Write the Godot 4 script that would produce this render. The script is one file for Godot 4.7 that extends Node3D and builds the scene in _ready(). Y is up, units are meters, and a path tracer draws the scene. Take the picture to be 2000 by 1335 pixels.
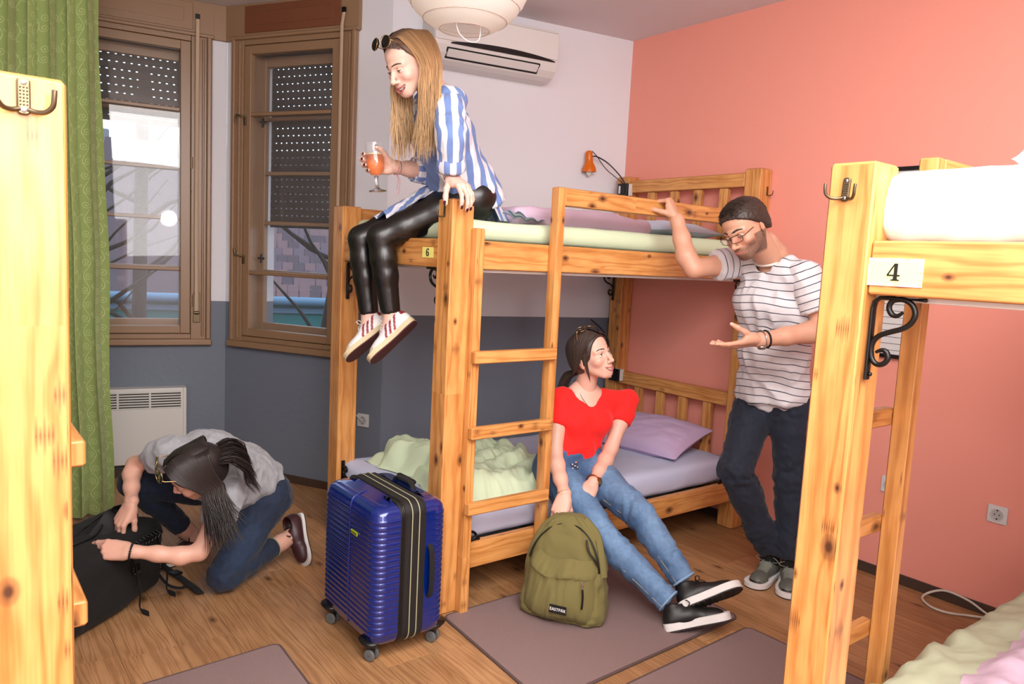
extends Node3D
# A hostel dormitory: pine bunk beds, a coral wall, an alcove with two old windows, four young travellers.

var rng := RandomNumberGenerator.new()
var used := {}
var M := {}

func _ready() -> void:
	rng.seed = 7
	setup_view()
	make_materials()
	build_room()
	build_windows()
	build_outside()
	build_beds()
	build_bedding()
	build_fittings()
	build_luggage()
	build_people()

# ---------------------------------------------------------------- camera, light, exposure
func setup_view() -> void:
	var cam := Camera3D.new(); cam.name = "camera"
	cam.fov = rad_to_deg(2.0 * atan(667.5 / 1462.0)); cam.near = 0.05; cam.far = 200.0
	var yaw := deg_to_rad(37.96); var pitch := deg_to_rad(-6.258); var roll := deg_to_rad(2.874)
	var fw := Vector3(sin(yaw) * cos(pitch), sin(pitch), -cos(yaw) * cos(pitch))
	var rt := Vector3(cos(yaw), 0, sin(yaw)); var up := rt.cross(fw)
	var r2 := rt * cos(roll) + up * sin(roll); var u2 := up * cos(roll) - rt * sin(roll)
	cam.transform = Transform3D(Basis(r2, u2, -fw), Vector3(-3.749, 1.494, 3.653))
	add_child(cam); cam.current = true
	var we := WorldEnvironment.new(); we.name = "world"
	var e := Environment.new()
	e.background_mode = Environment.BG_SKY
	var sky := Sky.new(); var sm := ProceduralSkyMaterial.new()
	sm.sky_top_color = Color(0.72, 0.80, 0.90); sm.sky_horizon_color = Color(0.86, 0.90, 0.94)
	sm.ground_horizon_color = Color(0.5, 0.5, 0.5); sm.ground_bottom_color = Color(0.3, 0.3, 0.3)
	sm.sky_energy_multiplier = 1.6
	sky.sky_material = sm; e.sky = sky
	e.tonemap_mode = Environment.TONE_MAPPER_LINEAR
	e.tonemap_exposure = 1.0
	e.sdfgi_enabled = true; e.ssao_enabled = true; e.ssil_enabled = true
	we.environment = e; add_child(we)
	# the photographer's flash thrown up at the corner of walls and ceiling behind the camera: a broad soft patch of light
	for q in [["bounced_flash", Vector2(3.0, 2.8), 30.0, Vector3(-2.9, 2.93, 3.0), Vector3(-2.75, 0.0, 2.0)], ["wall_bounce", Vector2(2.2, 1.6), 5.0, Vector3(-3.3, 2.1, 5.05), Vector3(-1.9, 1.0, 0.6)]]:
		var a := AreaLight3D.new(); a.name = q[0]
		a.area_size = q[1]; a.area_normalize_energy = true
		a.light_color = Color(1.0, 0.985, 0.975); a.light_energy = q[2]; a.area_range = 20.0; a.area_attenuation = 2.0
		a.shadow_enabled = true
		add_child(a); a.look_at_from_position(q[3], q[4], Vector3(0.3, 0, -1))
	var f := OmniLight3D.new(); f.name = "flash_head"
	f.position = Vector3(-3.40, 1.80, 3.82); f.light_size = 0.09; f.light_energy = 0.9; f.light_color = Color(1, 0.97, 0.94)
	f.omni_range = 20.0; f.omni_attenuation = 2.0; f.shadow_enabled = true
	add_child(f)

# ---------------------------------------------------------------- naming and committing
func numbered(n: String) -> String:
	var k: int = used.get(n, 0)
	used[n] = k + 1
	return n if k == 0 else "%s_%03d" % [n, k]

func tag(o: Node, label: String, category: String, group := "", kind := "") -> void:
	if label != "": o.set_meta("label", label)
	if category != "": o.set_meta("category", category)
	if group != "": o.set_meta("group", group)
	if kind != "": o.set_meta("kind", kind)

func thing(called: String, label: String, category: String, at := Vector3.ZERO, group := "") -> Node3D:
	var o := Node3D.new(); o.name = numbered(called); o.position = at
	add_child(o); tag(o, label, category, group)
	return o

func struct(called: String, at := Vector3.ZERO) -> Node3D:
	var o := Node3D.new(); o.name = numbered(called); o.position = at
	add_child(o); o.set_meta("kind", "structure")
	return o

func put(called: String, mb: MB, m: Material, parent: Node3D = null, world := false) -> MeshInstance3D:
	var o := MeshInstance3D.new()
	o.mesh = mb.mesh(); o.mesh.surface_set_material(0, m)
	if parent == null:
		o.name = numbered(called); add_child(o)
	else:
		o.name = called; parent.add_child(o, true)
		if world: o.position = -parent.position
	return o

func put_mesh(called: String, me: Mesh, m: Material, parent: Node3D, tr: Transform3D) -> MeshInstance3D:
	var o := MeshInstance3D.new(); o.mesh = me; o.material_override = m; o.transform = tr
	if parent == null:
		o.name = numbered(called); add_child(o)
	else:
		o.name = called; parent.add_child(o, true)
	return o

# ---------------------------------------------------------------- mesh builder; faces are given counter-clockwise from outside
class MB:
	var v := PackedVector3Array()
	var n := PackedVector3Array()
	var uv := PackedVector2Array()
	var c := PackedColorArray()
	var ix := PackedInt32Array()
	var col := Color(1, 1, 1)
	var tr := Transform3D()

	func vert(p: Vector3, nn := Vector3.UP, t := Vector2.ZERO) -> int:
		v.append(tr * p); n.append((tr.basis * nn).normalized()); uv.append(t); c.append(col)
		return v.size() - 1

	func tri(a: int, b: int, d: int) -> void:
		ix.append(a); ix.append(d); ix.append(b)

	func quad(a: int, b: int, d: int, e: int) -> void:
		tri(a, b, d); tri(a, d, e)

	func face(pts: Array, uvs := []) -> void:
		var nn: Vector3 = (pts[1] - pts[0]).cross(pts[2] - pts[0]).normalized()
		var ids := []
		for i in pts.size(): ids.append(vert(pts[i], nn, uvs[i] if uvs.size() else Vector2(pts[i].x, pts[i].y)))
		for i in range(1, pts.size() - 1): tri(ids[0], ids[i], ids[i + 1])

	# box with rounded edges; the grain runs along axis lng; uv in metres
	func box(ctr: Vector3, size: Vector3, b := 0.004, bs := Basis(), lng := 0, uvo := Vector2.ZERO) -> void:
		var h := size * 0.5
		b = minf(b, minf(h.x, minf(h.y, h.z)) * 0.9)
		var o1 := (lng + 1) % 3; var o2 := (lng + 2) % 3
		var id := {}
		for sx in [-1, 1]:
			for sy in [-1, 1]:
				for sz in [-1, 1]:
					var s := Vector3(sx, sy, sz)
					for a in 3:
						var q := Vector3.ZERO
						for k in 3: q[k] = s[k] * (h[k] if k == a else h[k] - b)
						var nn := Vector3.ZERO; nn[a] = s[a]
						var t := Vector2(q[lng], q[o2] + 0.11 * s[a]) if a == o1 else (Vector2(q[lng], q[o1] + 0.23 + 0.09 * s[a]) if a == o2 else Vector2(q[o1] * 0.35 + 0.31, q[o2]))
						id[[sx, sy, sz, a]] = vert(ctr + bs * q, bs * nn, t + uvo)
		for a in 3:
			var p := (a + 1) % 3; var q := (a + 2) % 3
			for s in [-1, 1]:
				var r := []
				for k in [[-1, -1], [1, -1], [1, 1], [-1, 1]]:
					var w := [0, 0, 0]; w[a] = s; w[p] = k[0]; w[q] = k[1]
					r.append(id[[w[0], w[1], w[2], a]])
				if s > 0: quad(r[0], r[1], r[2], r[3])
				else: quad(r[3], r[2], r[1], r[0])
			# edges parallel to axis a
			for sp in [-1, 1]:
				for sq in [-1, 1]:
					var lo := [0, 0, 0]; lo[a] = -1; lo[p] = sp; lo[q] = sq
					var hi := lo.duplicate(); hi[a] = 1
					var A: int = id[[lo[0], lo[1], lo[2], p]]; var B: int = id[[hi[0], hi[1], hi[2], p]]
					var C: int = id[[hi[0], hi[1], hi[2], q]]; var D: int = id[[lo[0], lo[1], lo[2], q]]
					if sp * sq > 0: quad(A, D, C, B)
					else: quad(A, B, C, D)
		for sx in [-1, 1]:
			for sy in [-1, 1]:
				for sz in [-1, 1]:
					if sx * sy * sz > 0: tri(id[[sx, sy, sz, 0]], id[[sx, sy, sz, 1]], id[[sx, sy, sz, 2]])
					else: tri(id[[sx, sy, sz, 0]], id[[sx, sy, sz, 2]], id[[sx, sy, sz, 1]])

	# tube through points; radius a number or a list; flat squeezes it along its second axis
	func tube(pts: Array, rad, sides := 8, caps := true, flat := 1.0, up := Vector3.ZERO, uvs := 1.0) -> void:
		var cnt := pts.size()
		if cnt < 2: return
		var fr := Vector3.ZERO; var base := v.size(); var run := 0.0
		for i in cnt:
			var t: Vector3 = (pts[mini(i + 1, cnt - 1)] - pts[maxi(i - 1, 0)]).normalized()
			if i == 0:
				fr = up if up != Vector3.ZERO else (Vector3.UP if absf(t.y) < 0.9 else Vector3.RIGHT)
			elif up != Vector3.ZERO:
				fr = up
			if i > 0: run += (pts[i] - pts[i - 1]).length()
			var bx := fr.cross(t)
			if bx.length() < 1e-5: bx = Vector3(t.y, t.z, t.x).cross(t)
			bx = bx.normalized()
			var by := t.cross(bx)
			if up == Vector3.ZERO: fr = by
			var r: float = rad[i] if rad is Array or rad is PackedFloat32Array else rad
			for k in sides + 1:
				var a := TAU * k / sides
				var d := bx * cos(a) + by * sin(a) * flat
				vert(pts[i] + d * r, bx * cos(a) * flat + by * sin(a), Vector2(float(k) / sides, run * uvs))
		for i in cnt - 1:
			for k in sides:
				var a := base + i * (sides + 1) + k
				quad(a, a + 1, a + sides + 2, a + sides + 1)
		if caps:
			for e in 2:
				var i := 0 if e == 0 else cnt - 1
				var t: Vector3 = (pts[mini(i + 1, cnt - 1)] - pts[maxi(i - 1, 0)]).normalized() * (-1 if e == 0 else 1)
				var r: float = rad[i] if rad is Array or rad is PackedFloat32Array else rad
				var ctr := vert(pts[i] + t * r * 0.35 * minf(1.0, flat), t)
				for k in sides:
					var a := base + i * (sides + 1) + k
					if e == 0: tri(ctr, a + 1, a)
					else: tri(ctr, a, a + 1)

	# profile of (radius, height) turned round +y
	func lathe(prof: Array, seg := 24, x := Transform3D(), from := 0.0, to := TAU) -> void:
		var base := v.size(); var cnt := prof.size()
		for i in cnt:
			var d: Vector2 = prof[mini(i + 1, cnt - 1)] - prof[maxi(i - 1, 0)]
			var nr := Vector2(d.y, -d.x).normalized()
			for k in seg + 1:
				var a := from + (to - from) * k / seg
				var q := Vector3(prof[i].x * cos(a), prof[i].y, prof[i].x * sin(a))
				vert(x * q, x.basis * Vector3(nr.x * cos(a), nr.y, nr.x * sin(a)), Vector2(float(k) / seg, float(i) / (cnt - 1)))
		for i in cnt - 1:
			for k in seg:
				var a := base + i * (seg + 1) + k
				quad(a, a + seg + 1, a + seg + 2, a + 1)

	func ball(ctr: Vector3, rad: Vector3, bs := Basis(), seg := 12, rings := 8) -> void:
		var base := v.size()
		for i in rings + 1:
			var th := PI * i / rings
			for k in seg + 1:
				var a := TAU * k / seg
				var d := Vector3(sin(th) * cos(a), cos(th), sin(th) * sin(a))
				vert(ctr + bs * (d * rad), bs * (d / rad), Vector2(float(k) / seg, float(i) / rings))
		for i in rings:
			for k in seg:
				var a := base + i * (seg + 1) + k
				quad(a, a + 1, a + seg + 2, a + seg + 1)

	# flat outline (x, y, counter-clockwise) pushed out along +z by depth, through transform x
	func prism(poly: PackedVector2Array, depth: float, x := Transform3D(), bev := 0.0) -> void:
		var t := Geometry2D.triangulate_polygon(poly)
		var inner := poly
		if bev > 0.0:
			var sg := 1.0 if Geometry2D.is_polygon_clockwise(poly) else -1.0
			inner = PackedVector2Array()
			var pc := poly.size()
			for i in pc:
				var d0 := (poly[i] - poly[(i + pc - 1) % pc]).normalized(); var d1 := (poly[(i + 1) % pc] - poly[i]).normalized()
				var nm := Vector2(d0.y + d1.y, -d0.x - d1.x)
				inner.append(poly[i] + nm * (sg * bev / maxf(0.3, nm.length_squared() * 0.5)))
			t = Geometry2D.triangulate_polygon(inner)
		for s in 2:
			var z := depth if s == 1 else 0.0
			var b := v.size()
			for p in inner: vert(x * Vector3(p.x, p.y, z), x.basis * Vector3(0, 0, 1 if s == 1 else -1), p)
			for i in range(0, t.size(), 3):
				var A := b + t[i]; var B := b + t[i + 1]; var C := b + t[i + 2]
				var area := (inner[t[i + 1]] - inner[t[i]]).cross(inner[t[i + 2]] - inner[t[i]])
				if (area > 0) == (s == 1): tri(A, B, C)
				else: tri(A, C, B)
		var cnt := poly.size(); var cwp := Geometry2D.is_polygon_clockwise(poly)
		for i in cnt:
			var p := poly[i]; var q := poly[(i + 1) % cnt]
			if cwp: var w := p; p = q; q = w
			var d := q - p; var nn := x.basis * Vector3(d.y, -d.x, 0).normalized()
			var z0 := bev * 0.5; var z1 := depth - bev * 0.5
			var a := vert(x * Vector3(p.x, p.y, z0), nn, Vector2(p.x, 0)); var b2 := vert(x * Vector3(q.x, q.y, z0), nn, Vector2(q.x, 0))
			var c2 := vert(x * Vector3(q.x, q.y, z1), nn, Vector2(q.x, depth)); var d2 := vert(x * Vector3(p.x, p.y, z1), nn, Vector2(p.x, depth))
			quad(a, b2, c2, d2)
		if bev > 0.0 and inner.size() == cnt:
			for s in 2:
				var z := depth if s == 1 else 0.0; var ze := depth - bev * 0.5 if s == 1 else bev * 0.5
				for i in cnt:
					var j := (i + 1) % cnt
					var pts := [x * Vector3(poly[i].x, poly[i].y, ze), x * Vector3(poly[j].x, poly[j].y, ze), x * Vector3(inner[j].x, inner[j].y, z), x * Vector3(inner[i].x, inner[i].y, z)]
					if (s == 1) == cwp: pts.reverse()
					face(pts)

	# sheet of nu by nv cells; at(u, v) gives the point; normals are worked out
	func sheet(nu: int, nv: int, at: Callable, flip := false, us := 1.0, vs := 1.0) -> void:
		var base := v.size()
		for j in nv + 1:
			for i in nu + 1:
				vert(at.call(float(i) / nu, float(j) / nv), Vector3.ZERO, Vector2(us * i / nu, vs * j / nv))
		for j in nv:
			for i in nu:
				var a := base + j * (nu + 1) + i
				if flip: quad(a, a + nu + 1, a + nu + 2, a + 1)
				else: quad(a, a + 1, a + nu + 2, a + nu + 1)
		smooth(base)

	# rings of equal length joined into a skin
	func loft(rings: Array, closed := true, cap0 := false, cap1 := false, flip := false) -> void:
		var base := v.size(); var m: int = rings[0].size()
		var run := 0.0
		for j in rings.size():
			if j > 0: run += (rings[j][0] - rings[j - 1][0]).length()
			for i in m + (1 if closed else 0): vert(rings[j][i % m], Vector3.ZERO, Vector2(float(i) / m, run))
		var w := m + (1 if closed else 0)
		for j in rings.size() - 1:
			for i in w - 1:
				var a := base + j * w + i
				if flip: quad(a, a + w, a + w + 1, a + 1)
				else: quad(a, a + 1, a + w + 1, a + w)
		for e in 2:
			if not [cap0, cap1][e]: continue
			var j := 0 if e == 0 else rings.size() - 1
			var ctr := Vector3.ZERO
			for p in rings[j]: ctr += p / m
			var k := vert(ctr)
			for i in w - 1:
				var a := base + j * w + i
				if (e == 0) != flip: tri(k, a + 1, a)
				else: tri(k, a, a + 1)
		smooth(base)

	# normals from the faces, shared between vertices in one place (from vertex `from` on)
	func smooth(from := 0) -> void:
		var acc := {}; var key := []
		key.resize(v.size() - from)
		for i in range(from, v.size()):
			var k := Vector3i((v[i] * 8000.0).round()); key[i - from] = k
			acc[k] = Vector3.ZERO
		for i in range(0, ix.size(), 3):
			if ix[i] < from: continue
			var a := ix[i]; var b := ix[i + 2]; var d := ix[i + 1]
			var nn := (v[b] - v[a]).cross(v[d] - v[a])
			acc[key[a - from]] += nn; acc[key[b - from]] += nn; acc[key[d - from]] += nn
		for i in range(from, v.size()): n[i] = (acc[key[i - from]] as Vector3).normalized()

	# a soft box: subdivided, corner radius r, every point passed through bend
	func soft(size: Vector3, r: float, cell: float, bend = null) -> void:
		var base := v.size(); var h := size * 0.5
		for a in 3:
			var p := (a + 1) % 3; var q := (a + 2) % 3
			var np := maxi(2, int(size[p] / cell)); var nq := maxi(2, int(size[q] / cell))
			for s in [-1, 1]:
				var b := v.size()
				for j in nq + 1:
					for i in np + 1:
						var w := Vector3.ZERO
						w[a] = s * h[a]; w[p] = -h[p] + size[p] * i / np; w[q] = -h[q] + size[q] * j / nq
						var inn := Vector3.ZERO
						for k in 3: inn[k] = clampf(w[k], -h[k] + minf(r, h[k]), h[k] - minf(r, h[k]))
						var d := w - inn
						var pt := inn + d.normalized() * minf(r, minf(h.x, minf(h.y, h.z))) if d.length() > 1e-6 else w
						if bend != null: pt = bend.call(pt)
						vert(pt, Vector3.ZERO, Vector2(w[p], w[q]))
				for j in nq:
					for i in np:
						var k0 := b + j * (np + 1) + i
						if s > 0: quad(k0, k0 + 1, k0 + np + 2, k0 + np + 1)
						else: quad(k0, k0 + np + 1, k0 + np + 2, k0 + 1)
		smooth(base)

	func add(o: MB, x := Transform3D()) -> void:
		var b := v.size()
		for i in o.v.size():
			v.append(x * o.v[i]); n.append((x.basis * o.n[i]).normalized())
		uv.append_array(o.uv); c.append_array(o.c)
		for i in o.ix: ix.append(b + i)

	func mesh() -> ArrayMesh:
		var arr := []; arr.resize(Mesh.ARRAY_MAX)
		arr[Mesh.ARRAY_VERTEX] = v; arr[Mesh.ARRAY_NORMAL] = n; arr[Mesh.ARRAY_TEX_UV] = uv; arr[Mesh.ARRAY_COLOR] = c; arr[Mesh.ARRAY_INDEX] = ix
		var me := ArrayMesh.new(); me.add_surface_from_arrays(Mesh.PRIMITIVE_TRIANGLES, arr)
		return me

func spline(pts: Array, steps := 6) -> Array:
	var out := []
	for i in pts.size() - 1:
		var p0: Vector3 = pts[maxi(i - 1, 0)]; var p1: Vector3 = pts[i]; var p2: Vector3 = pts[i + 1]; var p3: Vector3 = pts[mini(i + 2, pts.size() - 1)]
		for k in steps: out.append(p1.cubic_interpolate(p2, p0, p3, float(k) / steps))
	out.append(pts[-1])
	return out

func rrect(w: float, h: float, r: float, seg := 4) -> PackedVector2Array:
	var out := PackedVector2Array()
	for c in [[1, 1, 0.0], [-1, 1, 0.5], [-1, -1, 1.0], [1, -1, 1.5]]:
		for k in seg + 1:
			var a: float = PI * c[2] + PI * 0.5 * k / seg
			out.append(Vector2(c[0] * (w * 0.5 - r) + r * cos(a), c[1] * (h * 0.5 - r) + r * sin(a)))
	return out

func dir_basis(y: Vector3, hint := Vector3.FORWARD) -> Basis:  # y axis along the given direction
	var yy := y.normalized(); var x := yy.cross(hint)
	if x.length() < 1e-4: x = yy.cross(Vector3.RIGHT)
	x = x.normalized()
	return Basis(x, yy, x.cross(yy))

# ---------------------------------------------------------------- materials
func mat(name_: String, col: Color, rough := 0.7, metal := 0.0) -> StandardMaterial3D:
	var m := StandardMaterial3D.new(); m.resource_name = name_
	m.albedo_color = col; m.roughness = rough; m.metallic = metal
	M[name_] = m
	return m

func noise(freq: float, seed_ := 1, oct := 3, type := FastNoiseLite.TYPE_SIMPLEX_SMOOTH) -> FastNoiseLite:
	var f := FastNoiseLite.new(); f.noise_type = type; f.frequency = freq; f.seed = seed_
	f.fractal_octaves = oct; f.fractal_type = FastNoiseLite.FRACTAL_FBM if oct > 1 else FastNoiseLite.FRACTAL_NONE
	return f

func ntex(f: FastNoiseLite, size := 256, ramp: Array = [], bump := 0.0) -> NoiseTexture2D:
	var t := NoiseTexture2D.new(); t.width = size; t.height = size; t.noise = f; t.seamless = true
	if bump > 0.0: t.as_normal_map = true; t.bump_strength = bump
	if ramp.size():
		var g := Gradient.new(); g.offsets = PackedFloat32Array([0.0, 1.0]); g.colors = PackedColorArray([ramp[0], ramp[1]])
		t.color_ramp = g
	return t

func triplanar(m: StandardMaterial3D, scale: float, world := true) -> void:
	m.uv1_triplanar = true; m.uv1_world_triplanar = world; m.uv1_scale = Vector3(scale, scale, scale)

# sawn board: x runs along the grain; knots push the grain aside; some saw burns
func wood_image(w: int, h: int, seed_: int, light: Color, dark: Color, knot: Color, knots: int, rings: float, burns: int) -> ImageTexture:
	var r := RandomNumberGenerator.new(); r.seed = seed_
	var warp := noise(0.004, seed_, 3); var fine := noise(0.06, seed_ + 5, 2); var blotch := noise(0.006, seed_ + 9, 3)
	var dx := PackedFloat32Array(); dx.resize(w * h)
	var dk := PackedFloat32Array(); dk.resize(w * h)
	for k in knots:
		var cx := r.randf() * w; var cy := r.randf() * h
		var s := r.randf_range(5.0, 13.0); var reach := s * 4.0
		for y in range(int(cy - reach), int(cy + reach)):
			for x in range(int(cx - reach * 2.4), int(cx + reach * 2.4)):
				var ux := (x - cx) / (s * 1.5); var uy := (y - cy) / s
				var d := sqrt(ux * ux + uy * uy)
				var i := posmod(y, h) * w + posmod(x, w)
				dx[i] += signf(uy) * s * 1.7 * exp(-ux * ux * 0.30 - absf(uy) * 0.9) * minf(1.0, absf(uy) * 3.0)
				dk[i] = maxf(dk[i], clampf(1.25 - d * 1.05, 0, 1) + 0.3 * exp(-pow(d - 1.25, 2) * 9.0) + 0.18 * exp(-uy * uy * 1.2 - absf(ux) * 0.45))
	for k in burns:
		var cx := r.randf() * w; var cy := r.randf() * h; var cnt := r.randi_range(3, 7)
		for j in cnt:
			var yy := cy + (j - cnt * 0.5) * 5.0; var ln := r.randf_range(14, 34)
			for x in range(int(cx - ln), int(cx + ln)):
				for y in range(int(yy - 2), int(yy + 3)):
					var t := 1.0 - absf(x - cx) / ln
					var i := posmod(y, h) * w + posmod(x, w)
					dk[i] = maxf(dk[i], t * (0.75 - absf(y - yy) * 0.25) * r.randf_range(0.75, 1.0))
	var by := PackedByteArray(); by.resize(w * h * 3)
	for y in h:
		for x in w:
			var i := y * w + x
			var ex := x * TAU / w
			var q := y + dx[i] + warp.get_noise_2d(x * 0.5, y * 3.0) * 22.0
			var g := 0.5 + 0.5 * sin(q * rings + 2.5 * sin(q * rings * 0.21))
			g = pow(g, 2.2) * 0.55 + 0.22 * fine.get_noise_2d(x * 0.10, y * 2.6) + 0.45 * blotch.get_noise_2d(x * 0.7, y * 1.7) + 0.12
			var cc := light.lerp(dark, clampf(g, 0, 1)).lerp(knot, clampf(dk[i], 0, 1))
			by[i * 3] = int(clampf(cc.r, 0, 1) * 255); by[i * 3 + 1] = int(clampf(cc.g, 0, 1) * 255); by[i * 3 + 2] = int(clampf(cc.b, 0, 1) * 255)
	return ImageTexture.create_from_image(Image.create_from_data(w, h, false, Image.FORMAT_RGB8, by))

func make_materials() -> void:
	var m: StandardMaterial3D
	var fine := ntex(noise(0.25, 3, 2), 256, [], 1.2)
	var plaster := ntex(noise(0.03, 4, 4), 512, [], 2.0)
	m = mat("coral_paint", Color(0.935, 0.615, 0.55), 0.75); m.normal_enabled = true; m.normal_texture = plaster; m.normal_scale = 0.12; triplanar(m, 1.4)
	m = mat("white_paint", Color(0.895, 0.895, 0.92), 0.8); m.normal_enabled = true; m.normal_texture = plaster; m.normal_scale = 0.25; triplanar(m, 1.2)
	m = mat("grey_paint", Color(0.445, 0.475, 0.53), 0.62); m.normal_enabled = true; m.normal_texture = plaster; m.normal_scale = 0.45; triplanar(m, 1.2)
	mat("ceiling_paint", Color(0.87, 0.84, 0.85), 0.9)
	m = mat("brown_gloss", Color(0.585, 0.462, 0.35), 0.34); m.normal_enabled = true; m.normal_texture = plaster; m.normal_scale = 0.10; triplanar(m, 2.0)
	mat("red_brown", Color(0.47, 0.275, 0.18), 0.45)
	mat("dark_skirting", Color(0.27, 0.20, 0.16), 0.6)
	mat("strap_cloth", Color(0.76, 0.66, 0.56), 0.9)
	mat("shutter", Color(0.17, 0.13, 0.115), 0.6)
	m = mat("glass_pane", Color(1, 1, 1, 0.04), 0.02); m.transparency = BaseMaterial3D.TRANSPARENCY_ALPHA; m.metallic_specular = 0.5
	mat("white_metal", Color(0.85, 0.84, 0.82), 0.4)
	mat("white_plastic", Color(0.87, 0.86, 0.85), 0.38)
	mat("plate_white", Color(0.84, 0.84, 0.84), 0.35)
	mat("black_plastic", Color(0.035, 0.035, 0.04), 0.35)
	mat("slot_dark", Color(0.06, 0.06, 0.065), 0.7)
	m = mat("iron", Color(0.025, 0.025, 0.028), 0.32, 0.2)
	m = mat("bronze", Color(0.42, 0.37, 0.29), 0.34, 0.9)
	m = mat("chrome", Color(0.75, 0.75, 0.75), 0.2, 1.0)
	m = mat("brass", Color(0.75, 0.60, 0.36), 0.25, 1.0)
	m = mat("pine", Color(1, 1, 1), 0.42)
	m.albedo_texture = wood_image(1536, 384, 11, Color(0.86, 0.62, 0.36), Color(0.69, 0.43, 0.20), Color(0.30, 0.16, 0.08), 12, 0.20, 14)
	m.uv1_scale = Vector3(0.6, 2.4, 1); m.clearcoat_enabled = true; m.clearcoat = 0.25; m.clearcoat_roughness = 0.3
	m = mat("pine_dark", Color(0.80, 0.74, 0.66), 0.42)
	m.albedo_texture = M.pine.albedo_texture; m.uv1_scale = Vector3(0.6, 2.4, 1); m.clearcoat_enabled = true; m.clearcoat = 0.25; m.clearcoat_roughness = 0.3
	var oak := wood_image(1024, 256, 23, Color(0.70, 0.53, 0.37), Color(0.55, 0.39, 0.25), Color(0.38, 0.25, 0.15), 2, 0.34, 0)
	for k in 3:
		m = mat("plank%d" % k, [Color(1, 1, 1), Color(0.93, 0.92, 0.90), Color(1.05, 1.03, 1.0)][k], 0.46)
		m.albedo_texture = oak; m.uv1_scale = Vector3(0.75, 4.0, 1)
	m = mat("rug", Color(1, 1, 1), 0.95)
	m.albedo_texture = ntex(noise(0.35, 8, 4), 512, [Color(0.36, 0.285, 0.275), Color(0.68, 0.575, 0.565)]); m.uv1_scale = Vector3(2.2, 6.0, 1)
	m.heightmap_enabled = true; m.heightmap_texture = ntex(noise(0.4, 9, 2), 256); m.heightmap_scale = 0.25
	mat("rug_edge", Color(0.33, 0.26, 0.25), 0.95)
	m = cloth("sheet_green", Color(0.80, 0.865, 0.735), 6.0)
	m = cloth("sheet_cream", Color(0.90, 0.87, 0.82), 6.0)
	m = cloth("sheet_lilac", Color(0.755, 0.665, 0.80), 6.0)
	m = cloth("sheet_pink", Color(0.82, 0.72, 0.80), 6.0)
	m = cloth("sheet_blue", Color(0.77, 0.82, 0.90), 6.0)
	m = cloth("sheet_pale", Color(0.76, 0.78, 0.88), 6.0)
	m = cloth("sheet_sage", Color(0.72, 0.745, 0.63), 6.0)
	mat("sticker_yellow", Color(0.93, 0.90, 0.50), 0.5)
	mat("ink", Color(0.06, 0.055, 0.05), 0.5)
	m = mat("paper_shade", Color(0.92, 0.91, 0.885), 0.9); m.backlight_enabled = true; m.backlight = Color(0.95, 0.94, 0.92)
	mat("wire_pink", Color(0.72, 0.62, 0.58), 0.5)
	mat("orange_plastic", Color(0.85, 0.42, 0.03), 0.3)
	mat("bulb", Color(0.9, 0.88, 0.84), 0.15)
	mat("cable_white", Color(0.80, 0.78, 0.74), 0.5)

func cloth(n: String, col: Color, scale: float, rough := 0.9) -> StandardMaterial3D:
	var m := mat(n, col, rough)
	if not M.has("weave_map"): M.weave_map = ntex(noise(0.30, 14, 2), 256, [], 1.5)
	m.normal_enabled = true; m.normal_texture = M.weave_map; m.normal_scale = 0.25; triplanar(m, scale, false)
	m.rim_enabled = true; m.rim = 0.15
	return m

# ---------------------------------------------------------------- the room
const H := 2.98
const DADO := 1.13
var P0 := Vector3(0, 0, 0)
var P1 := Vector3(-1.627, 0, -0.317)
var P2 := Vector3(-2.222, 0, -1.383)
var P3 := Vector3(-3.321, 0, -1.600)
var P4 := Vector3(-4.277, 0, -0.842)
var P5 := Vector3(-4.76, 0, -0.93)

func frame_of(a: Vector3, b: Vector3) -> Transform3D:  # x from a to b, z into the room (a on the left as seen from the room)
	var x := (b - a).normalized()
	return Transform3D(Basis(x, Vector3.UP, x.cross(Vector3.UP)), a)

func slab(mb: MB, t: Transform3D, x0: float, x1: float, y0: float, y1: float, z0: float, z1: float, b := 0.0005) -> void:
	mb.tr = t
	mb.box(Vector3((x0 + x1) * 0.5, (y0 + y1) * 0.5, (z0 + z1) * 0.5), Vector3(x1 - x0, y1 - y0, z1 - z0), b)
	mb.tr = Transform3D()

func two_tone(called: String, a: Vector3, b: Vector3, thick: float, e0 := 0.0, e1 := 0.0) -> void:
	var t := frame_of(a, b); var ln := (b - a).length()
	var w := struct(called)
	var lo := MB.new(); slab(lo, t, -e0, ln + e1, -0.05, DADO, -thick, 0.0); put("grey_dado", lo, M.grey_paint, w)
	var hi := MB.new(); slab(hi, t, -e0, ln + e1, DADO, H + 0.05, -thick, 0.0); put("white_upper", hi, M.white_paint, w)
	var sk := MB.new(); slab(sk, t, 0.0, ln, 0.0, 0.05, 0.0, 0.012, 0.003); put("skirting_board", sk, M.dark_skirting, w)

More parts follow.
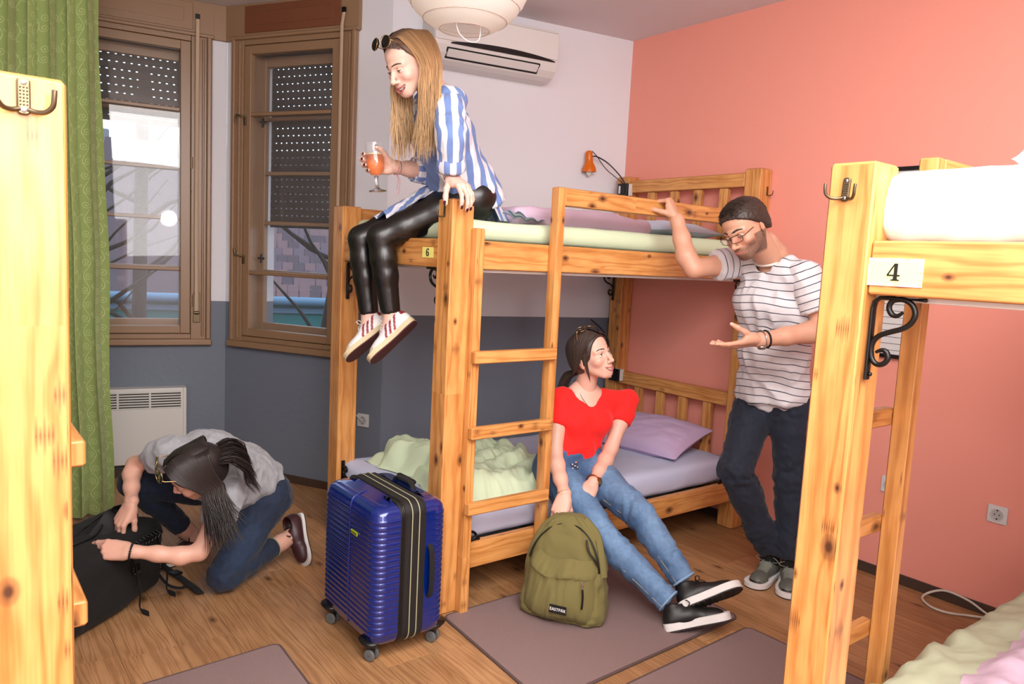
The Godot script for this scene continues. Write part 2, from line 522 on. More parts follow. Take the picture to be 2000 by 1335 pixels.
func build_room() -> void:
	# floor: a slab, and laminate planks running along z
	var fl := struct("floor")
	var mb := MB.new(); mb.box(Vector3(-2.4, -0.07, 1.8), Vector3(5.4, 0.12, 7.4), 0.001); put("subfloor", mb, M.dark_skirting, fl)
	var r := RandomNumberGenerator.new(); r.seed = 31
	var x := 0.03; var row := 0
	while x > -4.8:
		var z := -1.75 - r.randf() * 1.1
		while z < 5.3:
			var z0 := maxf(z, -1.75); var z1 := minf(z + 1.285, 5.3)
			if z1 > z0 + 0.05:
				var p := MB.new()
				p.box(Vector3(0, -0.005, 0), Vector3(0.192, 0.010, z1 - z0 - 0.0006), 0.0009, Basis(), 2, Vector2(r.randf() * 2.0, r.randf() * 2.0))
				var o := put("plank", p, M["plank%d" % r.randi_range(0, 2)], fl)
				o.position = Vector3(x - 0.0965, 0, (z0 + z1) * 0.5)
			z += 1.286
		x -= 0.1928; row += 1
	# walls
	mb = MB.new(); mb.box(Vector3(0.06, H * 0.5, 2.5), Vector3(0.12, H + 0.1, 5.6), 0.001)
	put("wall_right", mb, M.coral_paint).set_meta("kind", "structure")
	mb = MB.new(); mb.box(Vector3(-0.006, 0.025, 2.6), Vector3(0.012, 0.05, 5.2), 0.003)
	put("baseboard_right", mb, M.dark_skirting).set_meta("kind", "structure")
	two_tone("wall_back", P1, P0, 0.14, 0.0, 0.12)
	two_tone("wall_alcove", P4, P3, 0.30, 0.1, 0.1)
	two_tone("wall_left_return", P5, P4, 0.14, 0.1, 0.0)
	mb = MB.new(); mb.box(Vector3(-4.82, H * 0.5, 2.1), Vector3(0.12, H + 0.1, 6.4), 0.001)
	put("wall_left", mb, M.white_paint).set_meta("kind", "structure")
	mb = MB.new(); mb.box(Vector3(-2.4, H * 0.5, 5.26), Vector3(5.0, H + 0.1, 0.12), 0.001)
	put("wall_front", mb, M.white_paint).set_meta("kind", "structure")
	mb = MB.new(); mb.box(Vector3(-2.4, H + 0.06, 1.8), Vector3(5.2, 0.12, 7.4), 0.001)
	put("ceiling", mb, M.ceiling_paint).set_meta("kind", "structure")

# ---------------------------------------------------------------- the two old double windows
func window_wall(called: String, a: Vector3, b: Vector3, c0: float) -> void:
	var t := frame_of(a, b); var ln := (b - a).length(); var d := 0.30
	var o0 := c0 + 0.066; var o1 := c0 + 0.82
	var w := struct(called)
	var lo := MB.new()
	slab(lo, t, 0, ln, -0.05, 0.90, -d, 0); slab(lo, t, 0, o0, 0.90, DADO, -d, 0); slab(lo, t, o1, ln, 0.90, DADO, -d, 0)
	put("grey_dado", lo, M.grey_paint, w)
	var hi := MB.new()
	slab(hi, t, 0, o0, DADO, H + 0.05, -d, 0); slab(hi, t, o1, ln, DADO, H + 0.05, -d, 0); slab(hi, t, o0, o1, 2.75, H + 0.05, -d, 0)
	put("white_upper", hi, M.white_paint, w)
	var sk := MB.new(); slab(sk, t, 0.0, ln, 0.0, 0.05, 0.0, 0.012, 0.003); put("skirting_board", sk, M.dark_skirting, w)

func old_window(idx: int, t: Transform3D, c0: float, panel: Material, shut_to: float) -> void:
	var w := struct("window_%d" % idx)
	var c1 := c0 + 0.92; var s0 := c0 + 0.078; var s1 := c0 + 0.807; var g0 := c0 + 0.133; var g1 := c0 + 0.745
	var G: Material = M.brown_gloss
	var mb := MB.new()   # casing: boards and a raised outer bead
	slab(mb, t, c0, s0, 0.88, 2.775, 0, 0.022, 0.004); slab(mb, t, s1, c1, 0.88, 2.775, 0, 0.022, 0.004)
	slab(mb, t, s0, s1, 0.885, 0.915, 0, 0.02, 0.003); slab(mb, t, s0, s1, 2.738, 2.775, 0, 0.02, 0.003)
	slab(mb, t, c0 - 0.008, c0 + 0.024, 0.88, 2.775, 0, 0.042, 0.010); slab(mb, t, c1 - 0.024, c1 + 0.008, 0.88, 2.775, 0, 0.042, 0.010)
	slab(mb, t, c0 + 0.045, c0 + 0.060, 0.90, 2.76, 0.01, 0.031, 0.005); slab(mb, t, c1 - 0.050, c1 - 0.036, 0.90, 2.76, 0.01, 0.031, 0.005)
	put("casing", mb, G, w)
	mb = MB.new(); slab(mb, t, c0 - 0.015, c1 + 0.012, 0.845, 0.885, -0.01, 0.052, 0.006); put("sill", mb, G, w)
	mb = MB.new(); slab(mb, t, c0 - 0.02, c1 + 0.02, 2.775, H, -0.01, 0.030, 0.003)
	slab(mb, t, c0 - 0.02, c1 + 0.02, 2.768, 2.790, 0, 0.040, 0.006); put("header_board", mb, G, w)
	mb = MB.new()
	slab(mb, t, c0 + 0.098, c0 + 0.815, 2.803, 2.965, 0.02, 0.036, 0.003)
	put("header_panel", mb, panel, w)
	mb = MB.new(); slab(mb, t, c0 + 0.155, c0 + 0.765, 2.845, 2.925, 0.03, 0.0385, 0.003); put("raised_field", mb, panel, w)
	mb = MB.new()   # boxed reveal between the two sashes
	slab(mb, t, s0 - 0.01, s0 + 0.02, 0.90, 2.745, -0.20, -0.0, 0.002); slab(mb, t, s1 - 0.02, s1 + 0.01, 0.90, 2.745, -0.20, -0.0, 0.002)
	slab(mb, t, s0, s1, 2.72, 2.748, -0.20, -0.0, 0.002); slab(mb, t, s0, s1, 0.90, 0.935, -0.20, -0.0, 0.002)
	put("reveal", mb, G, w)
	for deep in 2:
		var z0 := -0.028 if deep == 0 else -0.165
		var z1 := z0 + 0.042
		var yb := 0.917 if deep == 0 else 0.94; var yt := 2.738 if deep == 0 else 2.70
		var gb := 0.968 if deep == 0 else 1.0; var gt := 2.682 if deep == 0 else 2.635
		var bars: Array = [1.330, 2.318] if deep == 0 else [1.335, 1.652, 1.970, 2.312]
		var q0 := s0 if deep == 0 else s0 + 0.008; var q1 := s1 if deep == 0 else s1 - 0.008
		mb = MB.new()
		slab(mb, t, q0, g0, yb, yt, z0, z1, 0.006); slab(mb, t, g1, q1, yb, yt, z0, z1, 0.006)
		slab(mb, t, g0 - 0.004, g1 + 0.004, yb, gb, z0, z1 - 0.001, 0.006); slab(mb, t, g0 - 0.004, g1 + 0.004, gt, yt, z0, z1 - 0.001, 0.006)
		var sash := put("sash" if deep == 0 else "outer_sash", mb, G, w)
		var last := gb
		for bar in bars + [gt]:
			if bar != gt:
				mb = MB.new(); slab(mb, t, g0, g1, bar - 0.0125, bar + 0.0125, z0 + 0.004, z1 + 0.003, 0.006); put("glazing_bar", mb, G, sash)
			mb = MB.new(); mb.tr = t
			var zz := z0 + 0.016
			mb.face([Vector3(g0 - 0.005, last, zz), Vector3(g1 + 0.005, last, zz), Vector3(g1 + 0.005, bar, zz), Vector3(g0 - 0.005, bar, zz)])
			put("pane", mb, M.glass_pane, sash)
			last = bar
	# latches and hinges
	for y in [1.43, 2.30]:
		mb = MB.new(); mb.tr = t
		if idx == 2:
			mb.box(Vector3(s0 + 0.018, y - 0.02, 0.020), Vector3(0.016, 0.055, 0.012), 0.003)
			mb.tube([Vector3(s0 + 0.018, y, 0.024), Vector3(s0 + 0.005, y + 0.006, 0.045), Vector3(s0 - 0.022, y + 0.012, 0.052), Vector3(s0 - 0.028, y + (0.05 if y < 2.0 else -0.03), 0.056)], [0.006, 0.006, 0.007, 0.006], 6)
			put("latch", mb, M.bronze, w)
			mb = MB.new(); mb.tr = t
			mb.box(Vector3(s0 + 0.040, y - 0.01, -0.118), Vector3(0.013, 0.060, 0.014), 0.003); mb.box(Vector3(s0 + 0.048, y - 0.008, -0.108), Vector3(0.055, 0.013, 0.012), 0.003)
			put("latch", mb, M.iron, w)
		else:
			mb.tube([Vector3(s1 + 0.004, y - 0.30 - 0.035, 0.024), Vector3(s1 + 0.004, y - 0.30 + 0.035, 0.024)], 0.0075, 8)
			mb.tube([Vector3(s1 + 0.004, y - 0.48 - 0.001, 0.0), Vector3(s1 + 0.004, y - 0.48 + 0.001, 0.024)], 0.004, 6)
			put("hinge", mb, G, w)
	# roller strap and winder
	mb = MB.new(); mb.tr = t
	var sx := c0 + 0.842
	mb.tube([Vector3(sx, 2.872, 0.040), Vector3(sx - 0.001, 2.80, 0.056), Vector3(sx - 0.003, 2.2, 0.052), Vector3(sx - 0.005, 1.6, 0.05), Vector3(sx - 0.002, 1.13, 0.045), Vector3(sx - 0.002, 1.06, 0.034)], 0.0115, 8, true, 0.22, Vector3(0, 0.02, 1).normalized())
	var strap := put("shutter_strap", mb, M.strap_cloth, w)
	mb = MB.new(); mb.tr = t
	mb.box(Vector3(sx, 1.085, 0.026), Vector3(0.042, 0.19, 0.010), 0.003)
	mb.tube([Vector3(sx - 0.014, 1.055, 0.040), Vector3(sx + 0.014, 1.055, 0.040)], 0.011, 10)
	put("strap_winder", mb, M.bronze, strap)
	mb = MB.new(); mb.tr = t
	mb.box(Vector3(sx, 2.885, 0.040), Vector3(0.026, 0.03, 0.012), 0.002); put("strap_guide", mb, M.iron, strap)
	# roller shutter: slats joined by perforated strips whose holes let the daylight in
	var sh := thing("roller_shutter", ["", "dark perforated roller shutter pulled just below the top of the window by the curtain", "dark perforated roller shutter lowered past halfway behind the window by the bunk bed"][idx], "shutter", Vector3.ZERO)
	var y := 2.74; var zs := -0.235
	while y > shut_to:
		mb = MB.new()
		slab(mb, t, s0 + 0.01, s1 - 0.01, y - 0.040, y, zs - 0.006, zs + 0.006, 0.004)
		var k := 0; var xx := s0 + 0.01
		var off := 0.018 * fposmod(y * 37.0, 1.0)
		while xx < s1 - 0.015:
			slab(mb, t, xx, minf(xx + 0.030 + (off if k == 0 else 0.0), s1 - 0.01), y - 0.0475, y - 0.039, zs - 0.002, zs + 0.002, 0.0005)
			xx += 0.042 + (off if k == 0 else 0.0); k += 1
		put("slat", mb, M.shutter, sh)
		y -= 0.047
	mb = MB.new(); slab(mb, t, s0 + 0.01, s1 - 0.01, y - 0.03, y + 0.004, zs - 0.008, zs + 0.008, 0.004); put("bottom_rail", mb, M.shutter, sh)

func build_windows() -> void:
	var t2 := frame_of(P2, P1); var t1 := frame_of(P3, P2)
	window_wall("wall_window_right", P2, P1, 0.07)
	window_wall("wall_window_left", P3, P2, 0.10)
	old_window(2, t2, 0.07, M.red_brown, 1.66)
	old_window(1, t1, 0.10, M.brown_gloss, 2.30)
	# the boarded strip over the pier between them
	var mb := MB.new()
	slab(mb, t1, 1.02, 1.12, 2.768, H, -0.01, 0.028, 0.003)
	slab(mb, t2, 0.0, 0.055, 2.768, H, -0.01, 0.028, 0.003)
	put("trim_1", mb, M.brown_gloss).set_meta("kind", "structure")

# ---------------------------------------------------------------- outdoors
func build_outside() -> void:
	mat("roof_tile", Color(0.40, 0.33, 0.36), 0.8); mat("roof_tile_b", Color(0.33, 0.27, 0.29), 0.8); mat("roof_tile_c", Color(0.47, 0.36, 0.36), 0.8)
	mat("teal_wall", Color(0.10, 0.46, 0.46), 0.7); mat("gutter", Color(0.38, 0.52, 0.62), 0.4)
	mat("bark", Color(0.12, 0.10, 0.09), 0.9); mat("ground", Color(0.22, 0.20, 0.17), 0.95); mat("far_wall", Color(0.55, 0.55, 0.56), 0.85)
	mat("ivy", Color(0.06, 0.10, 0.08), 0.8)
	var mb := MB.new(); mb.box(Vector3(-2, -3.0, -14), Vector3(40, 0.2, 22), 0.01)
	put("ground", mb, M.ground).set_meta("kind", "structure")
	# the neighbour's house: teal wall, gutter, roof of scalloped tiles
	var az := deg_to_rad(20.6); var f := Vector3(sin(az), 0, -cos(az)); var rt := Vector3(cos(az), 0, sin(az))
	var org := Vector3(-3.749, 0, 3.653) + f * 12.6
	var house := thing("neighbour_house", "teal house with a scalloped tile roof seen through the right window", "house", Vector3.ZERO)
	var t := Transform3D(Basis(rt, Vector3.UP, -f), org)
	mb = MB.new(); slab(mb, t, -3.0, 2.4, -2.9, 0.62, -0.3, 0.0, 0.01); put("wall", mb, M.teal_wall, house)
	mb = MB.new(); mb.tr = t
	mb.tube([Vector3(-3.0, 0.66, 0.16), Vector3(2.4, 0.66, 0.16)], 0.075, 10); mb.box(Vector3(-0.3, 0.50, 0.03), Vector3(5.4, 0.09, 0.06), 0.01)
	put("gutter", mb, M.gutter, house)
	mb = MB.new(); mb.tr = t
	mb.face([Vector3(-3.0, 0.66, 0.1), Vector3(2.4, 0.66, 0.1), Vector3(2.4, 3.3, -2.5), Vector3(-3.0, 3.3, -2.5)])
	var roof := put("roof", mb, M.roof_tile_b, house)
	var tile := MB.new()
	var poly := PackedVector2Array([Vector2(0.084, 0.26), Vector2(-0.084, 0.26), Vector2(-0.084, 0.03)])
	for k in range(1, 6): poly.append(Vector2(-0.084 * cos(PI * k / 6), 0.03 - 0.06 * sin(PI * k / 6)))
	poly.append(Vector2(0.084, 0.03))
	tile.prism(poly, 0.018)
	var tm := tile.mesh()
	var r := RandomNumberGenerator.new(); r.seed = 5
	for row in 16:
		for k in 12:
			var u := (k - 8 + 0.5 * (row % 2)) * 0.176 + 0.55; var s := row * 0.165
			var sl := Vector3(0, 0.7124, -0.7017)
			var tt := t * Transform3D(Basis(Vector3.RIGHT, sl, Vector3.RIGHT.cross(sl)), Vector3(u, 0.70, 0.13) + sl * s) * Transform3D(Basis(Vector3.RIGHT, 0.07), Vector3(r.randf_range(-0.004, 0.004), 0, 0.012))
			put_mesh("roof_tile", tm, M[["roof_tile", "roof_tile_b", "roof_tile_c"][r.randi_range(0, 2)]], roof, tt)
	# pale house and trees beyond the left window
	var h2 := thing("pale_house", "pale grey rendered house standing behind the bare trees outside the left window", "house", Vector3.ZERO)
	mb = MB.new(); mb.box(Vector3(-3.6, 0.3, -13.5), Vector3(5.0, 6.4, 3.0), 0.02); put("wall", mb, M.far_wall, h2)
	mb = MB.new(); mb.box(Vector3(-3.6, 1.35, -11.95), Vector3(5.2, 0.22, 0.3), 0.02); put("ledge", mb, M.gutter, h2)
	var lab := ["bare tree leaning left outside the left window, thickest of its trunks", "bare forked tree outside the left window beside the window frame", "slim bare tree standing between the thick tree and the forked one", "leaning bare tree crossing in front of the tiled roof"]
	var spots := [Vector3(-2.75, -2.9, -5.2), Vector3(-1.95, -2.9, -5.6), Vector3(-2.45, -2.9, -6.4), Vector3(-0.62, -2.9, -4.2)]
	for k in 4:
		var tr := thing("bare_tree", lab[k], "tree", spots[k], "bare trees outside")
		var rad: float = [0.15, 0.09, 0.07, 0.085][k]; var lean: float = [-0.25, 0.05, 0.1, 0.55][k]
		mb = MB.new()
		mb.tube(spline([Vector3.ZERO, Vector3(lean * 0.2, 1.8, 0), Vector3(lean * 0.6, 3.6, 0.1), Vector3(lean * 1.3, 6.2, 0.2)], 4), [rad * 1.2, rad * 1.15, rad * 1.1, rad * 1.05, rad, rad * 0.97, rad * 0.94, rad * 0.9, rad * 0.85, rad * 0.8, rad * 0.75, rad * 0.7, rad * 0.5], 9)
		put("trunk", mb, M.bark, tr)
		for j in 9:
			mb = MB.new()
			var y0 := r.randf_range(2.9, 5.2); var a := r.randf_range(-0.9, 0.9) + (PI if j % 2 else 0.0)
			var p := Vector3(lean * 0.18 * y0, y0, 0.08); var pts := [p]; var rr := []
			for q in 5:
				rr.append(rad * 0.32 * (1.0 - q * 0.18))
				p += Vector3(cos(a) * 0.26 + r.randf_range(-0.06, 0.06), r.randf_range(0.10, 0.30), sin(a) * 0.2); pts.append(p)
			rr.append(0.004)
			mb.tube(pts, rr, 5)
			put("branch", mb, M.bark, tr)
	var hd := thing("evergreen_hedge", "dark evergreen hedge outside the left window beside the curtain", "hedge", Vector3(-3.75, -2.9, -6.6))
	mb = MB.new()
	for k in 420:
		var q := Vector3(r.randf_range(-0.75, 0.45), r.randf_range(0.5, 6.4), r.randf_range(-0.4, 0.4))
		mb.ball(q, Vector3(0.16, 0.05, 0.10) * r.randf_range(0.7, 1.5), Basis.from_euler(Vector3(r.randf_range(-1, 1), r.randf() * 6, r.randf_range(-1, 1))), 5, 3)
	put("foliage", mb, M.ivy, hd).set_meta("kind", "stuff")
	mb = MB.new(); mb.tube([Vector3(-0.1, 0, 0), Vector3(-0.1, 5.5, 0)], 0.12, 8); put("trunk", mb, M.bark, hd)

# ---------------------------------------------------------------- bunk beds
# local axes: x from the foot (0) to the headboard (2.12), z from the wall side (0) to the ladder side (1.106)
const BL := 2.12
const BW := 1.106
const PT := 0.107
var bed_flip := false
var bed_r := RandomNumberGenerator.new()

func fz(z: float) -> float: return BW - z if bed_flip else z

func beam(o: Node3D, called: String, x0: float, x1: float, y0: float, y1: float, z0: float, z1: float, lng: int, b := 0.006, m: Material = null) -> MeshInstance3D:
	var za := minf(fz(z0), fz(z1)); var zb := maxf(fz(z0), fz(z1))
	var mb := MB.new()
	var s := Vector3(x1 - x0, y1 - y0, zb - za)
	mb.box(Vector3.ZERO, s, b, Basis(), lng, Vector2(bed_r.randf() * 1.6, bed_r.randf() * 0.42))
	var p := put(called, mb, m if m else M.pine, o)
	p.position = Vector3((x0 + x1) * 0.5, (y0 + y1) * 0.5, (za + zb) * 0.5)
	return p

# a wrought iron bracket: corner at `at`, arm along `along`, leg along `down`
func bracket(o: Node3D, at: Vector3, along: Vector3, down: Vector3) -> void:
	var mb := MB.new()
	var sd := along.cross(down).normalized()
	var P := func(a: float, d: float) -> Vector3: return at + along * a + down * d
	mb.tube([P.call(0.008, 0.19), P.call(0.008, 0.03), P.call(0.011, 0.014), P.call(0.022, 0.006), P.call(0.05, 0.005), P.call(0.118, 0.005)], 0.0105, 8, true, 0.45, along)
	var c := []
	for q in [[.073, .034], [.061, .043], [.049, .040], [.042, .026], [.047, .012], [.060, .007], [.076, .008], [.092, .018], [.099, .037], [.091, .057], [.074, .070], [.050, .079], [.026, .090], [.014, .106], [.012, .126], [.017, .145], [.029, .154], [.043, .150], [.051, .137], [.046, .124], [.035, .121], [.023, .127]]:
		c.append(P.call(q[0], q[1]))
	c = spline(c, 3)
	var rr := []
	for i in c.size(): rr.append(0.0062 * minf(1.0, 0.55 + 0.08 * minf(i, c.size() - 1 - i)))
	mb.tube(c, rr, 7)
	for d in [0.178, 0.10]: mb.ball(P.call(0.015, d), Vector3(0.005, 0.005, 0.005), Basis(), 7, 5)
	put("scroll_bracket", mb, M.iron, o)

# coat hook with two arms on a studded plate; y up, z out of the wood
func double_hook(o: Node3D, t: Transform3D) -> void:
	var mb := MB.new(); mb.tr = t
	mb.prism(rrect(0.017, 0.052, 0.006), 0.006, Transform3D(Basis(), Vector3(0, 0, 0)), 0.002)
	for r in 6:
		for k in 3: mb.ball(Vector3((k - 1) * 0.0042, -0.012 + r * 0.0048, 0.0062), Vector3(0.0014, 0.0014, 0.0014), Basis(), 5, 4)
	for s in [-1, 1]:
		mb.tube(spline([Vector3(s * 0.005, -0.018, 0.004), Vector3(s * 0.016, -0.021, 0.010), Vector3(s * 0.026, -0.020, 0.020), Vector3(s * 0.033, -0.012, 0.028), Vector3(s * 0.0345, 0.001, 0.031), Vector3(s * 0.035, 0.010, 0.031)], 4), 0.0036, 8)
	var h := put("coat_hook", mb, M.bronze, o)
	mb = MB.new(); mb.tr = t
	for y in [-0.019, 0.019]: mb.lathe([Vector2(0.0042, 0), Vector2(0.004, 0.0012), Vector2(0.0005, 0.0016)], 10, Transform3D(Basis(Vector3.RIGHT, PI / 2), Vector3(0, y, 0.006)))
	put("screw", mb, M.chrome, h)

func single_hook(o: Node3D, t: Transform3D) -> void:
	var mb := MB.new(); mb.tr = t
	mb.prism(rrect(0.012, 0.05, 0.004), 0.004, Transform3D(), 0.001)
	mb.tube(spline([Vector3(0, -0.018, 0.003), Vector3(0, -0.024, 0.012), Vector3(0, -0.024, 0.026), Vector3(0, -0.016, 0.036), Vector3(0, 0.002, 0.038)], 4), 0.003, 7)
	put("coat_hook", mb, M.bronze, o)

func bunk(label: String, at: Vector3, turn: float, flip: bool, lx := 0.092, front := 0.0) -> Node3D:
	bed_flip = flip
	var o := thing("bunk_bed", label, "bunk bed", at, "pine bunk beds of the dormitory")
	o.rotation.y = turn
	# posts: foot pair 1.72 m, head pair 2.07 m
	for q in [[0.0, BW - PT, 1.722], [0.0, 0.0, 1.72], [BL - PT, BW - PT, 2.067], [BL - PT, 0.0, 2.075]]:
		beam(o, "post", q[0], q[0] + PT, 0.0, q[2], q[1], q[1] + PT, 1, 0.007)
	var a := PT; var b := BL - PT
	for lv in [[1.447, 1.566], [0.168, 0.282]]:
		beam(o, "side_rail", a, b, lv[0], lv[1], BW - 0.050, BW - 0.010, 0)
		beam(o, "side_rail", a, b, lv[0], lv[1], 0.012, 0.05, 0)
		beam(o, "foot_rail", 0.012, 0.052, lv[0], lv[1], PT, BW - PT, 2)
		beam(o, "head_rail", BL - 0.06, BL - 0.02, lv[0], lv[1], PT, BW - PT, 2)
		beam(o, "bed_base", a - 0.05, b + 0.04, lv[0] - 0.012, lv[0] + 0.004, 0.055, BW - 0.04, 0, 0.002, M.white_plastic)
	# headboards with four slats each
	for lv in [[1.967, 2.047, 1.566], [0.708, 0.790, 0.282]]:
		beam(o, "head_top_rail", BL - 0.105, BL - 0.055, lv[0], lv[1], PT, BW - PT, 2)
		for z in [0.295, 0.482, 0.664, 0.853]:
			beam(o, "head_slat", BL - 0.095, BL - 0.065, lv[2], lv[0], z - 0.03, z + 0.03, 1, 0.004)
	beam(o, "back_guard", a, b, 1.645, 1.716, 0.015, 0.055, 0)
	# ladder and guard rail
	var st := 0.043; var zf := BW + 0.010 + front
	beam(o, "ladder_stile", lx, lx + st, 0.0, 1.612, BW - 0.01, zf + 0.032, 1, 0.005)
	beam(o, "ladder_stile", lx + 0.42, lx + 0.42 + st, 0.0, 1.815, BW - 0.01, zf + 0.032, 1, 0.005)
	for y in [1.121, 0.808, 0.489]:
		beam(o, "ladder_rung", lx - 0.004 + (0.034 if flip else 0.0), lx + 0.436, y - 0.052, y, zf + 0.032, zf + 0.064, 0, 0.006)
	beam(o, "guard_rail", lx + 0.42 + st, b + 0.02, 1.737, 1.815, BW - 0.012, zf + 0.026, 0)
	# iron brackets in the corners
	var X := Vector3.RIGHT; var Y := Vector3.UP; var Z := Vector3(0, 0, -1.0 if flip else 1.0)
	bracket(o, Vector3(0.035, 1.447, fz(BW - PT)), -Z, -Y)
	bracket(o, Vector3(0.035, 1.447, fz(PT)), Z, -Y)
	bracket(o, Vector3(b, 1.447, fz(BW - 0.035)), -X, -Y)
	bracket(o, Vector3(b, 1.447, fz(0.035)), -X, -Y)
	bracket(o, Vector3(0.035, 0.282, fz(PT)), Z, Y * 0.72)
	bracket(o, Vector3(b, 0.282, fz(BW - 0.028)), -X, Y * 0.72)
	bracket(o, Vector3(a, 0.282, fz(BW - 0.028)), X, Y * 0.62)
	return o

func text_mesh(t: String, size: float, font: String, bold := false, depth := 0.0012) -> TextMesh:
	var tm := TextMesh.new(); tm.text = t
	var f := SystemFont.new(); f.font_names = PackedStringArray([font])
	if bold: f.font_weight = 700
	tm.font = f; tm.font_size = 64; tm.pixel_size = size / 64.0; tm.depth = depth
	return tm

func number_sign(o: Node3D, t: Transform3D, w: float, h: float, digit: String, border: bool, size: float) -> void:
	var mb := MB.new(); mb.tr = t
	mb.box(Vector3.ZERO, Vector3(w, h, 0.0015), 0.0004)
	var s := put("number_sign", mb, M.sticker_yellow, o)
	if border:
		var cols := [Color(0.85, 0.55, 0.75), Color(0.95, 0.75, 0.45), Color(0.80, 0.70, 0.85), Color(0.70, 0.85, 0.55), Color(0.93, 0.62, 0.62), Color(0.62, 0.75, 0.85)]
		var r := RandomNumberGenerator.new(); r.seed = 3
		var im := Image.create(48, 28, false, Image.FORMAT_RGB8)
		for y in range(0, 28, 2):
			for x in range(0, 48, 4): im.fill_rect(Rect2i(x, y, 4, 2), cols[r.randi_range(0, 5)].lerp(Color(0.93, 0.80, 0.78), 0.3))
		im.fill_rect(Rect2i(3, 3, 42, 22), Color(0.95, 0.93, 0.62))
		var m := mat("sign_print", Color(1, 1, 1), 0.4); m.albedo_texture = ImageTexture.create_from_image(im)
		mb = MB.new(); mb.tr = t
		mb.face([Vector3(-w / 2, -h / 2, 0.001), Vector3(w / 2, -h / 2, 0.001), Vector3(w / 2, h / 2, 0.001), Vector3(-w / 2, h / 2, 0.001)], [Vector2(0, 1), Vector2(1, 1), Vector2(1, 0), Vector2(0, 0)])
		put("sign_print", mb, m, s)
	put_mesh("digit", text_mesh(digit, size, "Droid Serif", true), M.ink, s, t * Transform3D(Basis(), Vector3(0, 0, 0.0018)))

func build_beds() -> void:
	bed_r.seed = 19
	var six := bunk("pine bunk bed numbered 6 in the corner under the blonde woman", Vector3(-2.122, 0, 0.04), 0.0, false)
	number_sign(six, Transform3D(Basis(Vector3.UP, -PI / 2), Vector3(0.0105, 1.507, 0.915)), 0.088, 0.044, "6", false, 0.045)
	single_hook(six, Transform3D(Basis(Vector3.UP, -PI / 2), Vector3(0, 1.675, 1.052)))
	single_hook(six, Transform3D(Basis(), Vector3(BL - 0.040, 1.945, BW)))
	var four := bunk("pine bunk bed numbered 4 at the right edge with cream bedding on top", Vector3(-2.122, 0.010, 2.712), 0.0, true, 0.098)
	for c in four.get_children():
		if c.name.begins_with("post"): c.scale.y = 1.018
	number_sign(four, Transform3D(Basis(Vector3.UP, -PI / 2), Vector3(0.0105, 1.498, 0.163)), 0.122, 0.060, "4", true, 0.052)
	double_hook(four, Transform3D(Basis(Vector3.UP, -PI / 2), Vector3(0, 1.677, 0.045)) * Transform3D(Basis(Vector3.BACK, -0.05), Vector3.ZERO))
	var five := bunk("pine bunk bed at the left edge, only its nearest post and rung ends showing", Vector3(-4.690, 0, 2.352), PI / 2, false, 0.262, -0.018)
	double_hook(five, Transform3D(Basis(Vector3.UP, -PI / 2), Vector3(0, 1.690, BW - 0.054)))

# ---------------------------------------------------------------- bedding
func mattress(called: String, label: String, at: Vector3, size: Vector3, m: Material, bend = null) -> MeshInstance3D:
	var mb := MB.new(); mb.soft(size, 0.045, 0.035, bend)
	var o := put(called, mb, m); o.position = at
	tag(o, label, "mattress", "bunk mattresses")
	return o

func pillow(called: String, label: String, t: Transform3D, sx: float, sz: float, th: float, m: Material, seed_: int) -> void:
	var n := noise(5.0, seed_, 3); var mb := MB.new()
	for side in [1, -1]:
		mb.sheet(36, 28, func(u: float, v: float) -> Vector3:
			var x := u * 2 - 1; var z := v * 2 - 1
			var e := (1.0 - pow(absf(x), 2.6)) * (1.0 - pow(absf(z), 2.6))
			var y := th * 0.5 * pow(maxf(e, 0.0), 0.55) * (1.0 if side > 0 else 0.75) + 0.012 * n.get_noise_2d(x * 0.35, z * 0.3) * sqrt(maxf(e, 0.0))
			var pin := 1.0 - 0.05 * (1.0 - absf(z)) * x * x
			return Vector3(x * sx * 0.5 * (1.0 - 0.06 * (1.0 - z * z) * x * x), y * side, z * sz * 0.5 * (1.0 - 0.07 * (1.0 - x * x) * z * z)), side > 0)
	var o := put(called, mb, m); o.transform = t
	tag(o, label, "pillow", "pillows on the bunks")

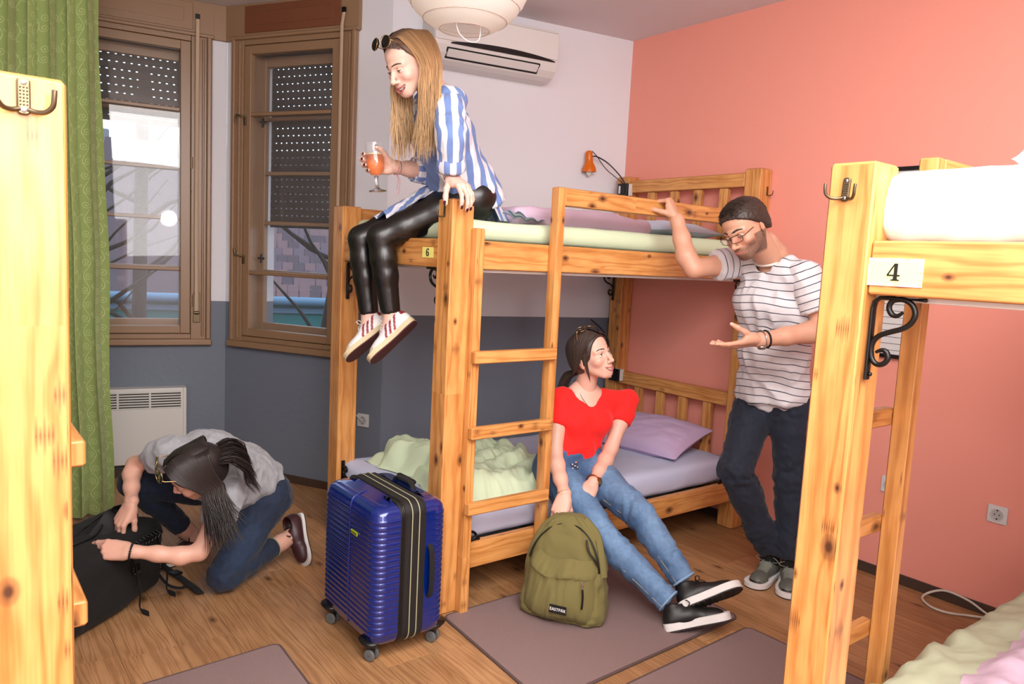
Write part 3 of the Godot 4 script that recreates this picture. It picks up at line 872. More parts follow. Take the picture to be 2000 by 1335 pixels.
func build_bedding() -> void:
	var wr := noise(4.0, 77, 3)
	# bed 6, upper: pale green sheet, pressed down where the legs hang over the foot
	var c6 := Vector3(-1.03, 1.612, 0.595)
	mattress("mattress", "upper mattress of bunk 6 in a pale green fitted sheet", c6, Vector3(2.03, 0.095, 0.985), M.sheet_green, func(p: Vector3) -> Vector3:
		var w := p + c6
		var k := exp(-pow((w.z - 0.60) / 0.19, 2)) * smoothstep(-1.75, -2.05, w.x)
		var k2 := exp(-pow((w.z - 0.74) / 0.30, 2) - pow((w.x + 1.80) / 0.2, 2))
		p.y = minf(p.y, lerpf(p.y, -0.030, k)) - (0.028 * k2 if p.y > 0 else 0.0)
		p.y += 0.003 * wr.get_noise_3d(w.x * 0.8, w.y, w.z * 2.0)
		p.z += 0.003 * wr.get_noise_2d(w.x * 1.5, w.y * 3.0)
		return p)
	mattress("mattress", "lower mattress of bunk 6 in a pale lilac grey sheet", Vector3(-1.07, 0.340, 0.585), Vector3(2.02, 0.14, 1.0), M.sheet_pale, func(p: Vector3) -> Vector3:
		var w := p + Vector3(-1.07, 0.35, 0.585)
		p.y += 0.005 * wr.get_noise_3d(w.x, 0, w.z * 2.0) - 0.025 * exp(-pow((w.x + 1.33) / 0.25, 2)) * smoothstep(0.6, 1.08, w.z) * (1.0 if p.y > 0 else 0.0)
		p.z += 0.004 * wr.get_noise_2d(w.x * 2.0, w.y * 5.0)
		return p)
	# bed 4
	var c4 := Vector3(-1.05, 1.650, 3.262)
	mattress("mattress", "thick cream sheeted mattress on the upper bunk of bed 4", c4, Vector3(2.04, 0.165, 0.93), M.sheet_cream, func(p: Vector3) -> Vector3:
		var w := p + c4
		var fold := absf(sin(w.z * 26.0 + 3.0 * wr.get_noise_2d(w.z, w.y * 4.0)))
		p.x -= (0.010 * (1.0 - fold) * smoothstep(0.09, -0.06, p.y) + 0.012 * wr.get_noise_2d(w.z * 1.6, w.y * 2.5)) * (1.0 if p.x < -0.9 else 0.0)
		p.y += 0.006 * wr.get_noise_2d(w.x * 2.0, w.z * 2.0)
		return p)
	mattress("mattress", "lower mattress of bed 4 under the sage duvet", Vector3(-1.05, 0.34, 3.265), Vector3(2.02, 0.13, 0.99), M.sheet_pale)
	mattress("mattress", "upper mattress of the bunk bed at the left edge", Vector3(-4.14, 1.61, 1.29), Vector3(0.96, 0.10, 2.03), M.sheet_green)
	mattress("mattress", "lower mattress of the bunk bed at the left edge", Vector3(-4.14, 0.34, 1.29), Vector3(0.96, 0.13, 2.03), M.sheet_pale)
	# pillows
	pillow("pillow", "lilac pillow on the lower bunk against the slatted headboard", Transform3D(Basis(Vector3.UP, 0.16) * Basis(Vector3.BACK, 0.26), Vector3(-0.335, 0.487, 0.685)), 0.44, 0.60, 0.17, M.sheet_lilac, 4)
	pillow("pillow", "pale blue pillow on the upper bunk behind the guard rail", Transform3D(Basis(Vector3.UP, 0.05), Vector3(-0.42, 1.695, 0.63)), 0.50, 0.72, 0.13, M.sheet_blue, 9)
	pillow("pillow", "light blue pillow on the cream top bunk at the right edge", Transform3D(Basis(Vector3.UP, 0.3) * Basis(Vector3.BACK, 0.1), Vector3(-1.58, 1.79, 3.12)), 0.55, 0.42, 0.17, M.sheet_blue, 12)
	# folded lilac blanket on the upper bunk
	var mb := MB.new(); var bn := noise(3.0, 41, 3)
	mb.soft(Vector3(0.92, 0.085, 0.76), 0.036, 0.03, func(p: Vector3) -> Vector3:
		var w := p
		p.y += 0.014 * bn.get_noise_2d(w.x * 1.5, w.z * 1.5) + (0.012 * cos(w.x * 4.0) if p.y > 0 else 0.0)
		p.z += 0.010 * bn.get_noise_2d(w.x * 2.0, w.y * 8.0)
		if p.z > 0.3 and p.y > -0.03: p.z += 0.004 * sin(w.y * 120.0)
		return p)
	var o := put("folded_blanket", mb, M.sheet_pink); o.position = Vector3(-1.20, 1.695, 0.58)
	tag(o, "folded lilac pink blanket lying on the upper bunk beside the seated blonde woman", "blanket")
	# crumpled pale green duvet on the lower bunk, folded over at its left end
	mb = MB.new(); var dn := noise(2.6, 52, 4); var dn2 := noise(9.0, 53, 2)
	mb.sheet(84, 60, func(u: float, v: float) -> Vector3:
		var x := lerpf(-1.93, -1.20, u); var z := lerpf(0.20, 1.065, v)
		var e := smoothstep(0.0, 0.10, u) * smoothstep(0.0, 0.08, v) * smoothstep(1.0, 0.90, v) * smoothstep(1.0, 0.86, u)
		var ridge := 0.020 * sin((u * 3.0 + v * 7.5) * 5.0 + 3.0 * dn.get_noise_2d(u, v)) * smoothstep(0.15, 0.6, u)
		var roll := 0.075 * exp(-pow((u - 0.17) / 0.15, 2)) * (0.8 + 0.3 * dn.get_noise_2d(v * 1.2, 4))
		var y := 0.415 + e * (0.085 + roll + ridge + 0.035 * dn.get_noise_2d(x * 1.4, z * 1.4) + 0.006 * dn2.get_noise_2d(x * 2, z * 2))
		var drop := smoothstep(0.93, 1.0, v) * 0.06
		return Vector3(x + 0.03 * dn.get_noise_2d(z * 2.0, y) - 0.04 * (1 - u) * sin(v * 9.0), y - drop, z + 0.02 * dn.get_noise_2d(x * 2.0, 9.0)), true)
	mb.sheet(40, 40, func(u: float, v: float) -> Vector3:
		var x := lerpf(-1.95, -1.62, u); var z := lerpf(0.16, 0.98, v)
		var e := smoothstep(0.0, 0.16, u) * smoothstep(0.0, 0.10, v) * smoothstep(1.0, 0.9, v)
		return Vector3(x - 0.03 * sin(v * 8.0 + 1.0), 0.412 + 0.055 * e + 0.014 * dn.get_noise_2d(x * 3.0, z * 3.0), z), true)
	o = put("duvet", mb, M.sheet_green); tag(o, "crumpled pale green duvet heaped on the lower bunk behind the ladder", "duvet", "duvets")
	# duvet on the lower bunk of bed 4, and the pink blanket over it
	mb = MB.new()
	mb.sheet(90, 60, func(u: float, v: float) -> Vector3:
		var x := lerpf(-2.0, -0.15, u); var z := lerpf(2.735, 3.70, v)
		var e := smoothstep(0.0, 0.09, v) * smoothstep(0.0, 0.05, u)
		var y := 0.30 + e * 0.155 + 0.020 * dn.get_noise_2d(x * 1.6, z * 2.4) + 0.006 * sin(x * 40.0 + 6.0 * dn.get_noise_2d(x, z * 3.0)) * smoothstep(0.25, 0.0, v)
		return Vector3(x, y, z + 0.025 * dn.get_noise_2d(x * 2.0, 3.0)), true)
	o = put("duvet", mb, M.sheet_sage); tag(o, "sage green duvet on the lower bunk of bed 4 in the bottom right corner", "duvet", "duvets")
	mb = MB.new()
	mb.sheet(70, 40, func(u: float, v: float) -> Vector3:
		var x := lerpf(-1.9, -0.3, u); var z := lerpf(2.93, 3.65, v)
		var e := smoothstep(0.0, 0.1, v) * smoothstep(0.0, 0.06, u)
		return Vector3(x, 0.455 + 0.045 * e + 0.02 * dn.get_noise_2d(x * 1.6, z * 2.4) + 0.007 * sin(x * 55.0 + z * 20.0 + 5.0 * dn.get_noise_2d(x, z)), z + 0.03 * dn.get_noise_2d(x * 1.5, 8.0)), true)
	o = put("blanket", mb, M.sheet_pink); tag(o, "pinkish blanket lying over the sage duvet in the bottom right corner", "blanket")

# ---------------------------------------------------------------- curtain, heater, air conditioner, lamps, sockets, poster, rugs
func vine_image() -> ImageTexture:
	var w := 512; var h := 512
	var im := Image.create(w, h, false, Image.FORMAT_RGB8)
	im.fill(Color(0.60, 0.665, 0.40))
	var r := RandomNumberGenerator.new(); r.seed = 12
	var ink := Color(0.80, 0.85, 0.60)
	var dot := func(p: Vector2, s: float) -> void:
		for y in range(int(p.y - s), int(p.y + s) + 1):
			for x in range(int(p.x - s), int(p.x + s) + 1):
				if Vector2(x, y).distance_to(p) <= s: im.set_pixel(posmod(x, w), posmod(y, h), ink)
	for k in 4:      # wavy stems that carry spirals and leaves, alternating sides
		var x0 := 64.0 + k * 128.0
		for i in 900:
			var y := i * 512.0 / 900.0
			dot.call(Vector2(x0 + 26.0 * sin(y * TAU / 256.0 + k * 1.7), y), 1.6)
		for j in 4:
			var y := 64.0 + j * 128.0 + (k % 2) * 40.0
			var s := 1.0 if j % 2 else -1.0
			var bx := x0 + 26.0 * sin(y * TAU / 256.0 + k * 1.7)
			for i in 420:
				var t := i / 420.0; var a := t * TAU * 1.65
				var rad := 34.0 * (1.0 - t) + 4.0
				dot.call(Vector2(bx + s * (36.0 - rad * cos(a)), y - rad * sin(a) * 0.9), 1.7)
			for i in 80:
				var t := i / 80.0
				for q in [-1, 1]: dot.call(Vector2(bx - s * (8.0 + 34.0 * t), y + 44.0 - 18.0 * t + q * 8.0 * sin(t * PI)), 1.3)
	return ImageTexture.create_from_image(im)

func socket(label: String, t: Transform3D) -> void:
	var o := thing("wall_socket", label, "socket", t.origin, "white wall sockets")
	var mb := MB.new(); mb.tr = Transform3D(t.basis, Vector3.ZERO)
	mb.box(Vector3(0, 0, 0.005), Vector3(0.081, 0.081, 0.010), 0.003)
	mb.lathe([Vector2(0.029, 0.004), Vector2(0.0285, 0.011), Vector2(0.025, 0.0115), Vector2(0.0235, 0.010)], 28, Transform3D(Basis(Vector3.RIGHT, PI / 2), Vector3.ZERO))
	put("plate", mb, M.plate_white, o)
	mb = MB.new(); mb.tr = Transform3D(t.basis, Vector3.ZERO)
	mb.lathe([Vector2(0.0238, 0.0115), Vector2(0.0225, 0.0104), Vector2(0.0005, 0.0103)], 26, Transform3D(Basis(Vector3.RIGHT, PI / 2), Vector3.ZERO))
	put("well", mb, mat("socket_well", Color(0.70, 0.70, 0.70), 0.4) if not M.has("socket_well") else M.socket_well, o)
	mb = MB.new(); mb.tr = Transform3D(t.basis, Vector3.ZERO)
	for s in [-1, 1]:
		mb.ball(Vector3(s * 0.0095, 0, 0.0105), Vector3(0.003, 0.003, 0.0012), Basis(), 8, 4)
		mb.box(Vector3(0, s * 0.0195, 0.011), Vector3(0.006, 0.006, 0.003), 0.001)
	put("contact", mb, M.slot_dark, o)

func reading_lamp(label: String, t: Transform3D, with_head: bool) -> void:
	var o := thing("reading_lamp", label, "lamp", t.origin)
	var mb := MB.new(); mb.box(Vector3(0, 0, 0), Vector3(0.042, 0.078, 0.085), 0.004)
	put("switch_box", mb, M.plate_white, o)
	mb = MB.new(); mb.box(Vector3(-0.028, 0, 0), Vector3(0.020, 0.082, 0.088), 0.004)
	mb.box(Vector3(-0.040, 0.004, 0.012), Vector3(0.006, 0.05, 0.03), 0.002)
	var c := put("black_cover", mb, M.black_plastic, o)
	mb = MB.new(); mb.box(Vector3(-0.039, 0.0, -0.022), Vector3(0.003, 0.050, 0.016), 0.001); put("rocker_switch", mb, M.plate_white, c)
	if with_head:
		mb = MB.new()
		mb.tube(spline([Vector3(-0.01, 0.04, 0.0), Vector3(-0.04, 0.10, -0.035), Vector3(-0.10, 0.17, -0.085), Vector3(-0.17, 0.205, -0.12), Vector3(-0.20, 0.20, -0.14)], 6), 0.0045, 7)
		mb.tube(spline([Vector3(-0.02, 0.03, 0.01), Vector3(-0.07, 0.07, -0.02), Vector3(-0.13, 0.13, -0.07), Vector3(-0.17, 0.21, -0.12), Vector3(-0.19, 0.24, -0.145)], 6), 0.0028, 6)
		put("gooseneck", mb, M.black_plastic, o)
		var hx := Transform3D(Basis(Vector3(0, 0, 1), 0.08), Vector3(-0.205, 0.165, -0.150))
		mb = MB.new(); mb.lathe([Vector2(0.047, -0.060), Vector2(0.044, -0.035), Vector2(0.034, -0.012), Vector2(0.026, 0.004), Vector2(0.024, 0.03), Vector2(0.023, 0.062), Vector2(0.017, 0.074), Vector2(0.001, 0.078)], 24, hx)
		put("lamp_shade", mb, M.orange_plastic, o)
		mb = MB.new(); mb.ball(hx * Vector3(0, -0.055, 0), Vector3(0.020, 0.032, 0.020), Basis(), 14, 10); put("bulb", mb, M.bulb, o)
	else:
		mb = MB.new(); mb.tube(spline([Vector3(-0.02, 0.04, -0.01), Vector3(-0.05, 0.12, -0.04), Vector3(-0.04, 0.22, -0.06), Vector3(-0.08, 0.30, -0.10), Vector3(-0.15, 0.36, -0.13)], 6), 0.0045, 7)
		put("gooseneck", mb, M.black_plastic, o)

func rug(label: String, pts: Array, seed_: int) -> void:
	# pts: four corners, anticlockwise from above; corners rounded
	var poly := PackedVector2Array()
	var cnt := pts.size()
	for i in cnt:
		var p: Vector2 = pts[i]; var a: Vector2 = (pts[(i + cnt - 1) % cnt] - p).normalized(); var b: Vector2 = (pts[(i + 1) % cnt] - p).normalized()
		for k in 6:
			var t := k / 5.0
			poly.append((p + a * 0.035).lerp(p, t).lerp(p.lerp(p + b * 0.035, t), t))
	var ctr := Vector2.ZERO
	for p in pts: ctr += p / cnt
	var o := thing("rug", label, "rug", Vector3(ctr.x, 0, ctr.y), "mauve brown rugs")
	var loc := PackedVector2Array()
	for p in poly: loc.append(Vector2(p.x - ctr.x, -(p.y - ctr.y)))
	var mb := MB.new(); mb.prism(loc, 0.008, Transform3D(Basis(Vector3.RIGHT, -PI / 2), Vector3(0, 0.0005, 0)), 0.003)
	put("pile", mb, M.rug, o)
	mb = MB.new(); var ring := []
	for p in loc: ring.append(Vector3(p.x, 0.0048, -p.y))
	ring.append(ring[0]); mb.tube(ring, 0.0056, 8, false)
	put("bound_edge", mb, M.rug_edge, o)

func build_fittings() -> void:
	var mb: MB; var o: Node3D
	# curtain: deep folds, vine pattern, hung before the left window
	var m := mat("curtain", Color(1, 1, 1), 0.75); m.albedo_texture = vine_image(); m.uv1_scale = Vector3(1, 1, 1); m.rim_enabled = true; m.rim = 0.25
	m.normal_enabled = true; m.normal_texture = M.weave_map; m.normal_scale = 0.15
	m.backlight_enabled = true; m.backlight = Color(0.12, 0.12, 0.10)
	mb = MB.new()
	var A := Vector3(-3.98, 0, -0.60); var B := Vector3(-2.995, 0, -0.745)
	var dr := (B - A).normalized(); var nr := dr.cross(Vector3.UP)
	var cn := noise(1.3, 66, 2)
	mb.sheet(300, 60, func(u: float, v: float) -> Vector3:
		var y := lerpf(0.035, 2.93, v)
		var uu := u + 0.010 * cn.get_noise_2d(u * 3.0, v * 1.2)
		var amp := lerpf(0.050, 0.038, v)
		var ph := uu * TAU * 11.0
		var s := lerpf(1.0, 0.88, pow(v, 3.0) )
		var p := A + dr * ((uu * (B - A).length() - 0.99) * s + 0.99 - 0.055 * v + 0.010 * sin(ph * 2.0 + 1.0) + 0.02 * sin(v * 7.0) * cn.get_noise_2d(v, 3.0))
		return p + nr * (amp * sin(ph) + 0.014 * sin(ph * 0.5 + 1.3) + 0.012 * cn.get_noise_2d(u * 6.0, v * 2.0)) + Vector3(0, y + (0.012 * sin(u * 60.0) if v < 0.01 else 0.0), 0), false, 9.0, 10.0)
	o = put("curtain", mb, m); tag(o, "green curtain with a swirling vine pattern hanging in folds before the left window", "curtain")
	mb = MB.new(); mb.tube([A + Vector3(-0.1, 2.94, 0), B + Vector3(0.05, 2.94, 0)], 0.012, 10)
	o = put("curtain_rod", mb, M.brass); tag(o, "curtain rod above the green curtain", "rod")
	# convector heater on the alcove wall
	var t1 := frame_of(P3, P2); var hx := Transform3D(t1.basis, t1 * Vector3(0.58, 0, 0))
	o = thing("convector_heater", "white electric convector heater with louvred top on the grey alcove wall", "heater", hx.origin)
	var hb := Transform3D(hx.basis, Vector3.ZERO)
	mb = MB.new(); mb.tr = hb
	mb.box(Vector3(0, 0.335, 0.045), Vector3(0.60, 0.49, 0.085), 0.010); put("body", mb, M.white_metal, o)
	for s in [-1, 1]:
		mb = MB.new(); mb.tr = hb; mb.box(Vector3(s * 0.290, 0.335, 0.048), Vector3(0.030, 0.495, 0.094), 0.012); put("side_trim", mb, M.white_metal, o)
	mb = MB.new(); mb.tr = hb; mb.box(Vector3(0, 0.502, 0.0872), Vector3(0.535, 0.105, 0.002), 0.0005); var gr := put("louvre_recess", mb, M.slot_dark, o)
	for k in 7:
		mb = MB.new(); mb.tr = hb
		mb.box(Vector3(0, 0.552 - k * 0.0166, 0.089), Vector3(0.545, 0.0098, 0.007), 0.002, Basis(Vector3.RIGHT, 0.25)); put("louvre", mb, M.white_metal, gr)
	mb = MB.new(); mb.tr = hb
	for x in [-0.09, 0.09]: mb.box(Vector3(x, 0.502, 0.0895), Vector3(0.012, 0.108, 0.007), 0.002)
	put("divider", mb, M.white_metal, gr)
	# air conditioner
	var tb := frame_of(P1, P0); var ax := Transform3D(tb.basis, tb * Vector3(P1.length() - 1.08, 2.735, 0))
	o = thing("air_conditioner", "white split air conditioner high on the wall beside the paper lantern", "air conditioner", ax.origin)
	hb = Transform3D(ax.basis, Vector3.ZERO)
	var prof := PackedVector2Array([Vector2(0.0, 0.145), Vector2(0.17, 0.145), Vector2(0.198, 0.135), Vector2(0.208, 0.10), Vector2(0.210, 0.0), Vector2(0.204, -0.055), Vector2(0.185, -0.095), Vector2(0.15, -0.128), Vector2(0.11, -0.143), Vector2(0.0, -0.145)])
	var px := hb * Transform3D(Basis(Vector3(0, 0, 1), Vector3(0, 1, 0), Vector3(-1, 0, 0)), Vector3(0.40, 0, 0))
	mb = MB.new(); mb.prism(prof, 0.80, px, 0.012); put("body", mb, M.white_plastic, o)
	mb = MB.new(); mb.tr = hb   # curved dark strip under the front panel
	mb.sheet(30, 2, func(u: float, v: float) -> Vector3:
		var x := lerpf(-0.30, 0.375, u); var half := 0.030 * pow(maxf(0.0, sin(PI * clampf(u * 0.97 + 0.02, 0, 1))), 0.6)
		var yc := -0.040 + 0.0 * u
		return Vector3(x, yc - 0.008 + v * (0.002 + half), 0.2125), false)
	put("dark_strip", mb, M.black_plastic, o)
	mb = MB.new(); mb.tr = hb
	mb.box(Vector3(-0.02, -0.092, 0.178), Vector3(0.60, 0.068, 0.014), 0.003, Basis(Vector3.RIGHT, 0.75)); put("outlet_slot", mb, M.slot_dark, o)
	mb = MB.new(); mb.tr = hb
	mb.box(Vector3(-0.02, -0.0925, 0.185), Vector3(0.585, 0.050, 0.012), 0.004, Basis(Vector3.RIGHT, 0.75)); put("flap", mb, M.white_plastic, o)
	mb = MB.new(); mb.tr = hb; mb.box(Vector3(0.0, 0.045, 0.206), Vector3(0.79, 0.155, 0.012), 0.006); put("front_panel", mb, M.white_plastic, o)
	mb = MB.new(); mb.tr = hb; mb.tube(spline([Vector3(-0.38, -0.12, 0.03), Vector3(-0.44, -0.115, 0.03), Vector3(-0.50, -0.10, 0.02)], 4), 0.006, 6); put("cable_stub", mb, M.black_plastic, o)
	# paper lantern
	o = thing("paper_lantern", "round white paper lantern hanging from the ceiling above the bunk", "lantern", Vector3(-2.203, 2.30, 1.302))
	var lp := []
	var Rl := 0.235; var cyl := 0.205
	for k in 25:
		var a := -1.18 + 2.36 * k / 24.0
		lp.append(Vector2(Rl * cos(a) + 0.0022 * (k % 2), cyl + 0.215 * sin(a) / 0.925 * 0.925))
	mb = MB.new(); mb.lathe(lp, 40); put("paper_shade", mb, M.paper_shade, o)
	mb = MB.new()
	for k in range(0, 25, 3):
		var ring := []
		for i in 33: ring.append(Vector3((lp[k].x + 0.0006) * cos(TAU * i / 32), lp[k].y, (lp[k].x + 0.0006) * sin(TAU * i / 32)))
		mb.tube(ring, 0.0013, 5, false)
	put("wire_rib", mb, M.wire_pink, o)
	mb = MB.new()
	mb.tube(spline([Vector3(-0.06, 0.03, 0.03), Vector3(-0.05, -0.02, 0.04), Vector3(-0.01, -0.045, 0.05), Vector3(0.03, -0.03, 0.05), Vector3(0.035, 0.02, 0.05)], 6), 0.0018, 5)
	mb.tube([Vector3(0, 0.4, 0), Vector3(0, H - 2.30, 0)], 0.004, 6)
	put("wire_hanger", mb, M.plate_white, o)
	# lamps on the headboards
	reading_lamp("orange clip reading lamp with black switch box on the upper headboard", Transform3D(Basis(), Vector3(-0.118, 1.985, 0.135)), true)
	reading_lamp("black reading lamp with white switch box on the lower headboard behind the red shirt", Transform3D(Basis(), Vector3(-0.118, 0.765, 0.165)), false)
	# sockets
	var rb := Basis(Vector3.UP, -PI / 2)
	socket("white wall socket on the coral wall near the right edge", Transform3D(rb, Vector3(0, 0.471, 2.443)))
	socket("white wall socket on the coral wall half hidden behind the ladder stile of bed 4", Transform3D(rb, Vector3(0, 0.475, 1.962)))
	var t2 := frame_of(P2, P1)
	var sp := t2 * Vector3(1.10, 0.478, 0.0)
	socket("white wall socket with a plug lead on the grey wall under the upper bunk", Transform3D(t2.basis, sp))
	mb = MB.new(); mb.tr = t2; mb.tube(spline([Vector3(1.10, 0.475, 0.012), Vector3(1.08, 0.50, 0.03), Vector3(1.055, 0.515, 0.03), Vector3(1.03, 0.49, 0.02), Vector3(1.02, 0.3, 0.012), Vector3(1.02, 0.08, 0.012)], 5), 0.004, 6)
	o = put("plug_lead", mb, M.cable_white); tag(o, "white lead plugged into the socket on the grey wall beside the bunk post", "cable", "white cables")
	# framed sheet on the coral wall
	o = thing("framed_poster", "black framed white sheet with ruled lines hanging on the coral wall behind bed 4", "poster", Vector3(0, 1.57, 1.81))
	mb = MB.new(); mb.box(Vector3(-0.010, 0, 0), Vector3(0.008, 0.93, 0.41), 0.001); put("sheet", mb, M.plate_white, o)
	for q in [[0.455, 0.0, 0.020, 0.42], [-0.455, 0.0, 0.020, 0.42], [0.0, 0.205, 0.93, 0.018], [0.0, -0.205, 0.93, 0.018]]:
		mb = MB.new(); mb.box(Vector3(-0.012, q[0], q[1]), Vector3(0.022, q[2], q[3]), 0.002); put("frame_bar", mb, M.black_plastic, o)
	mb = MB.new()
	for k in 27:
		mb.box(Vector3(-0.0145, -0.425 + k * 0.0322, 0), Vector3(0.0008, 0.0022, 0.39), 0.0002)
	put("printed_lines", mb, M.ink, o)
	# cable on the floor
	mb = MB.new(); mb.tube(spline([Vector3(-0.02, 0.012, 2.62), Vector3(-0.045, 0.012, 2.50), Vector3(-0.10, 0.008, 2.41), Vector3(-0.155, 0.008, 2.34), Vector3(-0.155, 0.008, 2.27), Vector3(-0.10, 0.010, 2.21), Vector3(-0.05, 0.03, 2.22), Vector3(-0.025, 0.055, 2.28), Vector3(-0.022, 0.045, 2.38), Vector3(-0.04, 0.02, 2.47), Vector3(-0.07, 0.010, 2.60)], 6), 0.0055, 7)
	o = put("floor_cable", mb, M.cable_white); tag(o, "white cable looped on the floor against the coral wall", "cable", "white cables")
	# rugs
	rug("large mauve brown rug before bunk 6 under the olive backpack", [Vector2(-2.145, 1.875), Vector2(-1.02, 1.845), Vector2(-1.00, 1.165), Vector2(-2.10, 1.168)], 1)
	rug("mauve brown rug at the foot of bed 4 behind its post", [Vector2(-2.05, 2.62), Vector2(-1.045, 2.60), Vector2(-1.065, 1.925), Vector2(-2.08, 1.955)], 2)
	rug("mauve brown rug at the bottom edge left of the blue suitcase", [Vector2(-3.42, 1.72), Vector2(-2.77, 1.72), Vector2(-2.745, 1.02), Vector2(-3.42, 1.052)], 3)

# ---------------------------------------------------------------- suitcase and bags
# half a suitcase shell: an open skin that goes round the +z-, outer and -z sides, ribbed, rounded at every outer edge; local x = outward
func half_shell(mb: MB, dx: float, zh: float, y0: float, y1: float, r: float, ribs: int, amp: float, flip: bool, flat_from := 0.0) -> void:
	var rings := []
	var rows := []
	for k in 4: rows.append([r * (2.4 - 0.45 * k), y0, 0.0])
	for k in 7:
		var a := PI * 0.5 * k / 6
		rows.append([r * (1.0 - sin(a)), y0 + r * (1.0 - cos(a)), 0.0])
	var n := ribs * 6
	for k in range(1, n):
		var t := float(k) / n
		rows.append([0.0, lerpf(y0 + r, y1 - r, t), sqrt(absf(sin(t * PI * ribs)))])
	for k in 7:
		var a := PI * 0.5 * (6 - k) / 6
		rows.append([r * (1.0 - sin(a)), y1 - r * (1.0 - cos(a)), 0.0])
	for k in 4: rows.append([r * (1.05 + 0.45 * k), y1 + 0.004 * k, 0.0])
	for q in rows:
		var ring := []
		var inn: float = q[0]; var b: float = amp * q[2]
		var cr := maxf(0.045 - inn * 0.3, 0.008)
		var X := dx - inn; var Z := zh - inn
		var pts := []
		pts.append([0.0, Z, 0.0, 1.0])
		pts.append([maxf(0.02, X - cr - 0.012), Z, 0.0, 1.0])
		for k in 7:
			var a := PI * 0.5 * k / 6
			pts.append([X - cr + cr * sin(a), Z - cr + cr * cos(a), sin(a), cos(a)])
		for k in range(1, 8): pts.append([X, lerpf(Z - cr, -Z + cr, k / 8.0), 1.0, 0.0])
		for k in 7:
			var a := PI * 0.5 * k / 6
			pts.append([X - cr + cr * cos(a), -Z + cr - cr * sin(a), cos(a), -sin(a)])
		pts.append([maxf(0.02, X - cr - 0.012), -Z, 0.0, -1.0]); pts.append([0.0, -Z, 0.0, -1.0])
		for p in pts:
			var bb: float = b if p[0] >= flat_from else 0.0
			ring.append(Vector3(maxf(p[0] + p[2] * bb, 0.0), q[1], p[1] + p[3] * bb) * Vector3(-1 if flip else 1, 1, 1))
		rings.append(ring)
	mb.loft(rings, false, false, false, not flip)

func band_ring(y0: float, y1: float, zh: float, r: float, x: float) -> Array:
	var out := []
	for c in [[1, 1, 0.0], [-1, 1, 0.5], [-1, -1, 1.0], [1, -1, 1.5]]:
		for k in 7:
			var a: float = PI * c[2] + PI * 0.5 * k / 6
			out.append(Vector3(x, (y0 + y1) * 0.5 + c[1] * ((y1 - y0) * 0.5 - r) + r * sin(a), c[0] * (zh - r) + r * cos(a)))
	return out

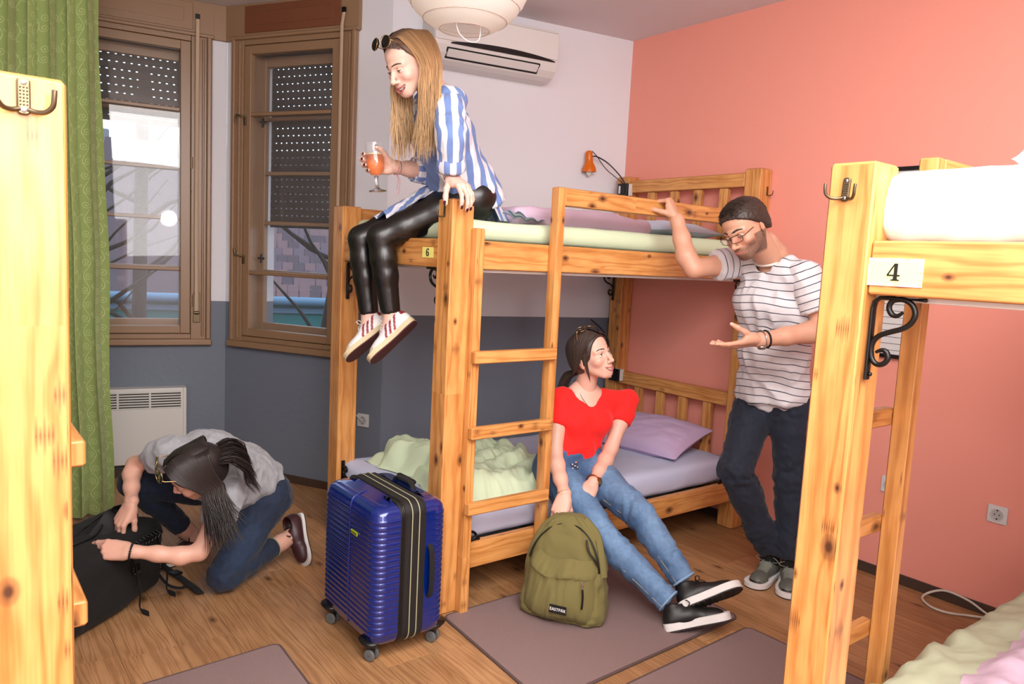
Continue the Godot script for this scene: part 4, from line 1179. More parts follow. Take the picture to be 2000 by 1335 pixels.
func build_luggage() -> void:
	var mb: MB
	var m := mat("blue_shell", Color(0.01, 0.135, 0.46), 0.20, 0.30); m.clearcoat_enabled = true; m.clearcoat = 1.0; m.clearcoat_roughness = 0.08
	cloth("black_cloth", Color(0.035, 0.035, 0.037), 9.0); cloth("black_zip", Color(0.05, 0.045, 0.045), 12.0, 0.7)
	mat("piping", Color(0.62, 0.62, 0.50), 0.5); mat("wheel_grey", Color(0.36, 0.37, 0.37), 0.55); mat("badge_green", Color(0.66, 0.74, 0.10), 0.5)
	# blue hard shell suitcase
	var o := thing("suitcase", "blue ribbed hard shell suitcase on four castors beside the bunk post", "suitcase", Vector3(-2.378, 0, 1.145))
	var zh := 0.222; var y0 := 0.068; var y1 := 0.592
	mb = MB.new(); mb.tr.origin = Vector3(-0.055, 0, 0); half_shell(mb, 0.098, zh, y0, y1, 0.042, 21, 0.0042, true)
	var sh := put("front_shell", mb, M.blue_shell, o)
	mb = MB.new(); mb.tr.origin = Vector3(0.050, 0, 0); half_shell(mb, 0.096, zh, y0, y1, 0.042, 21, 0.0042, false, 0.045)
	put("back_shell", mb, M.blue_shell, o)
	mb = MB.new()   # seam ridge down the broad face and over the top
	mb.tube(spline([Vector3(-0.154, 0.10, 0.02), Vector3(-0.156, 0.30, 0.02), Vector3(-0.156, 0.50, 0.02), Vector3(-0.150, 0.570, 0.02), Vector3(-0.125, 0.590, 0.015), Vector3(-0.08, 0.597, 0.01)], 6), 0.0032, 6)
	put("seam_ridge", mb, M.blue_shell, sh)
	mb = MB.new(); mb.box(Vector3(-0.1572, 0.462, 0.060), Vector3(0.004, 0.014, 0.052), 0.0012); var bd := put("badge", mb, M.badge_green, sh)
	put_mesh("badge_lettering", text_mesh("ATTiTUDE", 0.0105, "Droid Sans", true, 0.0006), M.ink, bd, Transform3D(Basis(Vector3.UP, -PI / 2), Vector3(-0.1595, 0.462, 0.060)))
	mb = MB.new()   # expandable middle
	var xs := [-0.060, -0.052, -0.046, -0.034, -0.031, -0.018, -0.012, 0.004, 0.012, 0.026, 0.034, 0.050, 0.056]
	var ds := [0.0, 0.006, 0.009, 0.010, 0.004, 0.011, 0.006, 0.012, 0.007, 0.012, 0.007, 0.009, 0.002]
	var rings := []
	for k in xs.size(): rings.append(band_ring(y0 - ds[k] * 0.5, y1 + 0.004 + ds[k] * 0.5, zh - 0.004 + ds[k] * 0.7, 0.048, xs[k]))
	mb.loft(rings, true, true, true, true)
	var mid := put("zip_gusset", mb, M.black_zip, o)
	for x in [-0.008, 0.022]:
		mb = MB.new(); var ring := band_ring(y0 - 0.006, y1 + 0.0105, zh + 0.0045, 0.05, x); ring.append(ring[0]); mb.tube(ring, 0.0022, 6, false); put("piping", mb, M.piping, mid)
	for x in [-0.047, -0.040]:
		mb = MB.new(); var ring := band_ring(y0 - 0.004, y1 + 0.0085, zh + 0.0025, 0.05, x); ring.append(ring[0]); mb.tube(ring, 0.0028, 6, false); put("zip_tape", mb, M.black_plastic, mid)
	mb = MB.new()   # handles
	mb.tube(spline([Vector3(0.082, 0.594, -0.075), Vector3(0.082, 0.612, -0.055), Vector3(0.083, 0.618, 0.0), Vector3(0.082, 0.612, 0.055), Vector3(0.082, 0.594, 0.075)], 5), 0.012, 8, true, 0.5, Vector3.UP)
	put("top_handle", mb, M.black_cloth, o)
	mb = MB.new()
	mb.tube(spline([Vector3(0.072, 0.425, 0.218), Vector3(0.073, 0.405, 0.236), Vector3(0.074, 0.325, 0.243), Vector3(0.075, 0.245, 0.236), Vector3(0.075, 0.222, 0.218)], 5), 0.012, 8, true, 0.5, Vector3(0, 0, 1))
	put("side_handle", mb, M.black_cloth, o)
	mb = MB.new()
	mb.box(Vector3(0.115, 0.602, -0.04), Vector3(0.022, 0.018, 0.13), 0.006); put("trolley_grip", mb, M.black_plastic, o)
	for w in [[-0.122, 0.157], [0.141, 0.157], [-0.122, -0.180], [0.141, -0.180]]:
		mb = MB.new()
		mb.lathe([Vector2(0.012, 0.030), Vector2(0.016, 0.048), Vector2(0.034, 0.064), Vector2(0.05, 0.085), Vector2(0.0, 0.09)], 14, Transform3D(Basis(), Vector3(w[0], 0, w[1])))
		mb.box(Vector3(w[0], 0.030, w[1]), Vector3(0.012, 0.034, 0.026), 0.004, Basis(Vector3.UP, 0.5))
		var c := put("castor", mb, M.black_plastic, o)
		mb = MB.new()
		for s in [-1, 1]:
			var ax := Basis(Vector3.UP, 0.5) * Basis(Vector3.BACK, PI / 2)
			mb.lathe([Vector2(0.002, -0.005), Vector2(0.018, -0.005), Vector2(0.0228, -0.003), Vector2(0.023, 0.003), Vector2(0.018, 0.005), Vector2(0.002, 0.005)], 18, Transform3D(ax, Vector3(w[0], 0.0232, w[1]) + ax.y * 0.0145 * s))
		put("wheel", mb, M.wheel_grey, c)
	# olive backpack
	cloth("olive_cloth", Color(0.44, 0.41, 0.235), 10.0)
	var P := Vector3(-1.645, 0.010, 1.412)
	var bx := Transform3D(Basis(Vector3.UP, -PI / 2 + 0.545) , Vector3.ZERO).basis
	bx = Basis(Vector3(0.50, 0, 0.866), Vector3.UP, Vector3(-0.866, 0, 0.50))
	o = thing("backpack", "olive green backpack standing on the rug between the feet of the woman in red", "backpack", P)
	var wn := noise(6.0, 91, 3); var wn2 := noise(14.0, 92, 2)
	mb = MB.new(); mb.tr.basis = bx
	rings = []
	var hs := [[0.0, 0.345, 0.15], [0.008, 0.365, 0.175], [0.03, 0.378, 0.19], [0.06, 0.375, 0.195], [0.10, 0.36, 0.19], [0.15, 0.345, 0.18], [0.20, 0.335, 0.17], [0.25, 0.318, 0.155], [0.30, 0.29, 0.135], [0.34, 0.255, 0.115], [0.37, 0.215, 0.10], [0.395, 0.165, 0.085], [0.410, 0.11, 0.065], [0.418, 0.05, 0.04]]
	var fine_h := []
	for k in hs.size() - 1:
		for j in 3:
			var t := j / 3.0
			fine_h.append([lerpf(hs[k][0], hs[k + 1][0], t), lerpf(hs[k][1], hs[k + 1][1], t), lerpf(hs[k][2], hs[k + 1][2], t)])
	fine_h.append(hs[-1])
	for q in fine_h:
		var ring := []
		for i in 56:
			var a := TAU * i / 56
			var cx := signf(cos(a)) * pow(absf(cos(a)), 0.55); var sz := signf(sin(a)) * pow(absf(sin(a)), 0.6)
			var d := 0.010 * wn.get_noise_3d(cx * 0.30, q[0] * 2.2, sz * 0.3) + 0.004 * wn2.get_noise_3d(cx * 0.4, q[0] * 2.0, sz)
			ring.append(Vector3(cx * (q[1] * 0.5 + d), q[0], sz * (q[2] * 0.5 + d * 1.3) - q[0] * 0.16 + 0.02))
		rings.append(ring)
	mb.loft(rings, true, true, true, true)
	put("main_body", mb, M.olive_cloth, o)
	mb = MB.new(); mb.tr.basis = bx     # front pocket with its sagging top fold
	rings = []
	for q in [[0.018, 0.30, 0.0], [0.022, 0.315, 0.030], [0.05, 0.325, 0.052], [0.09, 0.318, 0.060], [0.13, 0.305, 0.056], [0.165, 0.295, 0.050], [0.185, 0.292, 0.040], [0.196, 0.295, 0.044], [0.205, 0.294, 0.052], [0.222, 0.286, 0.040], [0.24, 0.27, 0.022], [0.262, 0.24, 0.004]]:
		var ring := []
		for i in 41:
			var t := i / 40.0 * 2.0 - 1.0
			var prof := pow(maxf(0.0, 1.0 - pow(absf(t), 3.2)), 0.5)
			var d := 0.011 * wn.get_noise_2d(t * 0.35, q[0] * 2.5) + 0.008 * wn2.get_noise_2d(t * 0.5, q[0] * 3.0)
			ring.append(Vector3(t * q[1] * 0.5, q[0] + 0.012 * t * t * (1.0 if q[0] > 0.15 else 0.0) + 0.006 * sin(t * 5.0), 0.104 - 0.03 * t * t - q[0] * 0.12 + prof * (q[2] + d * smoothstep(0.0, 0.03, q[2]))))
		rings.append(ring)
	mb.loft(rings, false, false, false, false)
	var pk := put("front_pocket", mb, M.olive_cloth, o)
	mb = MB.new(); mb.tr.basis = bx
	var arch := []
	for k in 25:
		var a := PI * (0.06 + 0.88 * k / 24.0)
		arch.append(Vector3(0.155 * cos(a), 0.20 + 0.188 * sin(a), 0.050 - 0.055 * sin(a) * sin(a)))
	mb.tube(arch, 0.0055, 6, true, 0.6); put("zip", mb, M.black_plastic, o)
	mb = MB.new(); mb.tr.basis = bx    # cord on the right of the zip
	mb.tube(spline([Vector3(0.088, 0.345, 0.030), Vector3(0.105, 0.305, 0.048), Vector3(0.132, 0.275, 0.050), Vector3(0.150, 0.245, 0.046), Vector3(0.153, 0.22, 0.045)], 4), 0.0045, 6); put("zip_cord", mb, M.black_plastic, o)
	mb = MB.new(); mb.tr.basis = bx
	mb.box(Vector3(0.020, 0.082, 0.158), Vector3(0.074, 0.034, 0.003), 0.001, Basis(Vector3.RIGHT, -0.12)); var lb := put("label_patch", mb, M.black_cloth, pk)
	put_mesh("lettering", text_mesh("EASTPAK", 0.0165, "Droid Sans", true, 0.0006), M.plate_white, pk, Transform3D(bx * Basis(Vector3.RIGHT, -0.12), bx * Vector3(0.020, 0.082, 0.1602)))
	mb = MB.new(); mb.tr.basis = bx
	mb.box(Vector3(0.108, 0.205, 0.134), Vector3(0.011, 0.010, 0.008), 0.003); mb.box(Vector3(0.112, 0.188, 0.138), Vector3(0.008, 0.026, 0.003), 0.001)
	put("zip_pull", mb, M.chrome, pk)
	mb = MB.new(); mb.tr.basis = bx
	mb.tube(spline([Vector3(0.113, 0.178, 0.138), Vector3(0.117, 0.15, 0.141), Vector3(0.117, 0.12, 0.142), Vector3(0.115, 0.098, 0.140)], 4), 0.0042, 6); put("zip_cord", mb, M.black_plastic, pk)
	mb = MB.new(); mb.tr.basis = bx   # shoulder strap along the left edge
	mb.tube(spline([Vector3(-0.06, 0.41, -0.03), Vector3(-0.115, 0.36, -0.015), Vector3(-0.150, 0.29, 0.012), Vector3(-0.172, 0.20, 0.02), Vector3(-0.182, 0.12, 0.0)], 5), 0.016, 8, true, 0.3, Vector3(-0.6, 0.4, 0.7).normalized()); put("shoulder_strap", mb, M.olive_cloth, o)
	mb = MB.new(); mb.tr.basis = bx
	mb.tube(spline([Vector3(0.06, 0.41, -0.03), Vector3(0.118, 0.36, -0.015), Vector3(0.150, 0.29, 0.014), Vector3(0.172, 0.20, 0.03)], 5), 0.016, 8, true, 0.3, Vector3(0.6, 0.4, 0.7).normalized()); put("shoulder_strap", mb, M.olive_cloth, o)
	# black rucksack that the kneeling woman opens
	cloth("grey_lining", Color(0.12, 0.13, 0.135), 9.0, 0.6)
	o = thing("rucksack", "black rucksack held open on the floor by the kneeling woman", "backpack", Vector3(-3.285, 0.004, 0.345))
	bx = Basis(Vector3(0.72, 0, -0.69).normalized(), Vector3.UP, Vector3(0.69, 0, 0.72).normalized())
	mb = MB.new(); mb.tr.basis = bx
	mb.tr.origin = Vector3(0, 0.155, 0)
	mb.soft(Vector3(0.60, 0.31, 0.34), 0.07, 0.022, func(p: Vector3) -> Vector3:
		var d := 0.010 * wn.get_noise_3d(p.x, p.y * 1.4, p.z)
		p.z += d + (0.012 * cos(p.x * 9.0) if p.z > 0 else 0.0)
		p.y += 0.012 * wn.get_noise_3d(p.x * 0.8, 5.0, p.z * 0.8) + (0.03 * (p.x - 0.0) * -0.4 if p.y > 0 else 0.0)
		p.x += d
		return p)
	put("main_body", mb, M.black_cloth, o)
	mb = MB.new(); mb.tr.basis = bx; mb.tr.origin = Vector3(0, 0.10, 0.165)
	mb.soft(Vector3(0.50, 0.17, 0.09), 0.04, 0.02, func(p: Vector3) -> Vector3:
		p.z += 0.008 * wn.get_noise_3d(p.x * 1.5, p.y * 2.0, 3.0)
		return p)
	put("front_pocket", mb, M.black_cloth, o)
	# lid pulled up towards the hand: two flaps with the grey lining between
	mb = MB.new(); mb.tr.basis = bx
	mb.sheet(24, 14, func(u: float, v: float) -> Vector3:
		var x := lerpf(-0.29, 0.27, u)
		var peak := exp(-pow((u - 0.80) / 0.20, 2))
		var zz := lerpf(-0.16, -0.02 + 0.03 * peak, v)
		return Vector3(x, 0.285 + v * (0.035 + 0.055 * peak) + 0.006 * wn.get_noise_2d(x * 2.0, v), zz), true)
	mb.sheet(24, 12, func(u: float, v: float) -> Vector3:
		var x := lerpf(-0.29, 0.27, u)
		var peak := exp(-pow((u - 0.80) / 0.20, 2))
		return Vector3(x, 0.318 + (0.055 * peak) - v * (0.03 + 0.045 * peak), lerpf(-0.02 + 0.03 * peak, 0.01, v)), true)
	put("lid_flap", mb, M.black_cloth, o)
	mb = MB.new(); mb.tr.basis = bx
	mb.sheet(20, 12, func(u: float, v: float) -> Vector3:
		var x := lerpf(0.0, 0.26, u)
		var peak := exp(-pow((u - 0.42) / 0.30, 2))
		return Vector3(x, 0.300 + (1.0 - v) * 0.070 * peak - 0.012 * v + 0.004 * sin(x * 70.0), lerpf(0.01, 0.13, v)), true)
	put("lining", mb, M.grey_lining, o)
	mb = MB.new(); mb.tr.basis = bx
	mb.tube(spline([Vector3(-0.26, 0.315, 0.015), Vector3(-0.05, 0.318, 0.055), Vector3(0.08, 0.335, 0.02), Vector3(0.155, 0.372, 0.01), Vector3(0.20, 0.35, 0.02), Vector3(0.25, 0.31, 0.05)], 6), 0.006, 6); put("zip", mb, M.black_plastic, o)
	# moulded grab handle
	mb = MB.new(); mb.tr.basis = bx
	mb.tube(spline([Vector3(-0.02, 0.262, 0.165), Vector3(0.01, 0.272, 0.185), Vector3(0.10, 0.272, 0.19), Vector3(0.19, 0.268, 0.185), Vector3(0.215, 0.258, 0.165)], 5), 0.020, 8, true, 0.6)
	var gh := put("grab_handle", mb, M.black_plastic, o)
	for k in 7:
		mb = MB.new(); mb.tr.basis = bx
		mb.tube([Vector3(0.035 + k * 0.022, 0.290, 0.192), Vector3(0.045 + k * 0.022, 0.276, 0.206), Vector3(0.035 + k * 0.022, 0.258, 0.204)], 0.003, 5); put("grip_rib", mb, M.black_plastic, gh)
	for q in [[0.02, 0.20], [0.20, 0.185]]:
		mb = MB.new(); mb.tr.basis = bx
		mb.tube(spline([Vector3(q[0], 0.255, 0.178), Vector3(q[0], q[1], 0.200), Vector3(q[0], 0.09, 0.222), Vector3(q[0] - 0.005, 0.02, 0.225), Vector3(q[0] - 0.015, 0.006, 0.27)], 5), 0.016, 8, true, 0.15, bx * Vector3(0, 0.1, 1))
		var st := put("compression_strap", mb, M.black_cloth, o)
		mb = MB.new(); mb.tr.basis = bx
		mb.box(Vector3(q[0], q[1] - 0.015, 0.205), Vector3(0.044, 0.030, 0.010), 0.004); put("buckle", mb, M.black_plastic, st)
		mb = MB.new(); mb.tr.basis = bx
		mb.tube([Vector3(q[0] - 0.018, q[1] - 0.032, 0.212), Vector3(q[0] + 0.018, q[1] - 0.032, 0.212)], 0.0035, 6); put("buckle_bar", mb, M.chrome, st)
	mb = MB.new()   # hip belt strap trailing on the floor to the right
	mb.tube(spline([Vector3(0.27, 0.13, -0.17), Vector3(0.31, 0.10, -0.20), Vector3(0.335, 0.03, -0.22), Vector3(0.37, 0.010, -0.14), Vector3(0.40, 0.008, 0.02), Vector3(0.41, 0.008, 0.11)], 6), 0.019, 8, true, 0.14, Vector3(0.2, 1, 0.1).normalized())
	put("hip_strap", mb, M.black_cloth, o)
	mb = MB.new()
	mb.tube(spline([Vector3(0.27, 0.08, -0.06), Vector3(0.31, 0.02, -0.02), Vector3(0.36, 0.010, 0.02), Vector3(0.395, 0.010, -0.02)], 6), 0.010, 8, true, 0.25, Vector3(0.1, 1, 0.1).normalized())
	put("hip_strap", mb, M.black_cloth, o)
	mb = MB.new(); mb.box(Vector3(0.372, 0.014, -0.14), Vector3(0.045, 0.012, 0.05), 0.005, Basis(Vector3.UP, 0.4)); put("buckle", mb, M.black_plastic, o)

# ---------------------------------------------------------------- figures: a distance field on a grid, meshed as surface nets
class Field:
	var o: Vector3
	var h: float
	var nx: int
	var ny: int
	var nz: int
	var f: PackedFloat32Array

	func _init(lo: Vector3, hi: Vector3, cell: float) -> void:
		h = cell; o = lo
		nx = int((hi.x - lo.x) / h) + 2; ny = int((hi.y - lo.y) / h) + 2; nz = int((hi.z - lo.z) / h) + 2
		f.resize(nx * ny * nz); f.fill(1.0)

	# tapered capsule a-b blended in with smoothing k; wide > 1 stretches it along side; ends: 1 flat at a, 2 flat at b; cut: take away instead
	func cap(a: Vector3, b: Vector3, ra: float, rb: float, k := 0.01, wide := 1.0, side := Vector3.ZERO, ends := 0, cut := false) -> void:
		var m := maxf(ra, rb) * maxf(1.0, wide) + k + 2.5 * h
		var lo := Vector3(minf(a.x, b.x), minf(a.y, b.y), minf(a.z, b.z)) - Vector3(m, m, m) - o
		var hi := Vector3(maxf(a.x, b.x), maxf(a.y, b.y), maxf(a.z, b.z)) + Vector3(m, m, m) - o
		var x0 := maxi(0, int(lo.x / h)); var x1 := mini(nx - 1, int(hi.x / h))
		var y0 := maxi(0, int(lo.y / h)); var y1 := mini(ny - 1, int(hi.y / h))
		var z0 := maxi(0, int(lo.z / h)); var z1 := mini(nz - 1, int(hi.z / h))
		var ab := b - a; var l2 := ab.length_squared(); var ln := sqrt(l2)
		if l2 < 1e-12: l2 = 1.0
		var dir := ab / maxf(ln, 1e-6)
		var sq := 1.0 / wide - 1.0; var widen := wide != 1.0
		var kk := maxf(k, 1e-5)
		for z in range(z0, z1 + 1):
			for y in range(y0, y1 + 1):
				var i := (z * ny + y) * nx + x0
				var p := Vector3(o.x + x0 * h, o.y + y * h, o.z + z * h) - a
				for x in range(x0, x1 + 1):
					var t := clampf(p.dot(ab) / l2, 0.0, 1.0)
					var q := p - ab * t
					if widen: q += side * (q.dot(side) * sq)
					var d := q.length() - (ra + (rb - ra) * t)
					if ends:
						var s := p.dot(dir)
						if ends & 1: d = maxf(d, -s)
						if ends & 2: d = maxf(d, s - ln)
					var c := f[i]
					if cut:
						var e := -d
						var w := maxf(kk - absf(c - e), 0.0) / kk
						f[i] = maxf(c, e) + w * w * kk * 0.25
					else:
						var w := maxf(kk - absf(c - d), 0.0) / kk
						f[i] = minf(c, d) - w * w * kk * 0.25
					i += 1
					p.x += h

	# ellipsoid with axes bs and radii r
	func ell(ctr: Vector3, r: Vector3, bs := Basis(), k := 0.01, cut := false) -> void:
		var rm := maxf(r.x, maxf(r.y, r.z)); var m := rm + k + 2.5 * h
		var x0 := maxi(0, int((ctr.x - m - o.x) / h)); var x1 := mini(nx - 1, int((ctr.x + m - o.x) / h))
		var y0 := maxi(0, int((ctr.y - m - o.y) / h)); var y1 := mini(ny - 1, int((ctr.y + m - o.y) / h))
		var z0 := maxi(0, int((ctr.z - m - o.z) / h)); var z1 := mini(nz - 1, int((ctr.z + m - o.z) / h))
		var inv := bs.transposed(); var kk := maxf(k, 1e-5); var rs := minf(r.x, minf(r.y, r.z))
		for z in range(z0, z1 + 1):
			for y in range(y0, y1 + 1):
				var i := (z * ny + y) * nx + x0
				for x in range(x0, x1 + 1):
					var q := inv * (Vector3(o.x + x * h, o.y + y * h, o.z + z * h) - ctr)
					var g := q / r
					var l := g.length()
					var d := -rs if l < 1e-4 else l * (l - 1.0) / (g / r).length()
					var c := f[i]
					if cut:
						var e := -d
						var w := maxf(kk - absf(c - e), 0.0) / kk
						f[i] = maxf(c, e) + w * w * kk * 0.25
					else:
						var w := maxf(kk - absf(c - d), 0.0) / kk
						f[i] = minf(c, d) - w * w * kk * 0.25
					i += 1

	func limb(pts: Array, k := 0.012, ends := 0) -> void:   # points as [place, radius]
		var n := pts.size()
		for i in n - 1:
			cap(pts[i][0], pts[i + 1][0], pts[i][1], pts[i + 1][1], k, 1.0, Vector3.ZERO, (ends & 1 if i == 0 else 0) | (ends & 2 if i == n - 2 else 0))

	# keep only what lies on the far side of a plane (normal n points at what goes), within reach of ctr
	func slice(p0: Vector3, n: Vector3, ctr: Vector3, reach: float) -> void:
		var r2 := reach * reach
		for z in nz:
			for y in ny:
				var i := (z * ny + y) * nx
				for x in nx:
					var p := Vector3(o.x + x * h, o.y + y * h, o.z + z * h)
					if f[i] < 0.06 and (p - ctr).length_squared() < r2:
						f[i] = maxf(f[i], (p - p0).dot(n))
					i += 1

	# first surface met from the front (+z) at x, y
	func front(px: float, py: float) -> float:
		var x := clampi(int(round((px - o.x) / h)), 0, nx - 1); var y := clampi(int(round((py - o.y) / h)), 0, ny - 1)
		var last := 1.0
		for z in range(nz - 1, -1, -1):
			var v := f[(z * ny + y) * nx + x]
			if v < 0.0: return o.z + (z + (v / (v - last) if last > v else 0.0)) * h
			last = v
		return 0.0

	func mesh_into(mb: MB, paint = null, map = null) -> void:
		var base := mb.v.size()
		var at := PackedInt32Array(); at.resize(nx * ny * nz); at.fill(-1)
		var sx := 1; var sy := nx; var sz := nx * ny
		var off := [0, sx, sy, sx + sy, sz, sx + sz, sy + sz, sx + sy + sz]
		var o3 := sx + sy; var o5 := sx + sz; var o6 := sy + sz; var o7 := sx + sy + sz
		for z in nz - 1:
			for y in ny - 1:
				var i := (z * ny + y) * nx
				for x in nx - 1:
					var a := f[i]
					if a > 2.0 * h or a < -2.0 * h:
						i += 1
						continue
					var b := f[i + sx]; var c := f[i + sy]; var d := f[i + o3]; var e := f[i + sz]; var g := f[i + o5]; var j := f[i + o6]; var k := f[i + o7]
					var neg := int(a < 0) + int(b < 0) + int(c < 0) + int(d < 0) + int(e < 0) + int(g < 0) + int(j < 0) + int(k < 0)
					if neg == 0 or neg == 8:
						i += 1
						continue
					var s := Vector3.ZERO; var m := 0.0
					if (a < 0) != (b < 0): s += Vector3(a / (a - b), 0, 0); m += 1.0
					if (c < 0) != (d < 0): s += Vector3(c / (c - d), 1, 0); m += 1.0
					if (e < 0) != (g < 0): s += Vector3(e / (e - g), 0, 1); m += 1.0
					if (j < 0) != (k < 0): s += Vector3(j / (j - k), 1, 1); m += 1.0
					if (a < 0) != (c < 0): s += Vector3(0, a / (a - c), 0); m += 1.0
					if (b < 0) != (d < 0): s += Vector3(1, b / (b - d), 0); m += 1.0
					if (e < 0) != (j < 0): s += Vector3(0, e / (e - j), 1); m += 1.0
					if (g < 0) != (k < 0): s += Vector3(1, g / (g - k), 1); m += 1.0
					if (a < 0) != (e < 0): s += Vector3(0, 0, a / (a - e)); m += 1.0
					if (b < 0) != (g < 0): s += Vector3(1, 0, b / (b - g)); m += 1.0
					if (c < 0) != (j < 0): s += Vector3(0, 1, c / (c - j)); m += 1.0
					if (d < 0) != (k < 0): s += Vector3(1, 1, d / (d - k)); m += 1.0
					var p := o + (Vector3(x, y, z) + s / m) * h
					if paint != null: mb.col = paint.call(p)
					var gr := Vector3(b + d + g + k - a - c - e - j, c + d + j + k - a - b - e - g, e + g + j + k - a - b - c - d)
					at[i] = mb.vert(p, gr, map.call(p) if map != null else Vector2.ZERO)
					i += 1
		mb.col = Color(1, 1, 1)
		for z in range(1, nz - 1):
			for y in range(1, ny - 1):
				var i := (z * ny + y) * nx + 1
				for x in range(1, nx - 1):
					var a := f[i]
					if a > 2.0 * h or a < -2.0 * h:
						i += 1
						continue
					var ins := a < 0
					if ins != (f[i + sx] < 0):
						net(mb, at[i - sy - sz], at[i - sz], at[i], at[i - sy], ins)
					if ins != (f[i + sy] < 0):
						net(mb, at[i - sx - sz], at[i - sx], at[i], at[i - sz], ins)
					if ins != (f[i + sz] < 0):
						net(mb, at[i - sx - sy], at[i - sy], at[i], at[i - sx], ins)
					i += 1

	func net(mb: MB, a: int, b: int, c: int, d: int, ins: bool) -> void:
		if a < 0 or b < 0 or c < 0 or d < 0: return
		if ins: mb.quad(a, b, c, d)
		else: mb.quad(d, c, b, a)

func shade(c: Color, k: float) -> Color: return Color(c.r * k, c.g * k, c.b * k)

# push points along their normals by noise (folds of cloth), then work the normals out again
func crease(mb: MB, amp: float, fn: FastNoiseLite, stretch := Vector3.ONE, where = null) -> void:
	for i in mb.v.size():
		var p := mb.v[i]
		var w: float = where.call(p) if where != null else 1.0
		var s := fn.get_noise_3dv(p * stretch)
		mb.v[i] = p + mb.n[i] * amp * w * (1.0 - 3.2 * absf(s))
	mb.smooth()

func look_basis(fwd: Vector3, up: Vector3) -> Basis:   # z along fwd, x to the figure's left
	var z := fwd.normalized(); var x := up.cross(z).normalized()
	return Basis(x, z.cross(x), z)

